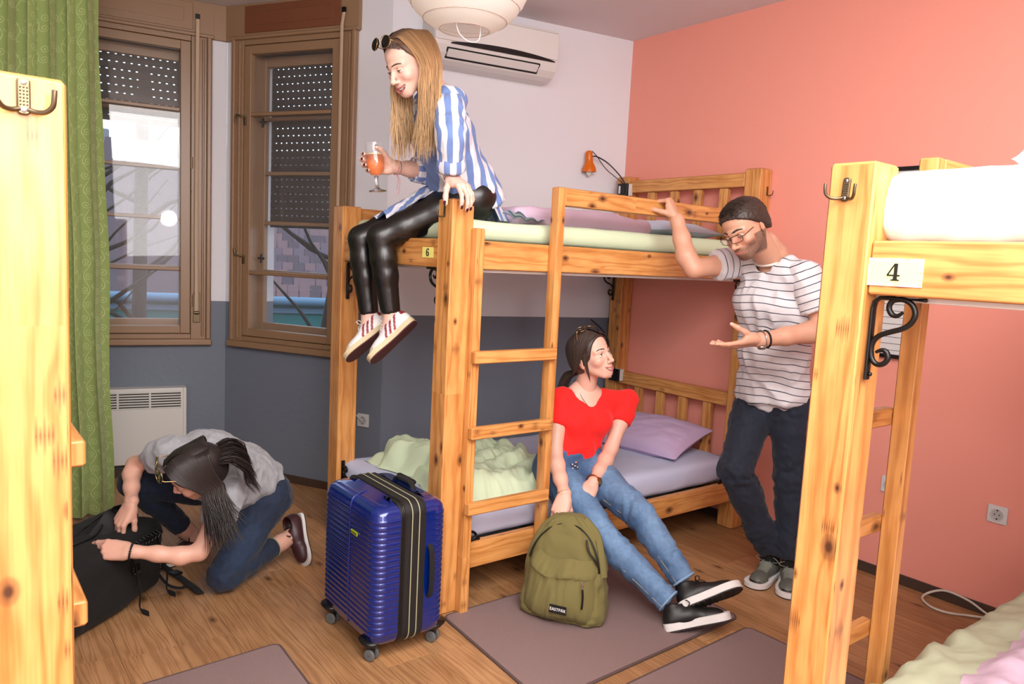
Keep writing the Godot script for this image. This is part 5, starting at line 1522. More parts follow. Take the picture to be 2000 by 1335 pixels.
# ---------------------------------------------------------------- heads
# local axes: x to the person's left, y up, z out of the face; eyes at y = 0, crown 0.117, chin -0.113
func head_shape(mb: MB, T: Transform3D, sc: float, skin: Color, opt: Dictionary) -> void:
	var hb := MB.new(); hb.tr = T * Transform3D(Basis().scaled(Vector3(sc, sc, sc)), Vector3.ZERO)
	var male: bool = opt.get("male", false); var smile: float = opt.get("smile", 0.0); var open: float = opt.get("open", 0.0)
	var F := Field.new(Vector3(-0.105, -0.215, -0.135), Vector3(0.105, 0.135, 0.145), 0.0033)
	F.ell(Vector3(0, 0.030, -0.018), Vector3(0.073, 0.087, 0.094), Basis(), 0.01)
	F.ell(Vector3(0, 0.044, 0.030), Vector3(0.060, 0.052, 0.056), Basis(), 0.03)
	F.ell(Vector3(0, -0.030, 0.026), Vector3(0.058, 0.070, 0.062), Basis(), 0.03)
	var jw := 0.050 if male else 0.044
	for s in [-1, 1]:
		F.cap(Vector3(s * jw, -0.040, -0.005), Vector3(s * 0.022, -0.094, 0.060), 0.019, 0.015, 0.022)
		F.ell(Vector3(s * (0.041), -0.030 + 0.004 * smile, 0.060), Vector3(0.022, 0.019 + 0.003 * smile, 0.020 + 0.004 * smile), Basis(), 0.020)
		F.cap(Vector3(s * 0.010, 0.017, 0.087), Vector3(s * 0.047, 0.016, 0.066), 0.0105 if male else 0.0085, 0.009, 0.014)
	F.ell(Vector3(0, -0.096, 0.066), Vector3(0.022 if male else 0.017, 0.017, 0.017), Basis(), 0.022)
	F.ell(Vector3(0, -0.066, 0.070), Vector3(0.034, 0.026, 0.024), Basis(), 0.02)
	# eye hollows, nose
	for s in [-1, 1]: F.ell(Vector3(s * 0.0315, -0.002, 0.094), Vector3(0.0185, 0.0115, 0.0165), Basis(), 0.010, true)
	F.cap(Vector3(0, 0.006, 0.086), Vector3(0, -0.034, 0.1075), 0.0075, 0.0095, 0.010)
	F.ell(Vector3(0, -0.039, 0.109), Vector3(0.0105, 0.0095, 0.0105), Basis(), 0.006)
	for s in [-1, 1]:
		F.ell(Vector3(s * 0.0115, -0.042, 0.097), Vector3(0.0075, 0.0075, 0.0095), Basis(), 0.006)
		F.ell(Vector3(s * 0.0062, -0.0495, 0.1035), Vector3(0.0035, 0.0035, 0.0048), Basis(), 0.002, true)
	# mouth: the gap between the lips is cut; lips and teeth are added below
	var mw := 0.0235 + 0.0055 * smile; var my := -0.0705
	var gap := 0.0145 * open
	var mid_y := func(t: float) -> float: return my + 0.0095 * smile * t * t - gap * 0.35 * (1.0 - t * t)
	var half := func(t: float) -> float: return 0.5 * gap * pow(maxf(0.0, 1.0 - t * t), 0.75)
	var lip_z := []
	for i in 13:
		var t := i / 6.0 - 1.0
		lip_z.append(F.front(t * mw, mid_y.call(t)))
	for k in 2:
		for i in range(1, 12): lip_z[i] = (lip_z[i - 1] + lip_z[i] * 2.0 + lip_z[i + 1]) * 0.25
	if open > 0.0:
		for i in 12:
			var t0 := i / 6.0 - 1.0; var t1 := (i + 1) / 6.0 - 1.0
			var hh: float = maxf(half.call(t0), half.call(t1)) + 0.0012
			F.cap(Vector3(t0 * mw, mid_y.call(t0), lip_z[i] + 0.001), Vector3(t1 * mw, mid_y.call(t1), lip_z[i + 1] + 0.001), hh, hh, 0.001, 1.0, Vector3.ZERO, 0, true)
			F.cap(Vector3(t0 * mw, mid_y.call(t0), lip_z[i] - 0.007), Vector3(t1 * mw, mid_y.call(t1), lip_z[i + 1] - 0.007), hh, hh, 0.001, 1.0, Vector3.ZERO, 0, true)
	# ears
	for s in [-1, 1]:
		var eb := Basis(Vector3.UP, s * 0.42) * Basis(Vector3.RIGHT, -0.18)
		F.ell(Vector3(s * 0.0755, -0.012, -0.012), Vector3(0.0065, 0.030, 0.0175), eb, 0.006)
		F.ell(Vector3(s * 0.0835, -0.008, -0.008), Vector3(0.0045, 0.017, 0.0085), eb, 0.004, true)
		F.ell(Vector3(s * 0.0735, -0.038, -0.005), Vector3(0.0055, 0.009, 0.008), eb, 0.005)
	# neck, aimed at the place given in head space
	var nk: Vector3 = (T.affine_inverse() * opt.neck) / sc
	var nr := 0.056 if male else 0.046
	F.cap(Vector3(0, -0.050, -0.026), Vector3(0, -0.050, -0.026).lerp(nk, 1.0), nr, nr * 1.04, 0.02)
	var stub: Color = opt.get("beard", skin); var bn := noise(90.0, 5, 2); var has_beard: bool = opt.has("beard")
	F.mesh_into(hb, func(p: Vector3) -> Color:
		var c := skin
		var ch := exp(-pow((absf(p.x) - 0.042) / 0.020, 2) - pow((p.y + 0.036) / 0.020, 2)) * (1.0 if p.z > 0.03 else 0.0)
		c = c.lerp(Color(skin.r * 1.0, skin.g * 0.70, skin.b * 0.66), 0.42 * ch)
		var nose := exp(-pow((p - Vector3(0, -0.042, 0.112)).length() / 0.014, 2))
		c = c.lerp(Color(skin.r, skin.g * 0.74, skin.b * 0.70), 0.35 * nose)
		if p.x * p.x > 0.0048 and absf(p.y + 0.01) < 0.04: c = c.lerp(Color(skin.r, skin.g * 0.72, skin.b * 0.66), 0.35)
		if has_beard and p.z > -0.03 and p.y < -0.02:
			var jaw := smoothstep(-0.036, -0.066, p.y - 0.5 * maxf(0.0, absf(p.x) - 0.030))
			if absf(p.x) > 0.045: jaw = maxf(jaw, smoothstep(0.0, -0.03, p.y) * smoothstep(0.050, 0.030, p.z))
			var lip := exp(-pow(p.x / 0.026, 2) - pow((p.y + 0.071) / 0.0075, 2))
			var under := smoothstep(-0.125, -0.105, p.y)
			c = c.lerp(stub, clampf(jaw * (1.0 - lip) * under * (0.80 + 0.22 * bn.get_noise_3dv(p * 30.0)), 0.0, 0.86))
		return c)
	hb.smooth()
	# lips follow the face; teeth and the dark of the mouth lie behind them
	var lipc: Color = opt.get("lip", Color(skin.r * 0.86, skin.g * 0.48, skin.b * 0.46))
	hb.col = lipc
	for up in [1, -1]:
		var pts := []; var rr := []
		for i in 13:
			var t := i / 6.0 - 1.0
			var bow := maxf(0.0, 1.0 - t * t)
			var full: float = (0.0027 if up > 0 else 0.0034) * (0.85 if male else 1.0)
			var y: float = mid_y.call(t) + up * (half.call(t) + full * 0.75 * pow(bow, 0.5)) - (0.0008 * exp(-t * t * 30.0) if up > 0 else 0.0)
			pts.append(Vector3(t * mw * 1.03, y, lip_z[i] - 0.0006 + 0.0012 * bow))
			rr.append(full * (0.22 + 0.78 * pow(bow, 0.55)))
		hb.tube(pts, rr, 8)
	if open > 0.0:
		hb.col = Color(0.10, 0.025, 0.025)
		var b0 := hb.v.size()
		for i in 13:
			var t := i / 6.0 - 1.0
			for u in [1, -1]: hb.vert(Vector3(t * mw * 0.98, mid_y.call(t) + u * (half.call(t) + 0.002), lip_z[i] - 0.0085), Vector3(0, 0, 1))
		for i in 12: hb.quad(b0 + i * 2 + 1, b0 + i * 2 + 3, b0 + i * 2 + 2, b0 + i * 2)
		for i in 10:
			var t := (i - 4.5) / 5.2
			var hh: float = half.call(t); var top: float = mid_y.call(t) + hh + 0.0012
			var th := minf(hh * 2.0 + 0.0008, 0.0088)
			var zz := lerpf(lip_z[6], lip_z[0 if t < 0 else 12], absf(t)) - 0.0045 - 0.002 * absf(t)
			hb.col = Color(0.83, 0.79, 0.73)
			hb.box(Vector3(t * mw * 0.94, top - th * 0.5, zz), Vector3(mw * 0.178, th, 0.004), 0.0011, Basis(Vector3.UP, t * 0.8))
	# eyes: ball, iris, pupil, lids, lashes, brows
	var lid: float = opt.get("lid", 0.35); var gaze: Vector3 = opt.get("gaze", Vector3(0, -0.1, 1)).normalized()
	for s in [-1, 1]:
		var ec := Vector3(s * 0.0315, -0.0015, 0.0745); var er := 0.0122
		hb.col = Color(0.80, 0.78, 0.76); hb.ball(ec, Vector3(er, er, er), Basis(), 14, 10)
		hb.col = opt.get("iris", Color(0.16, 0.11, 0.07)); hb.ball(ec + gaze * (er * 0.62), Vector3(0.0066, 0.0066, 0.0066), Basis(), 12, 8)
		hb.col = Color(0.01, 0.01, 0.01); hb.ball(ec + gaze * (er * 0.82), Vector3(0.0040, 0.0040, 0.0040), Basis(), 10, 6)
		for up in [1, -1]:
			hb.col = shade(skin, 0.94) if up > 0 else skin
			var lim := (0.95 - 1.15 * lid) if up > 0 else 0.62 - 0.22 * smile      # angle from straight ahead at which the lid edge sits
			var b0 := hb.v.size(); var er2 := er + 0.0014
			for j in 6:
				var el: float = lerpf(lim, 1.75, j / 5.0)
				for i in 13:
					var az := lerpf(-1.35, 1.35, i / 12.0)
					var e2 := lerpf(el, 0.12 if up > 0 else 0.25, pow(absf(az) / 1.35, 2.4)) if j == 0 else lerpf(el, maxf(el * 0.6, 0.3), pow(absf(az) / 1.35, 3.0))
					var d := Vector3(sin(az) * cos(e2), up * sin(e2), cos(az) * cos(e2))
					hb.vert(ec + d * er2, d)
			for j in 5:
				for i in 12:
					var a := b0 + j * 13 + i
					if up > 0: hb.quad(a, a + 1, a + 14, a + 13)
					else: hb.quad(a + 13, a + 14, a + 1, a)
			if up > 0 or opt.get("liner", false):
				hb.col = Color(0.03, 0.02, 0.02)
				var pts := []; var rr := []
				for i in 13:
					var az := lerpf(-1.3, 1.3, i / 12.0)
					var e2 := lerpf(lim, 0.12 if up > 0 else 0.25, pow(absf(az) / 1.35, 2.4))
					var d := Vector3(sin(az) * cos(e2), up * sin(e2), cos(az) * cos(e2))
					pts.append(ec + d * (er2 + 0.0006)); rr.append((0.0015 if up > 0 else 0.0006) * (1.0 - 0.6 * pow(absf(az) / 1.3, 2)))
				hb.tube(pts, rr, 5)
		hb.col = opt.get("brow", Color(0.06, 0.04, 0.03))
		var bp := []; var br := []
		for i in 9:
			var t := i / 8.0
			var bx := lerpf(0.011, 0.051, t); var byy: float = 0.0190 + 0.0075 * sin(t * 2.3) - 0.006 * t + 0.004 * opt.get("raise", 0.0)
			bp.append(Vector3(s * bx, byy, F.front(s * bx, byy) - 0.0004))
			br.append((0.0046 if male else 0.0034) * (0.5 + 0.6 * sin(clampf(t * 2.8 + 0.35, 0, PI))))
		hb.tube(bp, br, 8, true, 0.42, Vector3(s * 0.35, 0.05, 1).normalized())
	hb.tr = Transform3D()
	mb.add(hb)

# cap of hair over the skull: hairline given by a plane in head space; strands come on top
func hair_cap(T: Transform3D, sc: float, thick: float, planes: Array, paint: Callable, lump := 0.0) -> MB:
	var hb := MB.new(); hb.tr = T * Transform3D(Basis().scaled(Vector3(sc, sc, sc)), Vector3.ZERO)
	var F := Field.new(Vector3(-0.115, -0.12, -0.145), Vector3(0.115, 0.150, 0.115), 0.0042)
	F.ell(Vector3(0, 0.032, -0.020), Vector3(0.073 + thick, 0.087 + thick, 0.094 + thick), Basis(), 0.01)
	F.ell(Vector3(0, 0.046, 0.026), Vector3(0.060 + thick * 0.8, 0.054 + thick * 0.8, 0.056 + thick * 0.55), Basis(), 0.03)
	F.ell(Vector3(0, -0.02, -0.045), Vector3(0.066 + thick * 0.6, 0.06, 0.062 + thick * 0.6), Basis(), 0.03)
	for q in planes: F.slice(q[0], q[1], Vector3.ZERO, 0.3)
	F.mesh_into(hb, paint)
	if lump > 0.0: crease(hb, lump, noise(30.0, 3, 2))
	else: hb.smooth()
	hb.tr = Transform3D()
	return hb

func strand(mb: MB, pts: Array, r0: float, c0: Color, c1: Color, flat := 0.5, sides := 5) -> void:
	var b := mb.v.size(); var n := pts.size(); var rr := []
	for i in n:
		var t := float(i) / (n - 1)
		rr.append(r0 * (0.75 + 0.25 * sin(t * PI)) * (1.0 - 0.85 * pow(t, 4)))
	mb.tube(pts, rr, sides, false, flat)
	for i in range(b, mb.v.size()):
		var t := float((i - b) / (sides + 1)) / (n - 1)
		mb.c[i] = c0.lerp(c1, t)

# ---------------------------------------------------------------- hands
# wrist frame T: y towards the fingers, z out of the back of the hand; thumb on side th (+1 or -1 along x)
func hand_shape(mb: MB, nails: MB, T: Transform3D, sc: float, th: float, curls: Array, skin: Color, nail: Color) -> void:
	var hb := MB.new(); hb.tr = T * Transform3D(Basis().scaled(Vector3(sc, sc, sc)), Vector3.ZERO)
	var nb := MB.new(); nb.tr = hb.tr; nb.col = nail
	var F := Field.new(Vector3(-0.095, -0.055, -0.125), Vector3(0.095, 0.205, 0.075), 0.0034)
	F.cap(Vector3(0, -0.010, 0), Vector3(0, 0.006, 0), 0.0238, 0.0220, 0.012, 1.12, Vector3.RIGHT)
	var roots := [Vector3(th * 0.0285, 0.086, 0.0), Vector3(th * 0.0095, 0.092, 0.003), Vector3(-th * 0.0095, 0.087, 0.002), Vector3(-th * 0.0265, 0.077, -0.003)]
	for i in 4: F.cap(Vector3(roots[i].x * 0.62, 0.012, 0.0), roots[i], 0.0150, 0.0110, 0.010)
	F.cap(Vector3(th * 0.020, 0.022, -0.010), Vector3(th * 0.030, 0.060, -0.008), 0.0165, 0.0110, 0.010)
	F.cap(Vector3(-th * 0.020, 0.020, -0.008), Vector3(-th * 0.026, 0.060, -0.006), 0.0140, 0.0100, 0.010)
	var lens := [[0.043, 0.026, 0.021], [0.047, 0.030, 0.022], [0.043, 0.028, 0.022], [0.034, 0.021, 0.019]]
	for i in 4:
		var p: Vector3 = roots[i]; var a := 0.0
		var sp: float = curls[i][3] if curls[i].size() > 3 else 0.0
		var r := [0.0098, 0.0086, 0.0078, 0.0066] if i < 3 else [0.0085, 0.0075, 0.0068, 0.0058]
		var ax := Basis(Vector3(0, 0, 1), -sp * th)
		for j in 3:
			a += curls[i][j]
			var d := ax * Vector3(0, cos(a), -sin(a))
			var q: Vector3 = p + d * lens[i][j]
			F.cap(p, q, r[j], r[j + 1], 0.005)
			if j == 2:
				var up := ax * Vector3(0, sin(a), cos(a))
				nb.ball(q - d * 0.0015 + up * (r[3] * 0.72), Vector3(r[3] * 0.86, 0.0092, 0.0032), Basis(up.cross(d) * -1.0, d, up), 10, 6)
			p = q
	# thumb: [spread, out of the palm, bend, bend]
	var tc: Array = curls[4]
	var d0 := Vector3(th * sin(tc[0]), cos(tc[0]), -sin(tc[1])).normalized()
	var p := Vector3(th * 0.020, 0.020, -0.008); var ax2 := d0.cross(Vector3(0, 0, 1)).normalized() * -1.0
	var bend := Vector3(-th * 0.75, 0.0, -0.65).cross(d0)
	var axis := d0.cross(Vector3(-th * 0.8, 0.1, -0.5)).normalized()
	var dd := d0; var tl := [0.044, 0.034, 0.028]; var tr2 := [0.0145, 0.0112, 0.0100, 0.0082]
	for j in 3:
		if j > 0: dd = Basis(axis, tc[j + 1]) * dd
		var q: Vector3 = p + dd * tl[j]
		F.cap(p, q, tr2[j], tr2[j + 1], 0.007)
		if j == 2:
			var up := axis.cross(dd).normalized() * -1.0
			nb.ball(q - dd * 0.002 + up * (tr2[3] * 0.72), Vector3(tr2[3] * 0.86, 0.0105, 0.0034), Basis(dd.cross(up), dd, up), 10, 6)
		p = q
	var knuckle := Color(skin.r * 0.98, skin.g * 0.80, skin.b * 0.76)
	F.mesh_into(hb, func(q: Vector3) -> Color:
		var w := 0.0
		for i in 4: w = maxf(w, exp(-pow((q - roots[i]).length() / 0.012, 2)))
		return skin.lerp(knuckle, 0.5 * w + 0.3 * smoothstep(0.11, 0.17, q.y)))
	hb.smooth(); hb.tr = Transform3D(); nb.tr = Transform3D()
	mb.add(hb); nails.add(nb)

func hand_frame(at: Vector3, fingers: Vector3, back: Vector3) -> Transform3D:
	var y := fingers.normalized(); var x := y.cross(back).normalized()
	return Transform3D(Basis(x, y, x.cross(y)), at)

# ---------------------------------------------------------------- shoes; local z to the toe, y up, origin under the ankle on the sole
func foot_outline(len_: float, wid: float, side: float) -> PackedVector2Array:
	var out := PackedVector2Array()
	var pts := [[0.0, -0.30], [0.33, -0.27], [0.42, -0.12], [0.38, 0.08], [0.42, 0.30], [0.52, 0.50], [0.46, 0.64], [0.24, 0.705], [0.0, 0.72], [-0.24, 0.69], [-0.44, 0.60], [-0.50, 0.44], [-0.46, 0.25], [-0.43, 0.05], [-0.42, -0.12], [-0.30, -0.27]]
	var n := pts.size()
	for i in n:
		for k in 3:
			var p0 := Vector2(pts[(i + n - 1) % n][0], pts[(i + n - 1) % n][1]); var p1 := Vector2(pts[i][0], pts[i][1]); var p2 := Vector2(pts[(i + 1) % n][0], pts[(i + 1) % n][1]); var p3 := Vector2(pts[(i + 2) % n][0], pts[(i + 2) % n][1])
			var q := p1.cubic_interpolate(p2, p0, p3, k / 3.0)
			out.append(Vector2(q.x * wid * side, q.y * len_))
	return out

func shoe(who: Node3D, T: Transform3D, side: float, len_: float, opt: Dictionary) -> void:
	var wid := len_ * 0.36
	var lo := len_ * -0.30; var toe := len_ * 0.70
	var hb := MB.new(); hb.tr = T
	var F := Field.new(Vector3(-0.075, 0.0, lo - 0.03), Vector3(0.075, 0.15, toe + 0.03), 0.0036)
	var col: float = opt.get("collar", 0.085)
	F.cap(Vector3(0, 0.045, lo + 0.040), Vector3(0, 0.052, 0.03), 0.036, 0.037, 0.02)
	F.cap(Vector3(0, 0.050, 0.01), Vector3(0, 0.030, toe - 0.055), 0.040, 0.027, 0.02, 1.12, Vector3.RIGHT)
	F.cap(Vector3(0, 0.026, toe - 0.07), Vector3(0, 0.022, toe - 0.036), 0.030, 0.026, 0.02, 1.35, Vector3.RIGHT)
	F.cap(Vector3(0, 0.050, -0.030), Vector3(0, col, -0.022), 0.042, 0.041, 0.018, 1.0, Vector3.ZERO, 2)
	F.cap(Vector3(0, 0.064, -0.022), Vector3(0, 0.13, -0.018), 0.034, 0.036, 0.004, 1.0, Vector3.ZERO, 0, true)
	F.slice(Vector3(0, 0.016, 0), Vector3(0, -1, 0), Vector3(0, 0.05, 0.05), 0.5)
	F.mesh_into(hb, opt.get("paint"))
	hb.smooth(); hb.tr = Transform3D()
	var s := put("shoe", hb, opt.upper, who, true)
	if opt.has("label"): s.set_meta("label", opt.label)
	var th: float = opt.get("sole_thick", 0.022)
	var mb := MB.new(); var ol := foot_outline(len_ * 1.02, wid * 1.06, side)
	mb.prism(ol, th, T * Transform3D(Basis(Vector3(1, 0, 0), Vector3(0, 0, 1), Vector3(0, -1, 0)) , Vector3(0, th + 0.003, 0)), 0.004)
	put("midsole", mb, opt.midsole, s)
	mb = MB.new()
	mb.prism(foot_outline(len_ * 1.01, wid * 1.02, side), 0.006, T * Transform3D(Basis(Vector3(1, 0, 0), Vector3(0, 0, 1), Vector3(0, -1, 0)), Vector3(0, 0.0045, 0)), 0.002)
	for k in opt.get("treads", 0):
		mb.tr = T
		mb.box(Vector3(0, -0.0022, lerpf(lo + 0.025, toe - 0.03, k / float(opt.treads - 1))), Vector3(wid * 0.80, 0.004, len_ * 0.035), 0.001, Basis(Vector3.UP, 0.12 * sin(k * 1.9)))
		mb.tr = Transform3D()
	put("outsole", mb, opt.outsole, s)
	mb = MB.new(); mb.tr = T
	for k in 6:
		var z := 0.030 + k * 0.0155; var y := 0.0925 - k * 0.0072
		var sl := 1.0 if k % 2 else -1.0
		mb.tube(spline([Vector3(-0.021, y - 0.008, z + 0.004 * sl), Vector3(-0.008, y + 0.0005, z), Vector3(0.008, y + 0.0005, z), Vector3(0.021, y - 0.008, z - 0.004 * sl)], 3), 0.0030, 6, true, 0.6)
	var bow: float = opt.get("bow", 1.0)
	for q in [-1, 1]:
		mb.tube(spline([Vector3(0, 0.096, 0.026), Vector3(q * 0.020, 0.110 * (0.9 + 0.1 * bow), 0.034), Vector3(q * 0.042 * bow, 0.100, 0.045), Vector3(q * 0.030, 0.088, 0.040), Vector3(0, 0.094, 0.028)], 4), 0.0028, 6, true, 0.6)
		mb.tube(spline([Vector3(0, 0.096, 0.026), Vector3(q * 0.018, 0.090, 0.050), Vector3(q * 0.030, 0.072, 0.062)], 4), 0.0026, 6, true, 0.6)
	put("laces", mb, opt.lace, s)

func ring_of(ctr: Vector3, axis: Vector3, r: float, n := 28, wide := 1.0, side := Vector3.ZERO) -> Array:
	var b := dir_basis(axis, side if side != Vector3.ZERO else Vector3.FORWARD); var out := []
	for i in n + 1: out.append(ctr + b.x * r * wide * cos(TAU * i / n) + b.z * r * sin(TAU * i / n))
	return out

# sunglasses or spectacles; frame T: x to the wearer's left, y up, z forward, origin at the bridge
func eyewear(who: Node3D, called: String, T: Transform3D, round_: bool, w: float, lens: Material, rim: Material, temple_len: float, drop := 0.0) -> void:
	var mb := MB.new(); mb.tr = T
	var lb := MB.new(); lb.tr = T
	for s in [-1, 1]:
		var poly := []
		for i in 33:
			var a := TAU * i / 32
			var c := cos(a); var q := sin(a)
			if not round_:
				c = signf(c) * pow(absf(c), 0.5); q = signf(q) * pow(absf(q), 0.6) * 0.62
			poly.append(Vector3(s * (w * 0.5 + 0.008) + c * w * 0.5, q * w * 0.5, -0.004 * (c * s) * 2.0))
		mb.tube(poly, 0.0014 if round_ else 0.0015, 6, false)
		var pf := PackedVector2Array()
		for i in 32: pf.append(Vector2(poly[i].x, poly[i].y))
		lb.prism(pf, 0.0012, Transform3D(Basis(), Vector3(0, 0, -0.001)))
		var xe: float = s * (w + 0.010)
		mb.tube([Vector3(xe, 0.004, -0.006), Vector3(xe + s * 0.006, 0.004, -0.014), Vector3(xe + s * 0.008, 0.003, -temple_len * 0.7), Vector3(xe + s * 0.004, -0.006 - drop, -temple_len)], 0.0017, 6)
	mb.tube([Vector3(-0.009, 0.003, 0.0), Vector3(0, 0.006, 0.003), Vector3(0.009, 0.003, 0.0)], 0.0013, 6)
	var o := put(called, mb, rim, who, true)
	put("lens", lb, lens, o)

func watch(who: Node3D, label: String, ctr: Vector3, axis: Vector3, face: Vector3, r: float, band: Material, dial: Material) -> void:
	var mb := MB.new(); var ring := ring_of(ctr, axis, r)
	mb.tube(ring, 0.0075, 8, false, 0.35, axis.normalized())
	var o := put("wristwatch", mb, band, who, true); o.set_meta("label", label)
	var b := dir_basis(face, axis)
	mb = MB.new(); mb.lathe([Vector2(0.0, -0.003), Vector2(0.0165, -0.003), Vector2(0.0175, 0.002), Vector2(0.016, 0.005)], 24, Transform3D(b, ctr + face.normalized() * r))
	put("case", mb, band, o)
	mb = MB.new(); mb.lathe([Vector2(0.016, 0.0045), Vector2(0.0002, 0.0050)], 24, Transform3D(b, ctr + face.normalized() * r))
	put("dial", mb, dial, o)

# ---------------------------------------------------------------- the four people
func lin(r: float, g: float, b: float) -> Color: return Color(r, g, b).srgb_to_linear()
func dv(a: float, b: float, c: float) -> Vector3: return Vector3(0.791, 0.05, 0.61) * a + Vector3(0.027, 0.993, -0.117) * b + Vector3(-0.611, 0.109, 0.784) * c

func person(label: String, at: Vector3) -> Node3D: return thing("person", label, "person", at)

func limb_mesh(mb: MB, pts: Array, cell: float, paint = null, ends := 0, map = null, k := 0.02) -> void:
	var lo := Vector3(99, 99, 99); var hi := -lo
	for q in pts:
		var r: float = q[1] + 0.03
		lo = lo.min(q[0] - Vector3(r, r, r)); hi = hi.max(q[0] + Vector3(r, r, r))
	var F := Field.new(lo, hi, cell); F.limb(pts, k, ends); F.mesh_into(mb, paint, map)

func between(a: Vector3, b: Vector3, t: float) -> Vector3: return a.lerp(b, t)

func arm_pts(sh: Vector3, el: Vector3, wr: Vector3, s: float) -> Array:
	return [[sh, 0.046 * s], [sh.lerp(el, 0.45), 0.043 * s], [el.lerp(sh, 0.08), 0.037 * s], [el.lerp(wr, 0.25), 0.040 * s], [el.lerp(wr, 0.6), 0.034 * s], [wr.lerp(el, 0.06), 0.0265 * s], [wr, 0.0255 * s]]

# a leg in its trouser: hip, knee, ankle; s scales, cut at share t of the shin
func leg_pts(hip: Vector3, kn: Vector3, an: Vector3, s: float, t: float, hem: float) -> Array:
	return [[hip, 0.090 * s], [hip.lerp(kn, 0.35), 0.082 * s], [hip.lerp(kn, 0.75), 0.066 * s], [kn, 0.058 * s], [kn.lerp(an, 0.25), 0.057 * s], [kn.lerp(an, 0.45), 0.053 * s], [kn.lerp(an, t), hem * s]]

func bounds(pts: Array, m: float) -> AABB:
	var b := AABB(pts[0], Vector3.ZERO)
	for p in pts: b = b.expand(p)
	return b.grow(m)

func speckle(base: Color, fn: FastNoiseLite, amp: float) -> Callable:
	return func(p: Vector3) -> Color: return shade(base, 1.0 + amp * fn.get_noise_3dv(p))

func people_materials() -> void:
	var m: StandardMaterial3D
	m = mat("skin", Color(1, 1, 1), 0.48); m.vertex_color_use_as_albedo = true; m.subsurf_scatter_enabled = true; m.subsurf_scatter_strength = 0.08
	m = mat("hair", Color(1, 1, 1), 0.5); m.vertex_color_use_as_albedo = true
	m = mat("dyed_cloth", Color(1, 1, 1), 0.85); m.vertex_color_use_as_albedo = true; m.normal_enabled = true; m.normal_texture = M.weave_map; m.normal_scale = 0.3; triplanar(m, 9.0, false); m.rim_enabled = true; m.rim = 0.2
	m = mat("leather_leggings", Color(0.018, 0.018, 0.020), 0.33); m.metallic_specular = 0.6
	m = mat("shoe_leather", Color(1, 1, 1), 0.45); m.vertex_color_use_as_albedo = true
	m = mat("dark_lens", Color(0.02, 0.02, 0.025), 0.08); mat("gold_rim", Color(0.80, 0.66, 0.45), 0.25, 1.0); mat("black_rim", Color(0.03, 0.025, 0.025), 0.3)
	m = mat("clear_lens", Color(1, 1, 1, 0.03), 0.02); m.transparency = BaseMaterial3D.TRANSPARENCY_ALPHA
	m = mat("nail_paint", Color(1, 1, 1), 0.18); m.vertex_color_use_as_albedo = true
	mat("rubber_cream", Color(0.80, 0.74, 0.60), 0.6); mat("rubber_red", Color(0.30, 0.10, 0.12), 0.6); mat("rubber_white", Color(0.84, 0.83, 0.82), 0.55); mat("rubber_dark", Color(0.12, 0.105, 0.10), 0.7); mat("rubber_black", Color(0.04, 0.04, 0.04), 0.6)
	mat("lace_white", Color(0.82, 0.81, 0.78), 0.8); mat("lace_grey", Color(0.55, 0.55, 0.50), 0.8); mat("lace_black", Color(0.03, 0.03, 0.03), 0.8); mat("lace_plum", Color(0.12, 0.06, 0.07), 0.8)
	mat("thread_red", Color(0.62, 0.16, 0.16), 0.8); mat("thread_brown", Color(0.28, 0.10, 0.08), 0.8); mat("thread_pink", Color(0.80, 0.50, 0.50), 0.8)
	# striped cloths: the blouse along u, the tee along v
	var im := Image.create(64, 4, false, Image.FORMAT_RGB8); im.fill(Color(0.855, 0.85, 0.875)); im.fill_rect(Rect2i(0, 0, 31, 4), Color(0.42, 0.52, 0.73)); im.fill_rect(Rect2i(46, 0, 1, 4), Color(0.72, 0.76, 0.85))
	m = cloth("blouse_stripes", Color(1, 1, 1), 1.0, 0.8); m.uv1_triplanar = false; m.normal_enabled = false; m.albedo_texture = ImageTexture.create_from_image(im); m.backlight_enabled = true; m.backlight = Color(0.12, 0.12, 0.12)
	im = Image.create(4, 64, false, Image.FORMAT_RGB8); im.fill(Color(0.84, 0.835, 0.85)); im.fill_rect(Rect2i(0, 0, 4, 7), Color(0.17, 0.18, 0.24))
	m = cloth("tee_stripes", Color(1, 1, 1), 1.0, 0.88); m.uv1_triplanar = false; m.normal_enabled = false; m.albedo_texture = ImageTexture.create_from_image(im)

func build_people() -> void:
	people_materials()
	blonde_woman()
	standing_man()
	woman_in_red()
	kneeling_woman()

func skin_out(who: Node3D, mb: MB, nails: MB) -> void:
	put("body", mb, M.skin, who, true)
	if nails != null and nails.v.size(): put("fingernails", nails, M.nail_paint, who, true)

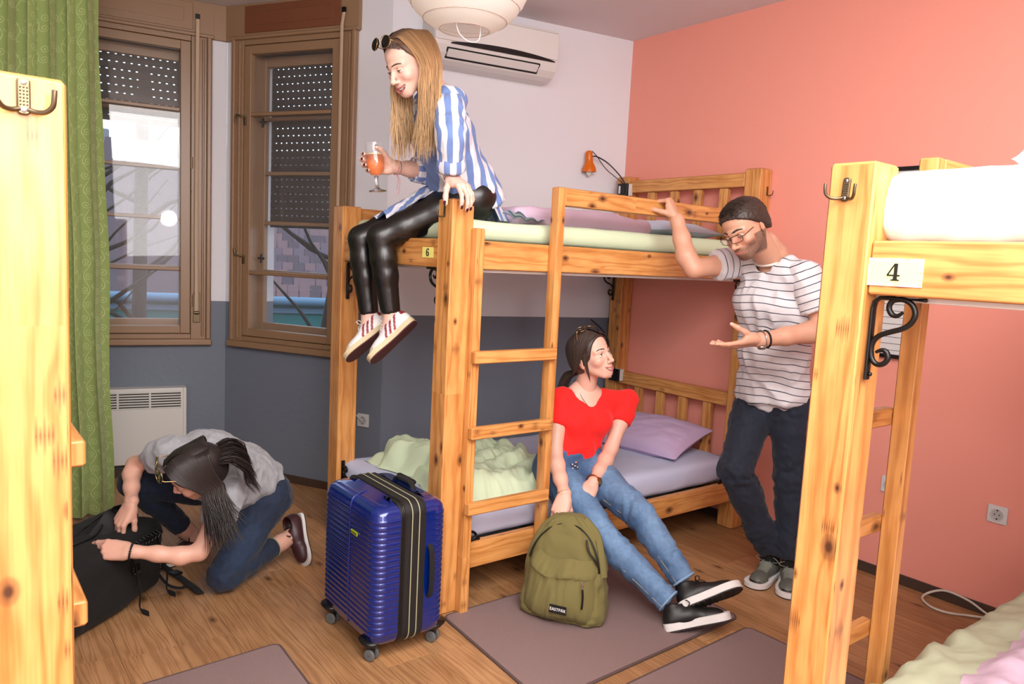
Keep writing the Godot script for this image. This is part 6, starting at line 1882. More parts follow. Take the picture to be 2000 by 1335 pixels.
# ---- blonde woman on the upper bunk
func blonde_woman() -> void:
	var skin := lin(0.90, 0.735, 0.67)
	var pel := Vector3(-1.83, 1.775, 0.80)
	var hipL := Vector3(-1.85, 1.755, 0.885); var hipR := Vector3(-1.84, 1.755, 0.71)
	var kneL := Vector3(-2.196, 1.565, 0.699); var kneR := Vector3(-2.203, 1.554, 0.527)
	var ankL := Vector3(-2.142, 1.196, 0.722); var ankR := Vector3(-2.166, 1.177, 0.560)
	var shL := Vector3(-2.080, 2.118, 1.020); var shR := Vector3(-2.034, 2.140, 0.767)
	var neck := Vector3(-2.085, 2.160, 0.925); var head := Vector3(-2.236, 2.238, 0.966)
	var elL := Vector3(-2.135, 1.952, 1.135); var wrL := Vector3(-2.097, 1.808, 1.088)
	var elR := Vector3(-1.985, 1.865, 0.735); var wrR := Vector3(-2.173, 1.862, 0.748)
	var who := person("laughing woman with long blonde hair and striped blouse sitting on the upper bunk holding beer", Vector3(-1.85, 1.655, 0.80))
	var mb := MB.new(); var nails := MB.new()
	var sf := speckle(skin, noise(20.0, 2, 2), 0.05)
	limb_mesh(mb, arm_pts(shL, elL, wrL, 0.92), 0.0075, sf)
	limb_mesh(mb, arm_pts(shR, elR, wrR, 0.92), 0.0075, sf)
	for q in [[kneL, ankL], [kneR, ankR]]:
		limb_mesh(mb, [[q[0].lerp(q[1], 0.6), 0.046], [q[0].lerp(q[1], 0.82), 0.037], [q[1], 0.035], [q[1] + dv(-0.02, -0.05, 0.0), 0.036]], 0.0075, sf)
	limb_mesh(mb, [[neck + Vector3(0.07, -0.07, -0.05), 0.075], [neck, 0.052], [neck + Vector3(-0.04, 0.03, 0.01), 0.048]], 0.008, sf)
	mb.smooth()
	var hb := look_basis(Vector3(-0.86, -0.50, 0.10), Vector3(-0.42, 0.90, 0.05))
	var HT := Transform3D(hb, head)
	head_shape(mb, HT, 0.97, skin, {"neck": neck + Vector3(0.03, -0.03, -0.02), "smile": 1.0, "open": 1.0, "lid": 0.86, "gaze": Vector3(0, -0.6, 1), "brow": lin(0.36, 0.25, 0.20), "lip": lin(0.78, 0.42, 0.42)})
	var plum := lin(0.25, 0.06, 0.13)
	hand_shape(mb, nails, hand_frame(wrL, Vector3(0.10, -0.42, 0.90), Vector3(0.0, 0.92, 0.40)), 1.04, 1.0, [[0.45, 0.55, 0.30, 0.10], [0.50, 0.60, 0.30, 0.02], [0.52, 0.58, 0.30, -0.06], [0.50, 0.50, 0.25, -0.18], [0.75, 0.62, 0.25, 0.20]], skin, plum)
	hand_shape(mb, nails, hand_frame(wrR, Vector3(-0.86, 0.06, -0.42), Vector3(0.42, 0.05, -0.90)), 1.02, -1.0, [[0.55, 0.75, 0.55, 0.10], [0.62, 0.80, 0.55, 0.03], [0.66, 0.80, 0.55, -0.04], [0.66, 0.75, 0.5, -0.12], [0.85, 0.85, 0.25, 0.25]], skin, plum)
	skin_out(who, mb, nails)
	# blouse: loose body, sleeves, rolled cuffs, tails lying on the thighs and the bed
	var side := (shL - shR).normalized()
	var bk := noise(7.0, 21, 2)
	var bmap := func(p: Vector3) -> Vector2:
		var q := p - pel
		return Vector2((q.x * 0.80 + q.y * 0.30 + q.z * 0.12 + 0.010 * bk.get_noise_3dv(p)) / 0.052, q.y)
	var waist := Vector3(-1.925, 1.89, 0.83); var chest := Vector3(-2.01, 2.02, 0.875)
	var F := Field.new(Vector3(-2.28, 1.66, 0.52), Vector3(-1.62, 2.26, 1.20), 0.0095)
	F.cap(pel + Vector3(0.03, -0.06, 0), pel + Vector3(-0.01, 0.03, 0), 0.145, 0.135, 0.03, 1.22, Vector3.BACK, 1)
	F.cap(pel, waist, 0.132, 0.118, 0.04, 1.18, Vector3.BACK)
	F.cap(waist, chest, 0.118, 0.112, 0.04, 1.25, side)
	F.cap(chest, between(shL, shR, 0.5) + Vector3(0.02, -0.02, -0.01), 0.112, 0.075, 0.04, 1.35, side)
	F.cap(shL, shR, 0.060, 0.060, 0.04)
	F.ell(chest + Vector3(-0.07, -0.02, 0.07), Vector3(0.060, 0.065, 0.055), Basis(), 0.04); F.ell(chest + Vector3(-0.06, -0.01, -0.05), Vector3(0.060, 0.065, 0.055), Basis(), 0.04)
	F.cap(neck + Vector3(-0.01, -0.03, 0.0), neck + Vector3(-0.05, 0.08, 0.02), 0.058, 0.05, 0.01, 1.0, Vector3.ZERO, 0, true)
	mb = MB.new(); F.mesh_into(mb, null, bmap); crease(mb, 0.008, noise(7.5, 31, 2), Vector3(1.0, 0.55, 1.0))
	var blouse := put("blouse", mb, M.blouse_stripes, who, true)
	for q in [[shL, elL, wrL, 0.80, shL + Vector3(0.03, 0.0, -0.02)], [shR, elR, wrR, 0.42, shR + Vector3(0.03, 0.0, 0.02)]]:
		var sh: Vector3 = q[0]; var el: Vector3 = q[1]; var wr: Vector3 = q[2]; var end := el.lerp(wr, q[3])
		var smap := func(p: Vector3) -> Vector2:
			var t := clampf((p - sh).dot(el - sh) / (el - sh).length_squared(), 0, 1)
			var a1 := (el - sh).normalized(); var a2 := (wr - el).normalized(); var b2 := smoothstep(-0.05, 0.05, (p - el).dot((a1 + a2).normalized()))
			var axis := a1.lerp(a2, b2).normalized()
			var c := (sh + a1 * (p - sh).dot(a1)).lerp(el + a2 * (p - el).dot(a2), b2)
			var out := dv(0, 0, 1); out = (out - axis * out.dot(axis)).normalized()
			var r := p - c
			return Vector2(atan2(r.dot(axis.cross(out)), r.dot(out)) * 0.056 / 0.048 + 0.25, 0.0)
		mb = MB.new()
		limb_mesh(mb, [[q[4], 0.062], [sh.lerp(el, 0.3), 0.062], [sh.lerp(el, 0.8), 0.059], [el, 0.057], [end, 0.050]], 0.008, null, 2, smap, 0.02)
		crease(mb, 0.0035, noise(9.0, 37, 2), Vector3(1.4, 0.6, 1.4))
		put("sleeve", mb, M.blouse_stripes, blouse)
		mb = MB.new(); var ax := (end - el).normalized()
		var rings := []
		for k in 7:
			var t: float = [-0.010, 0.0, 0.020, 0.040, 0.048, 0.044, 0.030][k]; var r: float = [0.046, 0.0545, 0.0565, 0.0555, 0.0505, 0.0470, 0.046][k]
			rings.append(ring_of(end - ax * 0.040 + ax * t, ax, r).slice(0, 28))
		mb.loft(rings, true, false, false, true)
		for i in mb.v.size(): mb.uv[i] = Vector2(mb.uv[i].x * 7.0, 0)
		crease(mb, 0.003, noise(16.0, 3, 2)); put("cuff", mb, M.blouse_stripes, blouse)
	mb = MB.new()   # front tail over the thighs
	mb.sheet(30, 26, func(u: float, v: float) -> Vector3:
		var t := lerpf(-0.05, 0.86, u)
		var a := hipL.lerp(kneL, t); var b := hipR.lerp(kneR, t)
		var w := lerpf(-0.15, 0.97, v) * lerpf(1.0, 0.72, u) + 0.18 * u
		var p := a.lerp(b, w)
		var up := 0.092 - 0.020 * t + 0.012 * sin(v * 9.0 + u * 4.0) - 0.05 * pow(absf(w - 0.5) * 1.5, 4.0)
		return p + Vector3(-0.02, up + 0.03 * (1.0 - u), 0) + Vector3(0, 0.012 * bk.get_noise_2d(u * 0.9, v * 0.9), 0), true)
	for i in mb.v.size(): mb.uv[i] = Vector2((mb.v[i].z - 0.5) / 0.052 + 0.6 * (mb.v[i].x + 2.0), 0)
	put("blouse_tail", mb, M.blouse_stripes, blouse)
	mb = MB.new()   # back tail on the bedding
	mb.sheet(24, 16, func(u: float, v: float) -> Vector3:
		return Vector3(lerpf(-1.72, -1.50, u), 1.668 + 0.030 * exp(-u * 4.0) + 0.012 * absf(sin(u * 9.0 + v * 4.0)), lerpf(0.93, 1.055 - 0.05 * u, v)), true)
	for i in mb.v.size(): mb.uv[i] = Vector2((mb.v[i].z - 0.5) / 0.052, 0)
	put("blouse_tail", mb, M.blouse_stripes, blouse)
	mb = MB.new()   # back of the blouse down to the bed
	mb.sheet(26, 22, func(u: float, v: float) -> Vector3:
		var top := Vector3(-1.835, 1.90, 0.0); var bot := Vector3(-1.685 + 0.02 * sin(u * 11.0), 1.664, 0.0)
		var p := top.lerp(bot, v)
		var zz := lerpf(0.66, lerpf(0.945, 0.985, v), u)
		var bow := 0.045 * sin(PI * u) * (1.0 - 0.3 * v)
		return Vector3(p.x + bow - 0.055 * pow(u, 4.0) + 0.012 * sin(u * 16.0 + v * 2.0) * v, p.y, zz), true)
	for i in mb.v.size():
		var q := mb.v[i] - pel
		mb.uv[i] = Vector2((q.x * 0.80 + q.y * 0.30 + q.z * 0.12 - 0.3 * (q.z - 0.15)) / 0.052, 0)
	put("blouse_back", mb, M.blouse_stripes, blouse)
	mb = MB.new()   # collar
	for s in [-1, 1]:
		mb.sheet(10, 5, func(u: float, v: float) -> Vector3:
			var a := u * 2.4
			var r := 0.062 + 0.022 * v
			var c := neck + Vector3(-0.005, -0.012, 0)
			return c + hb.x * s * sin(a) * r + Vector3(0.05, 0.0, -0.01).normalized() * cos(a) * r + Vector3(0, 0.028 - 0.042 * v - 0.022 * u, 0), s > 0)
	for i in mb.v.size(): mb.uv[i] = Vector2(0.75, 0)
	put("collar", mb, M.blouse_stripes, blouse)
	# leggings
	F = Field.new(Vector3(-2.34, 1.16, 0.40), Vector3(-1.62, 1.92, 1.04), 0.009)
	F.limb(leg_pts(hipL, kneL, ankL, 1.0, 0.90, 0.043), 0.02, 2); F.limb(leg_pts(hipR, kneR, ankR, 1.0, 0.90, 0.043), 0.02, 2)
	F.cap(hipL + Vector3(0.01, -0.005, 0.0), hipR + Vector3(0.01, -0.005, 0), 0.098, 0.098, 0.04); F.cap(pel, pel + Vector3(-0.01, 0.06, 0), 0.105, 0.10, 0.04, 1.2, Vector3.BACK)
	mb = MB.new(); F.mesh_into(mb)
	crease(mb, 0.0022, noise(16.0, 8, 1), Vector3(0.6, 2.0, 0.8), func(p: Vector3) -> float: return exp(-pow((p.y - 1.545) / 0.035, 2)) * smoothstep(-2.2, -2.12, p.x) + 0.12)
	put("leggings", mb, M.leather_leggings, who, true)
	# white trainers with three dark red stripes
	for q in [[ankL, 1.0, dv(-0.72, -0.68, 0.06), dv(-0.64, 0.72, -0.22)], [ankR, -1.0, dv(-0.76, -0.62, 0.10), dv(-0.60, 0.75, -0.26)]]:
		var z: Vector3 = q[2].normalized(); var x: Vector3 = (q[3] as Vector3).cross(z).normalized(); var y := z.cross(x)
		var T := Transform3D(Basis(x, y, z), q[0] - y * 0.080)
		shoe(who, T, q[1], 0.262, {"upper": M.shoe_leather, "midsole": M.rubber_cream, "outsole": M.rubber_red, "lace": M.lace_white, "treads": 0, "bow": 1.2, "sole_thick": 0.025,
			"label": "white trainer with three dark red stripes", "paint": func(p: Vector3) -> Color:
				var s := p.z - 0.0 + (p.y - 0.05) * 0.75
				if absf(p.x) > 0.018 and p.y > 0.028 and p.y < 0.084 and s > -0.012 and s < 0.062:
					if fposmod(s + 0.012, 0.026) < 0.0135: return lin(0.56, 0.19, 0.22)
				if p.z < -0.052 and p.y > 0.062 and p.y < 0.10: return lin(0.56, 0.19, 0.22)
				if p.z > 0.135: return lin(0.84, 0.79, 0.68)
				return lin(0.90, 0.89, 0.89)})
	# hair: brown at the parting, blonde below; cap, then long straight strands that hang from the bowed head
	var r := RandomNumberGenerator.new(); r.seed = 101
	var root := lin(0.36, 0.27, 0.22); var mid := lin(0.72, 0.56, 0.39); var tip := lin(0.80, 0.665, 0.485)
	var cn := noise(60.0, 15, 2)
	var hair := hair_cap(HT, 0.97, 0.012, [[Vector3(0, 0.083, 0.072), Vector3(0, -0.66, 0.75)], [Vector3(0, 0.0, 0.028), Vector3(0, -0.30, 0.95)]], func(p: Vector3) -> Color: return shade(root.lerp(mid, smoothstep(0.10, 0.03, p.y) * smoothstep(0.05, 0.0, p.z) * 0.8), 1.0 + 0.35 * cn.get_noise_3d(p.x * 4.0, p.y, p.z * 4.0)))
	for k in 620:
		var s := -1.0 if k % 3 == 0 else 1.0
		var z0 := lerpf(0.050, -0.105, r.randf()); var rr := r.randf()
		var a := HT * (Vector3(s * 0.006, 0.131 - 0.9 * maxf(0.0, -0.03 - z0) * 0.6 - 0.6 * maxf(0.0, z0 - 0.02), z0) * 0.97)
		var b := HT * (Vector3(s * lerpf(0.052, 0.062, rr), 0.108 - 0.25 * maxf(0.0, -0.04 - z0), z0 * 0.95 - 0.004) * 0.97)
		var c := HT * (Vector3(s * lerpf(0.080, 0.094, rr), 0.050, z0 * 0.82 - 0.012) * 0.97)
		var d := HT * (Vector3(s * lerpf(0.086, 0.104, rr), -0.015, z0 * 0.72 - 0.012) * 0.97)
		var len_ := r.randf_range(0.25, 0.385) if r.randf() > 0.15 else r.randf_range(0.16, 0.25)
		var drift := Vector3(r.randf_range(-0.018, 0.03) - 0.012 * s, 0, r.randf_range(-0.025, 0.025))
		var pts := [a, a.lerp(b, 0.55) + (b - HT.origin).normalized() * 0.004, b, c, d]
		var prev := d
		for j in 6:
			var t := (j + 1) / 6.0
			pts.append(d + Vector3(0, -len_ * t, 0) + drift * t * t + Vector3(0.004 * sin(t * 7.0 + k), 0, 0.004 * cos(t * 6.0 + k * 0.7)) + (HT.basis.y * -0.02) * t * (1 - t))
		var tone := r.randf_range(0.70, 1.15); var dark := r.randf()
		strand(hair, spline(pts, 2), r.randf_range(0.0022, 0.0042), shade(root, tone), shade(mid.lerp(tip, 1.0 - dark * dark), tone), 0.55)
		var n := hair.v.size(); var rows := 21; var b0 := n - rows * 6
		for i in range(b0, n):
			var t := float((i - b0) / 6) / (rows - 1)
			hair.c[i] = shade(root.lerp(mid, smoothstep(0.02, 0.30, t)).lerp(tip, smoothstep(0.35, 0.9, t) * (1.0 - dark * 0.7)), tone)
	for k in 200:    # short swept-back hair over the brow, held by the sunglasses
		var t := r.randf_range(-1, 1)
		var pts := [HT * (Vector3(t * 0.060, 0.090 - 0.034 * t * t, 0.081 - 0.036 * t * t) * 0.97), HT * (Vector3(t * 0.066, 0.112 - 0.032 * t * t, 0.062 - 0.03 * t * t) * 0.97), HT * (Vector3(t * 0.072, 0.124 - 0.035 * t * t, 0.02) * 0.97), HT * (Vector3(t * 0.080, 0.115 - 0.04 * t * t, -0.035) * 0.97)]
		strand(hair, spline(pts, 3), 0.0020, shade(root, r.randf_range(0.6, 0.95)), shade(root, r.randf_range(0.8, 1.2)), 0.5)
	put("hair", hair, M.hair, who, true)
	var gl := HT * Transform3D(look_basis(Vector3(0, 0.55, 0.83), Vector3(0, 0.83, -0.55)), Vector3(0, 0.115, 0.098) * 0.97)
	eyewear(who, "sunglasses", gl, true, 0.048, M.dark_lens, M.gold_rim, 0.13, 0.03)
	# bracelets
	var la := (wrL - elL).normalized()
	for q in [[0.030, 0.0295, "thread_brown"], [0.020, 0.0295, "thread_brown"], [-0.004, 0.0290, "thread_brown"]]:
		mb = MB.new(); mb.tube(ring_of(wrL - la * q[0], la + Vector3(0.15 * q[0] * 20, 0, 0.1), q[1]), 0.0017, 6, false); put("bracelet", mb, M[q[2]], who, true)
	var ra := (wrR - elR).normalized()
	for k in 3:
		mb = MB.new(); mb.tube(ring_of(wrR - ra * (0.010 + k * 0.006), ra, 0.0295), 0.0024, 6, false); put("bracelet", mb, M.thread_pink if k != 1 else M.lace_white, who, true)
	mb = MB.new()
	for k in 2: mb.tube(spline([wrR + Vector3(0.01, -0.028, 0.01), wrR + Vector3(0.018 + 0.008 * k, -0.055, 0.015), wrR + Vector3(0.012 + 0.008 * k, -0.095 - 0.02 * k, 0.016)], 4), 0.0013, 5)
	put("bracelet_thread", mb, M.thread_pink, who, true)
	# the glass of beer she holds
	var g := thing("beer_glass", "stemmed glass of amber beer in the blonde woman's hand", "glass", Vector3(-2.245, 1.752, 0.752))
	var gt := Transform3D(Basis(dv(0, 0, 1).normalized(), 0.11).scaled(Vector3(1.07, 1.0, 1.07)), Vector3.ZERO)
	var m := mat("glass_wall", Color(0.97, 0.98, 1.0, 0.06), 0.02); m.transparency = BaseMaterial3D.TRANSPARENCY_ALPHA
	m = mat("beer", Color(1.0, 0.60, 0.16, 0.15), 0.03); m.transparency = BaseMaterial3D.TRANSPARENCY_ALPHA; m.refraction_enabled = true; m.refraction_scale = 0.033
	m = mat("solid_glass", Color(0.98, 0.98, 1.0, 0.0), 0.02); m.transparency = BaseMaterial3D.TRANSPARENCY_ALPHA; m.refraction_enabled = true; m.refraction_scale = 0.05
	mat("foam", Color(0.88, 0.80, 0.66), 0.9)
	mb = MB.new(); mb.lathe([Vector2(0.006, 0.060), Vector2(0.020, 0.068), Vector2(0.034, 0.088), Vector2(0.0375, 0.110), Vector2(0.036, 0.140), Vector2(0.0335, 0.175), Vector2(0.033, 0.200), Vector2(0.0322, 0.2005)], 32, gt); put("bowl", mb, M.glass_wall, g)
	mb = MB.new(); mb.lathe([Vector2(0.0005, 0.002), Vector2(0.034, 0.0), Vector2(0.0345, 0.003), Vector2(0.020, 0.008), Vector2(0.008, 0.016), Vector2(0.0055, 0.030), Vector2(0.0075, 0.040), Vector2(0.0055, 0.050), Vector2(0.009, 0.062), Vector2(0.0005, 0.066)], 28, gt); put("stem", mb, M.solid_glass, g)
	mb = MB.new(); mb.lathe([Vector2(0.0005, 0.066), Vector2(0.018, 0.070), Vector2(0.0315, 0.089), Vector2(0.0352, 0.110), Vector2(0.0338, 0.138), Vector2(0.0330, 0.149), Vector2(0.0005, 0.149)], 32, gt); put("beer", mb, M.beer, g)
	mb = MB.new(); mb.lathe([Vector2(0.0005, 0.1492), Vector2(0.0328, 0.1492), Vector2(0.0325, 0.158), Vector2(0.0005, 0.1575)], 28, gt); put("foam", mb, M.foam, g)

# ---- man leaning on the guard rail
func standing_man() -> void:
	var skin := lin(0.80, 0.60, 0.50)
	var pel := Vector3(-0.470, 0.925, 1.575); var hipL := Vector3(-0.455, 0.890, 1.665); var hipR := Vector3(-0.475, 0.885, 1.485)
	var kneR := Vector3(-0.715, 0.545, 1.560); var kneL := Vector3(-0.470, 0.500, 1.705)
	var ankR := Vector3(-0.505, 0.110, 1.655); var ankL := Vector3(-0.480, 0.105, 1.755)
	var shR := Vector3(-0.678, 1.540, 1.480); var shL := Vector3(-0.690, 1.480, 1.815)
	var neck := Vector3(-0.700, 1.570, 1.650); var head := Vector3(-0.915, 1.680, 1.645)
	var elR := Vector3(-0.945, 1.490, 1.378); var wrR := Vector3(-0.925, 1.728, 1.262)
	var elL := Vector3(-0.640, 1.255, 1.905); var wrL := Vector3(-0.945, 1.203, 1.775)
	var who := person("bearded man in glasses and striped tee leaning with one hand on the guard rail", Vector3(-0.5, 0, 1.68))
	var mb := MB.new(); var nails := MB.new()
	var sf := speckle(skin, noise(18.0, 4, 2), 0.06)
	limb_mesh(mb, arm_pts(shR, elR, wrR, 1.16), 0.008, sf); limb_mesh(mb, arm_pts(shL, elL, wrL, 1.16), 0.008, sf)
	limb_mesh(mb, [[neck + Vector3(0.05, -0.11, 0), 0.088], [neck, 0.064], [neck + Vector3(-0.07, 0.05, 0), 0.060]], 0.008, sf)
	mb.smooth()
	var hb := look_basis(dv(-0.70, -0.48, 0.46), dv(-0.55, 0.80, 0.25))
	var HT := Transform3D(hb, head)
	head_shape(mb, HT, 1.05, skin, {"male": true, "neck": neck + Vector3(0.03, -0.04, 0), "smile": 0.75, "open": 0.0, "lid": 0.88, "gaze": Vector3(0.1, -0.6, 1), "beard": lin(0.33, 0.25, 0.21), "brow": lin(0.16, 0.11, 0.09), "lip": lin(0.72, 0.43, 0.40), "raise": 0.6})
	var nl := lin(0.84, 0.64, 0.56)
	hand_shape(mb, nails, hand_frame(wrR, dv(-0.25, 0.90, -0.30), dv(0.75, 0.2, 0.60)), 1.08, -1.0, [[1.15, 0.45, 0.2, 0.06], [1.20, 0.5, 0.25, 0.0], [1.2, 0.5, 0.25, -0.05], [1.2, 0.5, 0.2, -0.12], [0.75, 0.95, 0.1, 0.1]], skin, nl)
	hand_shape(mb, nails, hand_frame(wrL, dv(-0.95, -0.20, 0.12), dv(-0.18, -0.90, 0.30)), 1.12, 1.0, [[0.05, 0.18, 0.12, 0.02], [0.16, 0.22, 0.15, 0.0], [0.24, 0.26, 0.18, -0.03], [0.30, 0.32, 0.2, -0.10], [0.42, 0.75, 0.15, 0.15]], skin, nl)
	skin_out(who, mb, nails)
	# tee
	var side := (shL - shR).normalized()
	var bn := noise(2.6, 71, 2)
	var spine := (neck - pel).normalized()
	var tmap := func(p: Vector3) -> Vector2:
		var q := p - pel
		return Vector2(q.z, (q.y + 0.10 * q.x + 0.05 * absf(q.z - 0.03) + 0.016 * bn.get_noise_3dv(p)) / 0.0335)
	var F := Field.new(Vector3(-1.02, 0.78, 1.28), Vector3(-0.28, 1.66, 2.02), 0.0105)
	var chest := Vector3(-0.655, 1.36, 1.645); var waist := Vector3(-0.565, 1.12, 1.61)
	F.cap(pel + Vector3(-0.02, -0.045, 0), pel + Vector3(-0.025, 0.03, 0), 0.137, 0.132, 0.03, 1.28, Vector3.BACK, 1)
	F.cap(pel + Vector3(-0.02, 0.0, 0), waist, 0.130, 0.124, 0.05, 1.26, Vector3.BACK)
	F.cap(waist, chest, 0.124, 0.130, 0.05, 1.30, side)
	F.cap(chest, between(shL, shR, 0.5) + Vector3(0.01, -0.02, 0), 0.128, 0.080, 0.05, 1.55, side)
	F.cap(shL + side * -0.02, shR + side * 0.02, 0.072, 0.072, 0.05)
	F.cap(neck + Vector3(0.0, -0.035, 0), neck + Vector3(-0.06, 0.10, 0), 0.072, 0.07, 0.006, 1.0, Vector3.ZERO, 0, true)
	mb = MB.new(); F.mesh_into(mb, null, tmap); crease(mb, 0.009, noise(6.0, 33, 2), Vector3(1.0, 0.7, 1.0))
	var tee := put("tee_shirt", mb, M.tee_stripes, who, true)
	for q in [[shR + side * 0.03, shR, elR, 0.52], [shL - side * 0.03, shL, elL, 0.62]]:
		var sh: Vector3 = q[1]; var el: Vector3 = q[2]; var ax := (el - sh).normalized(); var end := sh.lerp(el, q[3])
		var smap := func(p: Vector3) -> Vector2: return Vector2(0, ((p - sh).dot(ax) + 0.006 * bn.get_noise_3dv(p)) / 0.0335)
		mb = MB.new(); limb_mesh(mb, [[q[0], 0.070], [sh, 0.072], [sh.lerp(el, 0.3), 0.071], [end, 0.074]], 0.009, null, 2, smap, 0.02)
		crease(mb, 0.004, noise(8.0, 35, 2)); put("sleeve", mb, M.tee_stripes, tee)
	mb = MB.new(); mb.tube(ring_of(neck + Vector3(-0.004, -0.018, 0), Vector3(-0.35, 0.92, 0), 0.071, 36, 1.06, Vector3.BACK), 0.0075, 8, false, 1.0); put("neckband", mb, M.lace_white, tee)
	mb = MB.new(); mb.box(Vector3(-0.634, 1.065, 1.742), Vector3(0.006, 0.034, 0.010), 0.002, Basis(Vector3.UP, -0.7)); put("seam_tag", mb, M.lace_black, tee)
	# dark jeans
	var navy := lin(0.095, 0.125, 0.185)
	F = Field.new(Vector3(-0.90, 0.08, 1.30), Vector3(-0.26, 1.08, 1.92), 0.0105)
	F.limb([[hipR, 0.100], [hipR.lerp(kneR, 0.4), 0.094], [kneR, 0.078], [kneR.lerp(ankR, 0.3), 0.074], [kneR.lerp(ankR, 0.7), 0.066], [ankR + Vector3(0, 0.035, 0), 0.066]], 0.025, 2)
	F.limb([[hipL, 0.100], [hipL.lerp(kneL, 0.4), 0.092], [kneL, 0.076], [kneL.lerp(ankL, 0.3), 0.072], [kneL.lerp(ankL, 0.7), 0.066], [ankL + Vector3(0, 0.025, 0), 0.066]], 0.025, 2)
	F.cap(pel + Vector3(0.01, -0.05, 0), pel + Vector3(0.0, 0.06, 0), 0.125, 0.118, 0.05, 1.25, Vector3.BACK)
	mb = MB.new(); F.mesh_into(mb, speckle(navy, noise(40.0, 7, 3), 0.5))
	crease(mb, 0.007, noise(9.0, 44, 2), Vector3(1.0, 1.3, 1.0), func(p: Vector3) -> float: return 0.35 + exp(-pow((p.y - 0.52) / 0.09, 2)) + exp(-pow((p.y - 0.18) / 0.10, 2)) + 0.6 * exp(-pow((p.y - 0.86) / 0.07, 2)))
	put("jeans", mb, M.dyed_cloth, who, true)
	mb = MB.new()
	for q in [ankR, ankL]: limb_mesh(mb, [[q + Vector3(0, 0.08, 0), 0.050], [q + Vector3(0, -0.03, 0), 0.046]], 0.009)
	put("socks", mb, M.black_cloth, who, true)
	for q in [[ankR, 1.0, Vector3(-0.955, 0, 0.235), -1.0], [ankL, 1.0, Vector3(-0.88, 0, 0.47), 1.0]]:
		var z: Vector3 = (q[2] as Vector3).normalized(); var T := Transform3D(Basis(Vector3.UP.cross(z), Vector3.UP, z), Vector3(q[0].x, 0.002, q[0].z))
		var gn := noise(120.0, 9, 2)
		shoe(who, T, q[3], 0.295, {"upper": M.shoe_leather, "midsole": M.rubber_white, "outsole": M.rubber_black, "lace": M.lace_grey, "bow": 1.3, "sole_thick": 0.024, "collar": 0.098,
			"paint": func(p: Vector3) -> Color:
				var c := lin(0.36, 0.375, 0.345) if not (p.z > 0.02 and p.z < 0.115 and absf(p.x) < 0.026) else lin(0.50, 0.51, 0.47)
				if p.z > 0.185 and p.y < 0.036: c = lin(0.08, 0.08, 0.08)
				return shade(c, 1.0 + 0.35 * gn.get_noise_3dv(p * 4.0))})
	# short dark hair combed forward
	var dark := lin(0.235, 0.185, 0.16); var r := RandomNumberGenerator.new(); r.seed = 55
	var cn := noise(70.0, 18, 2)
	var hair := hair_cap(HT, 1.05, 0.011, [[Vector3(0, 0.014, 0), Vector3(0, -0.8, 0.6)], [Vector3(0, -0.045, -0.06), Vector3(0, -1, -0.1)]], func(p: Vector3) -> Color: return shade(dark, 0.8 + 0.5 * cn.get_noise_3dv(p * 2.0)), 0.0015)
	for k in 1500:
		var th := r.randf_range(-1.5, 1.5); var ph := r.randf_range(-0.5, 1.35)
		var d := Vector3(sin(th) * cos(ph * 0.9), cos(th) * 0.9, 0).normalized()
		var z0 := lerpf(-0.10, 0.066, r.randf())
		var rad := sqrt(maxf(0.05, 1.0 - pow((z0 + 0.02) / 0.118, 2)))
		if (0.032 + cos(th) * 0.094 * rad - 0.020) * -0.8 + z0 * 0.6 > 0.0: continue
		var base := Vector3(sin(th) * 0.080 * rad, 0.032 + cos(th) * 0.094 * rad, z0)
		var out := Vector3(sin(th), cos(th), 0.1).normalized()
		var up := smoothstep(0.3, 0.9, cos(th))
		var fwdd := Vector3(0.10 * sin(k * 1.3), 0.15 - 0.30 * up * 0 - 0.5 * (1.0 - up), 0.9)
		var ln := lerpf(0.010, 0.030, up) * r.randf_range(0.7, 1.2)
		var pts := [HT * (base * 1.05), HT * ((base + out * 0.003 + fwdd * ln * 0.5) * 1.05), HT * ((base + out * 0.002 * up + fwdd * ln) * 1.05)]
		strand(hair, pts, 0.0018, shade(dark, r.randf_range(0.5, 0.9)), shade(dark, r.randf_range(0.7, 1.25)), 0.6)
	put("hair", hair, M.hair, who, true)
	var gl := HT * Transform3D(look_basis(Vector3(0, -0.10, 1.0), Vector3.UP), Vector3(0, -0.004, 0.108) * 1.05)
	eyewear(who, "spectacles", gl, false, 0.051, M.clear_lens, M.black_rim, 0.112)
	var ax := (wrL - elL).normalized()
	watch(who, "silver wristwatch", wrL - ax * 0.018, ax, dv(-0.1, -0.95, 0.3), 0.0355, M.chrome, M.brass)
	mb = MB.new(); mb.tube(ring_of(wrL - ax * 0.040, ax, 0.0365), 0.0042, 7, false); put("bracelet", mb, M.lace_black, who, true)

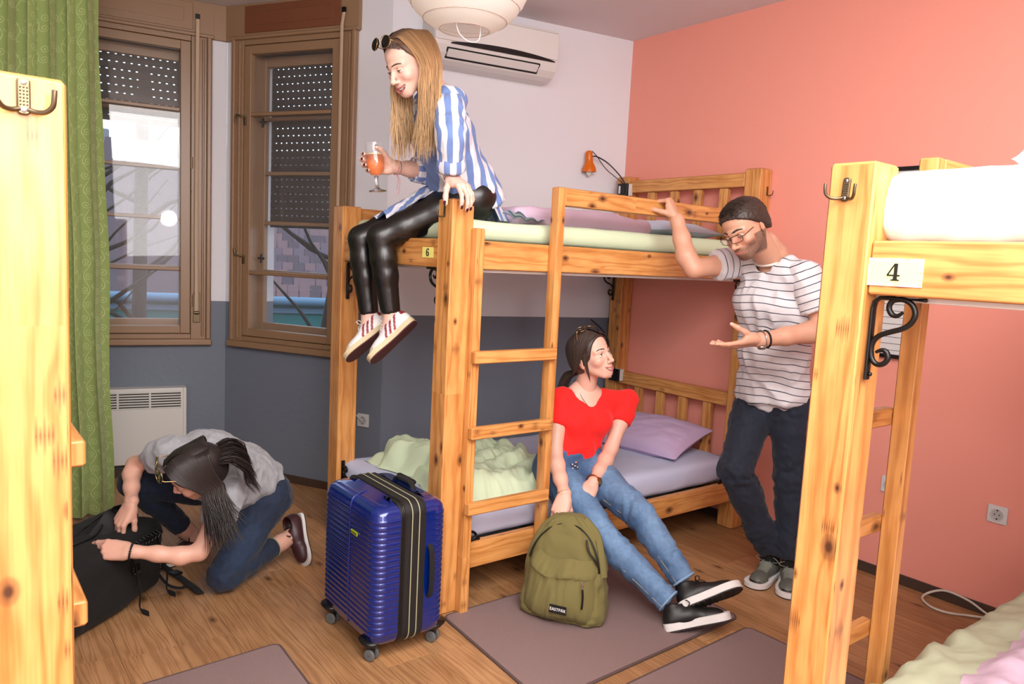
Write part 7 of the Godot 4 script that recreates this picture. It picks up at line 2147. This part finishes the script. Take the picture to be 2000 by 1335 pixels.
# ---- woman in the red tee on the lower bunk
func woman_in_red() -> void:
	var skin := lin(0.865, 0.675, 0.60)
	var pel := Vector3(-1.330, 0.520, 1.030); var hipL := Vector3(-1.245, 0.500, 1.080); var hipR := Vector3(-1.405, 0.500, 1.050)
	var kneL := Vector3(-1.295, 0.400, 1.495); var kneR := Vector3(-1.434, 0.297, 1.415)
	var ankL := Vector3(-1.243, 0.150, 1.745); var ankR := Vector3(-1.325, 0.080, 1.755)
	var shR := Vector3(-1.383, 0.845, 1.021); var shL := Vector3(-1.020, 0.825, 1.110)
	var neck := Vector3(-1.258, 0.890, 1.050); var head := Vector3(-1.272, 1.056, 1.095)
	var elR := Vector3(-1.466, 0.594, 1.093); var wrR := Vector3(-1.553, 0.471, 1.273)
	var elL := Vector3(-1.178, 0.588, 1.166); var wrL := Vector3(-1.385, 0.497, 1.272)
	var who := person("smiling woman in a red tee and blue jeans sitting on the lower bunk", Vector3(-1.33, 0.42, 1.03))
	var mb := MB.new(); var nails := MB.new()
	var sf := speckle(skin, noise(20.0, 6, 2), 0.05)
	limb_mesh(mb, arm_pts(shR, elR, wrR, 0.90), 0.0075, sf); limb_mesh(mb, arm_pts(shL, elL, wrL, 0.90), 0.0075, sf)
	limb_mesh(mb, [[neck + Vector3(0, -0.10, 0.0), 0.070], [neck + Vector3(0, -0.01, 0.0), 0.050], [neck + Vector3(0, 0.05, 0.01), 0.048]], 0.008, sf)
	var side := (shL - shR).normalized()
	var F := Field.new(Vector3(-1.48, 0.70, 0.90), Vector3(-1.02, 0.95, 1.24), 0.008)
	F.cap(shL.lerp(shR, 0.16) + Vector3(0, 0.010, 0), shR.lerp(shL, 0.16) + Vector3(0, 0.010, 0), 0.034, 0.034, 0.03); F.cap(neck, neck + Vector3(0, -0.11, 0.03), 0.050, 0.070, 0.05, 1.4, side); F.mesh_into(mb, sf)
	mb.smooth()
	var hb := look_basis(Vector3(0.15, 0.29, 0.945), Vector3(-0.20, 0.95, -0.22))
	var HT := Transform3D(hb, head)
	head_shape(mb, HT, 1.02, skin, {"neck": neck + Vector3(0, -0.04, 0.0), "smile": 1.0, "open": 0.62, "lid": 0.45, "gaze": Vector3(-0.2, 0.25, 1), "brow": lin(0.17, 0.11, 0.09), "lip": lin(0.78, 0.45, 0.44), "raise": 0.4})
	var nl := lin(0.86, 0.66, 0.62)
	hand_shape(mb, nails, hand_frame(wrR, dv(-0.30, -0.72, 0.45), dv(-0.15, 0.50, 0.80)), 1.02, -1.0, [[1.05, 1.0, 0.6, 0.04], [1.02, 1.0, 0.6, 0.0], [1.05, 0.95, 0.5, -0.04], [0.95, 0.85, 0.5, -0.1], [0.55, 0.85, 0.35, 0.35]], skin, nl)
	hand_shape(mb, nails, hand_frame(wrL, dv(-0.48, -0.85, 0.20), dv(-0.12, 0.22, 0.97)), 1.06, 1.0, [[0.28, 0.30, 0.18, 0.12], [0.20, 0.32, 0.20, 0.03], [0.22, 0.30, 0.20, -0.05], [0.26, 0.30, 0.2, -0.14], [0.5, 0.9, 0.4, 0.4]], skin, nl)
	skin_out(who, mb, nails)
	# red tee
	var red := lin(0.93, 0.095, 0.085)
	F = Field.new(Vector3(-1.60, 0.48, 0.84), Vector3(-0.98, 0.95, 1.30), 0.0095)
	var waist := Vector3(-1.305, 0.635, 1.035); var chest := Vector3(-1.255, 0.745, 1.050)
	F.cap(pel + Vector3(0, 0.035, 0.01), waist, 0.112, 0.106, 0.04, 1.25, side, 1); F.cap(waist, chest, 0.108, 0.106, 0.04, 1.28, side)
	F.cap(chest, between(shL, shR, 0.5) + Vector3(0, -0.02, 0), 0.104, 0.070, 0.05, 1.5, side); F.cap(shL, shR, 0.050, 0.050, 0.04)
	for s in [-1, 1]: F.ell(chest + side * 0.062 * s + Vector3(-0.03, -0.005, 0.072), Vector3(0.060, 0.055, 0.052), Basis(), 0.035)
	F.limb([[shR, 0.054], [shR.lerp(elR, 0.25), 0.054], [shR.lerp(elR, 0.46), 0.054]], 0.03, 2); F.limb([[shL, 0.054], [shL.lerp(elL, 0.25), 0.054], [shL.lerp(elL, 0.42), 0.055]], 0.03, 2)
	F.ell(neck + Vector3(-0.008, 0.012, 0.022), Vector3(0.078, 0.092, 0.072), Basis(), 0.006, true)
	F.cap(neck, neck + Vector3(0, 0.12, 0), 0.07, 0.07, 0.01, 1.0, Vector3.ZERO, 0, true)
	mb = MB.new(); F.mesh_into(mb, speckle(red, noise(30.0, 3, 2), 0.06)); crease(mb, 0.007, noise(7.0, 61, 2), Vector3(1.0, 0.8, 1.0), func(p: Vector3) -> float: return 0.4 + smoothstep(0.72, 0.58, p.y))
	put("tee_shirt", mb, M.dyed_cloth, who, true)
	# faded blue jeans
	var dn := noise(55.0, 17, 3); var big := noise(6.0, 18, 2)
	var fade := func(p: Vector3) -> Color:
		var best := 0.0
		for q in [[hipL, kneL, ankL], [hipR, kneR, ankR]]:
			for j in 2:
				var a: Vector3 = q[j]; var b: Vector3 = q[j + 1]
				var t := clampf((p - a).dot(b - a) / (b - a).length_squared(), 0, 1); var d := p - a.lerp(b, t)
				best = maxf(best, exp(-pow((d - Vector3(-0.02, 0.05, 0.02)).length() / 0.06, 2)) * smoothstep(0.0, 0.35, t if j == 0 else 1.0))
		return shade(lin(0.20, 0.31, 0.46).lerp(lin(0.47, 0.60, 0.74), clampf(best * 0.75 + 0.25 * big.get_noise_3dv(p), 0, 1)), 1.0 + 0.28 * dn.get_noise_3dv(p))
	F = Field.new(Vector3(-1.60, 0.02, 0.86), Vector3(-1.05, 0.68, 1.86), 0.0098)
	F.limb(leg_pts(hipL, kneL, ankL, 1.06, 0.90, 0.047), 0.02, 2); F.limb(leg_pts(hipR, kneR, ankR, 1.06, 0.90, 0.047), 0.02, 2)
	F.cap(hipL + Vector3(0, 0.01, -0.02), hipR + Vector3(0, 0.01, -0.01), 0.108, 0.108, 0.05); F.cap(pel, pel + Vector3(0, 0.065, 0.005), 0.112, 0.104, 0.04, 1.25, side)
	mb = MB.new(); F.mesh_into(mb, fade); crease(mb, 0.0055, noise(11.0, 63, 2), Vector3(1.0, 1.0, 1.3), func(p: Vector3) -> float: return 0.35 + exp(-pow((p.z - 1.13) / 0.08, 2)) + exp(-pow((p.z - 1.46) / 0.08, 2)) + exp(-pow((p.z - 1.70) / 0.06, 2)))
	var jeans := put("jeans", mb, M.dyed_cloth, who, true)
	mb = MB.new()
	for q in [[hipL, kneL, ankL], [hipR, kneR, ankR]]:
		var pts := []; var dirs := dv(-0.45, -0.35, 0.8)
		for k in 20:
			var t := k / 19.0
			var c: Vector3 = q[0].lerp(q[1], 0.25 + t * 1.5) if t < 0.5 else q[1].lerp(q[2], (t - 0.5) * 1.8)
			var rad := lerpf(0.088, 0.060, t * 2.0) if t < 0.5 else lerpf(0.062, 0.052, (t - 0.5) * 2.0)
			var dd := (q[1] - q[0] as Vector3).normalized() if t < 0.5 else (q[2] - q[1] as Vector3).normalized()
			var o := (dirs - dd * dirs.dot(dd)).normalized()
			pts.append(c + o * (rad + 0.001))
		mb.tube(pts, 0.0014, 5)
	put("seam", mb, M.piping, jeans)
	mb = MB.new(); var hem := (ankL - kneL).normalized()
	for q in [[kneL, ankL], [kneR, ankR]]:
		var ax: Vector3 = (q[1] - q[0]).normalized(); mb.tube(ring_of(q[0].lerp(q[1], 0.885), ax, 0.0515), 0.005, 7, false, 1.0)
	put("hem", mb, mat("faded_hem", Color(0.50, 0.62, 0.74), 0.9), jeans)
	# black knitted trainers with white midsoles
	for q in [[ankL, 1.0, dv(0.93, 0.36, 0.0), dv(-0.30, 0.72, -0.62)], [ankR, -1.0, dv(0.965, 0.24, 0.10), dv(-0.20, 0.93, -0.30)]]:
		var z: Vector3 = (q[2] as Vector3).normalized(); var x: Vector3 = (q[3] as Vector3).cross(z).normalized(); var y := z.cross(x)
		var org: Vector3 = q[0] - y * 0.078 + dv(0.01, 0, 0)
		if q[1] < 0: org = Vector3(org.x, maxf(org.y, 0.012), org.z)
		shoe(who, Transform3D(Basis(x, y, z), org), q[1], 0.268, {"upper": M.shoe_leather, "midsole": M.rubber_white, "outsole": M.rubber_dark, "lace": M.lace_black, "treads": 9, "sole_thick": 0.032, "collar": 0.105, "paint": func(_p: Vector3) -> Color: return lin(0.10, 0.10, 0.11)})
	# dark brown hair drawn back into a ponytail
	var dark := lin(0.255, 0.195, 0.17); var r := RandomNumberGenerator.new(); r.seed = 77
	var cn := noise(60.0, 21, 2)
	var hair := hair_cap(HT, 1.02, 0.010, [[Vector3(0, 0.075, 0.074), Vector3(0, -0.40, 0.92)], [Vector3(0, -0.01, 0.038), Vector3(0, -0.45, 0.90)], [Vector3(0, -0.075, -0.05), Vector3(0, -1.0, 0.15)]], func(p: Vector3) -> Color: return shade(dark, 0.8 + 0.5 * cn.get_noise_3d(p.x * 3.0, p.y, p.z)))
	for k in 520:
		var s := -1.0 if k % 2 else 1.0; var t := r.randf(); var rr := r.randf()
		var pts := []
		var z0 := lerpf(0.086, -0.02, t)
		pts.append(Vector3(s * 0.012 - 0.012, 0.126 - 0.5 * maxf(0.0, z0 - 0.03) - 0.2 * maxf(0.0, -z0 - 0.03), z0 * 0.95))
		pts.append(Vector3(s * 0.056, 0.104 - 0.35 * maxf(0.0, z0 - 0.02), z0 * 0.86 - 0.004))
		pts.append(Vector3(s * 0.084, 0.040, z0 * 0.52 - 0.016 + 0.004 * rr))
		pts.append(Vector3(s * 0.083, -0.015 - 0.01 * rr, -0.042 + z0 * 0.25))
		pts.append(Vector3(s * 0.056, -0.050 - 0.012 * rr, -0.088)); pts.append(Vector3(s * 0.014, -0.062, -0.118))
		for i in pts.size(): pts[i] = HT * (pts[i] * (1.02 * r.randf_range(0.995, 1.03)))
		strand(hair, spline(pts, 2), r.randf_range(0.0022, 0.0040), shade(dark, r.randf_range(0.7, 1.1)), shade(dark, r.randf_range(0.55, 1.0)), 0.5)
	for k in 70:     # loose locks falling before the ears
		var s := 1.0 if k % 4 else -1.0; var rr := r.randf()
		var pts := [HT * (Vector3(s * 0.020, 0.118, 0.060) * 1.02), HT * (Vector3(s * 0.064, 0.075, 0.056 - 0.018 * rr) * 1.02), HT * (Vector3(s * 0.078, 0.020, 0.038 - 0.020 * rr) * 1.02), HT * (Vector3(s * 0.078, -0.035, 0.026 - 0.016 * rr) * 1.02), HT * (Vector3(s * (0.073 - 0.004 * rr), -0.085 - 0.03 * rr, 0.018 - 0.010 * rr) * 1.02)]
		strand(hair, spline(pts, 3), 0.0026, shade(dark, r.randf_range(0.7, 1.1)), shade(dark, r.randf_range(0.7, 1.3)), 0.5)
	for k in 150:
		var j := Vector3(r.randf_range(-1, 1), r.randf_range(-1, 1), r.randf_range(-1, 1))
		var p0 := HT * (Vector3(0, -0.060, -0.116) * 1.02)
		strand(hair, spline([p0 + j * 0.010, p0 + Vector3(-0.02, -0.02, -0.035) + j * 0.016, p0 + Vector3(-0.035, -0.085, -0.055) + j * 0.02, p0 + Vector3(-0.045, -0.16, -0.05) + j * 0.016, p0 + Vector3(-0.04, -0.22, -0.04) + j * 0.01], 3), 0.0032, shade(dark, 0.8), shade(dark, r.randf_range(0.6, 1.2)), 0.6)
	put("hair", hair, M.hair, who, true)
	var gl := HT * Transform3D(look_basis(Vector3(0, 0.9, 0.2), Vector3(0, 0.2, -0.9)), Vector3(0, 0.136, 0.012) * 1.02)
	eyewear(who, "sunglasses", gl, true, 0.050, M.dark_lens, M.gold_rim, 0.125, 0.0)
	# earrings, necklace, watch, bracelet, key ring
	mb = MB.new()
	for k in 3: mb.ball(HT * (Vector3(0.0825, -0.034 - 0.004 * k, -0.002 + 0.008 * k) * 1.02), Vector3(0.0035, 0.0035, 0.0035), Basis(), 8, 6)
	mb.tube([HT * (Vector3(0.083, -0.040, 0.012) * 1.02), HT * (Vector3(0.083, -0.052, 0.013) * 1.02)], 0.0022, 6)
	put("earrings", mb, M.chrome, who, true)
	mb = MB.new(); mb.tube(spline([neck + Vector3(-0.062, 0.012, 0.015), neck + Vector3(-0.060, -0.03, 0.050), neck + Vector3(-0.040, -0.070, 0.078), neck + Vector3(-0.01, -0.10, 0.092)], 5), 0.0011, 5); put("necklace", mb, M.thread_brown, who, true)
	var ax := (wrL - elL).normalized()
	watch(who, "rose gold wristwatch", wrL - ax * 0.022, ax, dv(0.75, 0.1, 0.7), 0.0295, mat("rose_gold", Color(0.72, 0.42, 0.28), 0.25, 0.9), M.brass)
	var ar := (wrR - elR).normalized()
	mb = MB.new(); mb.tube(ring_of(wrR - ar * 0.005, ar, 0.0290), 0.0010, 5, false); put("bracelet", mb, M.brass, who, true)
	mb = MB.new()
	for k in 7: mb.ball(Vector3(-1.405 + 0.012 * sin(k * 2.1), 0.575 - 0.006 * k, 1.170 + 0.008 * cos(k * 1.7)), Vector3(0.008, 0.007, 0.005), Basis(Vector3.UP, k), 8, 6)
	put("belt_charm", mb, M.chrome, who, true)

# ---- woman kneeling over the rucksack
func kneeling_woman() -> void:
	var skin := lin(0.845, 0.655, 0.575)
	var pel := Vector3(-2.565, 0.375, 0.285); var hipL := Vector3(-2.548, 0.350, 0.345); var hipR := Vector3(-2.600, 0.375, 0.230)
	var kneL := Vector3(-2.780, 0.078, 0.470); var ankL := Vector3(-2.420, 0.120, 0.300)
	var kneR := Vector3(-3.060, 0.430, 0.110); var ankR := Vector3(-2.790, 0.100, 0.010)
	var shR := Vector3(-2.971, 0.620, 0.375); var shL := Vector3(-2.800, 0.470, 0.580)
	var neck := Vector3(-2.905, 0.585, 0.560); var head := Vector3(-2.946, 0.606, 0.662)
	var elR := Vector3(-3.081, 0.527, 0.162); var wrR := Vector3(-3.123, 0.422, 0.360)
	var elL := Vector3(-2.946, 0.260, 0.662); var wrL := Vector3(-3.168, 0.300, 0.572)
	var who := person("dark haired woman in a grey tee kneeling on the floor over the black rucksack", Vector3(-2.7, 0, 0.35))
	var mb := MB.new(); var nails := MB.new()
	var sf := speckle(skin, noise(20.0, 8, 2), 0.05)
	limb_mesh(mb, arm_pts(shR, elR, wrR, 0.88), 0.0075, sf); limb_mesh(mb, arm_pts(shL, elL, wrL, 0.86), 0.0075, sf)
	for q in [[kneL, ankL], [kneR, ankR]]: limb_mesh(mb, [[q[0].lerp(q[1], 0.6), 0.044], [q[0].lerp(q[1], 0.85), 0.037], [q[1], 0.036], [q[1].lerp(q[0], -0.08), 0.036]], 0.0075, sf)
	limb_mesh(mb, [[neck + Vector3(0.03, -0.04, -0.06), 0.07], [neck, 0.052], [neck + Vector3(-0.03, 0.01, 0.06), 0.05]], 0.008, sf)
	mb.smooth()
	var hb := look_basis(dv(-0.86, -0.46, 0.16), dv(0.10, 0.75, 0.62))
	var HT := Transform3D(hb, head)
	head_shape(mb, HT, 0.99, skin, {"neck": neck + Vector3(0.02, -0.03, -0.03), "smile": 0.3, "open": 0.0, "lid": 0.7, "gaze": Vector3(0, -0.5, 1), "brow": lin(0.14, 0.09, 0.08)})
	var red := lin(0.45, 0.05, 0.09)
	hand_shape(mb, nails, hand_frame(wrR, dv(-0.40, -0.86, 0.30), dv(-0.30, 0.42, 0.85)), 1.02, -1.0, [[0.55, 0.75, 0.4, 0.06], [0.65, 0.85, 0.45, 0.0], [0.70, 0.85, 0.45, -0.05], [0.70, 0.8, 0.4, -0.1], [0.35, 0.60, 0.2, 0.15]], skin, red)
	hand_shape(mb, nails, hand_frame(wrL, dv(-0.95, 0.12, 0.16), dv(0.08, 0.55, 0.82)), 1.04, 1.0, [[0.45, 0.35, 0.15, 0.03], [0.75, 0.90, 0.6, 0.0], [0.85, 0.95, 0.6, -0.03], [0.85, 0.9, 0.6, -0.08], [0.4, 0.7, 0.3, 0.3]], skin, red)
	skin_out(who, mb, nails)
	# grey tee
	var grey := lin(0.60, 0.605, 0.625); var gn := noise(60.0, 12, 3)
	var side := (shL - shR).normalized()
	var F := Field.new(Vector3(-3.14, 0.24, 0.06), Vector3(-2.42, 0.78, 0.76), 0.0095)
	var waist := Vector3(-2.655, 0.480, 0.325); var chest := Vector3(-2.805, 0.565, 0.405)
	F.cap(pel + Vector3(0.01, 0.03, 0.0), waist, 0.116, 0.112, 0.04, 1.22, side, 1); F.cap(waist, chest, 0.112, 0.116, 0.05, 1.26, side)
	F.cap(chest, between(shL, shR, 0.5), 0.114, 0.080, 0.05, 1.35, side); F.cap(shL, shR, 0.062, 0.060, 0.05)
	F.cap(chest + Vector3(-0.03, -0.07, 0.05), waist + Vector3(-0.05, -0.08, 0.04), 0.075, 0.07, 0.05)
	F.limb([[shR, 0.064], [shR.lerp(elR, 0.25), 0.062], [shR.lerp(elR, 0.48), 0.060]], 0.03, 2); F.limb([[shL, 0.066], [shL.lerp(elL, 0.25), 0.064], [shL.lerp(elL, 0.50), 0.062]], 0.03, 2)
	F.cap(neck + Vector3(0.0, 0.0, 0.01), neck + Vector3(-0.05, 0.03, 0.12), 0.058, 0.06, 0.01, 1.0, Vector3.ZERO, 0, true)
	mb = MB.new(); F.mesh_into(mb, func(p: Vector3) -> Color: return shade(grey, 1.0 + 0.22 * gn.get_noise_3d(p.x, p.y * 0.3, p.z)))
	crease(mb, 0.008, noise(8.0, 81, 2), Vector3(0.8, 0.8, 1.1)); put("tee_shirt", mb, M.dyed_cloth, who, true)
	# cropped dark jeans
	var blue := lin(0.09, 0.14, 0.225); var dn := noise(50.0, 27, 3)
	F = Field.new(Vector3(-3.18, 0.0, -0.08), Vector3(-2.40, 0.56, 0.62), 0.0098)
	F.limb([[hipL, 0.094], [hipL.lerp(kneL, 0.5), 0.082], [kneL, 0.066], [kneL.lerp(ankL, 0.3), 0.060], [kneL.lerp(ankL, 0.74), 0.045]], 0.02, 2)
	F.limb([[hipR, 0.098], [hipR.lerp(kneR, 0.5), 0.084], [kneR, 0.066], [kneR.lerp(ankR, 0.3), 0.058], [kneR.lerp(ankR, 0.80), 0.047]], 0.02, 2)
	F.cap(hipL + Vector3(0.0, 0.01, 0), hipR + Vector3(0.0, 0.0, 0), 0.100, 0.098, 0.05); F.cap(pel, pel + Vector3(-0.04, 0.05, 0.02), 0.105, 0.10, 0.04, 1.15, side)
	F.slice(Vector3(0, 0.010, 0), Vector3(0, -1, 0), Vector3(-2.75, 0.05, 0.4), 0.5)
	mb = MB.new(); F.mesh_into(mb, func(p: Vector3) -> Color: return shade(blue.lerp(lin(0.15, 0.235, 0.35), 0.5 * exp(-pow((p - Vector3(-2.70, 0.18, 0.52)).length() / 0.12, 2))), 1.0 + 0.35 * dn.get_noise_3dv(p)))
	crease(mb, 0.006, noise(10.0, 83, 2), Vector3.ONE, func(p: Vector3) -> float: return 0.4 + exp(-pow((p - kneL).length() / 0.10, 2)) + exp(-pow((p - hipL).length() / 0.12, 2)))
	var jeans := put("jeans", mb, M.dyed_cloth, who, true)
	mb = MB.new(); var hx := (ankL - kneL).normalized(); mb.tube(ring_of(kneL.lerp(ankL, 0.715), hx, 0.0470), 0.0022, 6, false); put("hem_stitch", mb, M.piping, jeans)
	# burgundy shoes with white edged soles
	var zt := Vector3(-0.07, -0.80, 0.58).normalized(); var yt := Vector3(-0.97, 0.15, 0.10)
	var xt := yt.cross(zt).normalized()
	for q in [[Transform3D(Basis(xt, zt.cross(xt), zt), Vector3(-2.352, 0.145, 0.285)), 1.0], [Transform3D(Basis(Vector3.UP.cross(Vector3(-0.95, 0, 0.30).normalized()), Vector3.UP, Vector3(-0.95, 0, 0.30).normalized()), Vector3(-2.79, 0.002, 0.015)), -1.0]]:
		shoe(who, q[0], q[1], 0.248, {"upper": M.shoe_leather, "midsole": M.rubber_white, "outsole": M.rubber_black, "lace": M.lace_plum, "sole_thick": 0.016, "collar": 0.078, "paint": func(_p: Vector3) -> Color: return lin(0.235, 0.115, 0.135)})
	# long dark hair falling over her left shoulder
	var dark := lin(0.155, 0.125, 0.12); var r := RandomNumberGenerator.new(); r.seed = 133
	var cn := noise(60.0, 25, 2)
	var hair := hair_cap(HT, 0.99, 0.013, [[Vector3(0, 0.072, 0.078), Vector3(0, -0.40, 0.92)], [Vector3(0, -0.01, 0.032), Vector3(0, -0.45, 0.90)]], func(p: Vector3) -> Color: return shade(dark.lerp(skin, 0.75 * exp(-pow(p.x / 0.0028, 2)) * smoothstep(0.01, 0.05, p.z)), 0.8 + 0.5 * cn.get_noise_3d(p.x * 3.0, p.y, p.z)))
	for k in 620:
		var s := -1.0 if k % 3 == 0 else 1.0; var t := r.randf(); var rr := r.randf()
		var z0 := lerpf(0.080, -0.100, t)
		var a := HT * (Vector3(s * 0.0045, 0.130 - 0.5 * maxf(0.0, z0 - 0.03) - 0.5 * maxf(0.0, -z0 - 0.03), z0) * 0.99)
		var b := HT * (Vector3(s * 0.060, 0.106 - 0.3 * maxf(0.0, z0 - 0.02), z0 * 0.90 - 0.006) * 0.99)
		var c := HT * (Vector3(s * 0.090, 0.045, z0 * 0.66 - 0.016) * 0.99)
		var pts := [a, a.lerp(b, 0.5) + HT.basis.y * 0.006, b, c]
		if s > 0.0:
			var d := HT * (Vector3(0.102, -0.01 - 0.02 * rr, z0 * 0.5 - 0.03) * 0.99)
			pts.append(d)
			var ln := r.randf_range(0.10, 0.24); var dr := Vector3(r.randf_range(-0.02, 0.06), 0, r.randf_range(-0.02, 0.05))
			for j in 4:
				var q := (j + 1) / 4.0
				pts.append(d + Vector3(0.02 * q, -ln * q, 0.02 * q) + dr * q * q)
		else:
			pts.append(HT * (Vector3(-0.086, -0.02, -0.05) * 0.99)); pts.append(HT * (Vector3(-0.05 + 0.03 * rr, -0.04, -0.11) * 0.99)); pts.append(HT * (Vector3(0.02, -0.03 - 0.04 * rr, -0.135) * 0.99))
		strand(hair, spline(pts, 2), r.randf_range(0.0024, 0.0044), shade(dark, r.randf_range(0.55, 1.0)), shade(dark, r.randf_range(0.7, 1.35)), 0.5)
	for k in 130:    # locks thrown back over the shoulder blade
		var j := Vector3(r.randf_range(-1, 1), r.randf_range(-1, 1), r.randf_range(-1, 1)); var u := float(k % 5) / 4.0
		var p0 := HT * (Vector3(0.05 - 0.08 * u, 0.045, -0.118) * 0.99)
		var p3 := Vector3(-2.78 + 0.06 * u, 0.665 - 0.05 * u, 0.56 - 0.05 * u) + Vector3(0.02, -0.10, 0.16) * (1.0 - u)
		strand(hair, spline([p0 + j * 0.012, p0.lerp(p3, 0.35) + Vector3(0, 0.035, 0.015) + j * 0.014, p0.lerp(p3, 0.75) + Vector3(0.01, 0.03, 0.02) + j * 0.014, p3 + j * 0.016, p3 + Vector3(0.03, -0.05, 0.02) + j * 0.012], 3), 0.0034, shade(dark, 0.8), shade(dark, r.randf_range(0.8, 1.6)), 0.55)
	put("hair", hair, M.hair, who, true)
	var gl := HT * Transform3D(look_basis(Vector3(0, 0.62, 0.78), Vector3(0, 0.78, -0.62)), Vector3(0, 0.112, 0.098) * 0.99)
	eyewear(who, "sunglasses", gl, true, 0.052, M.dark_lens, M.gold_rim, 0.12, 0.02)
	var ax := (wrL - elL).normalized(); mb = MB.new(); var ring := ring_of(wrL - ax * 0.004, ax, 0.0300, 20)
	for i in 20: mb.ball(ring[i], Vector3(0.0046, 0.0046, 0.0046), Basis(), 7, 5)
	put("bead_bracelet", mb, M.black_plastic, who, true)
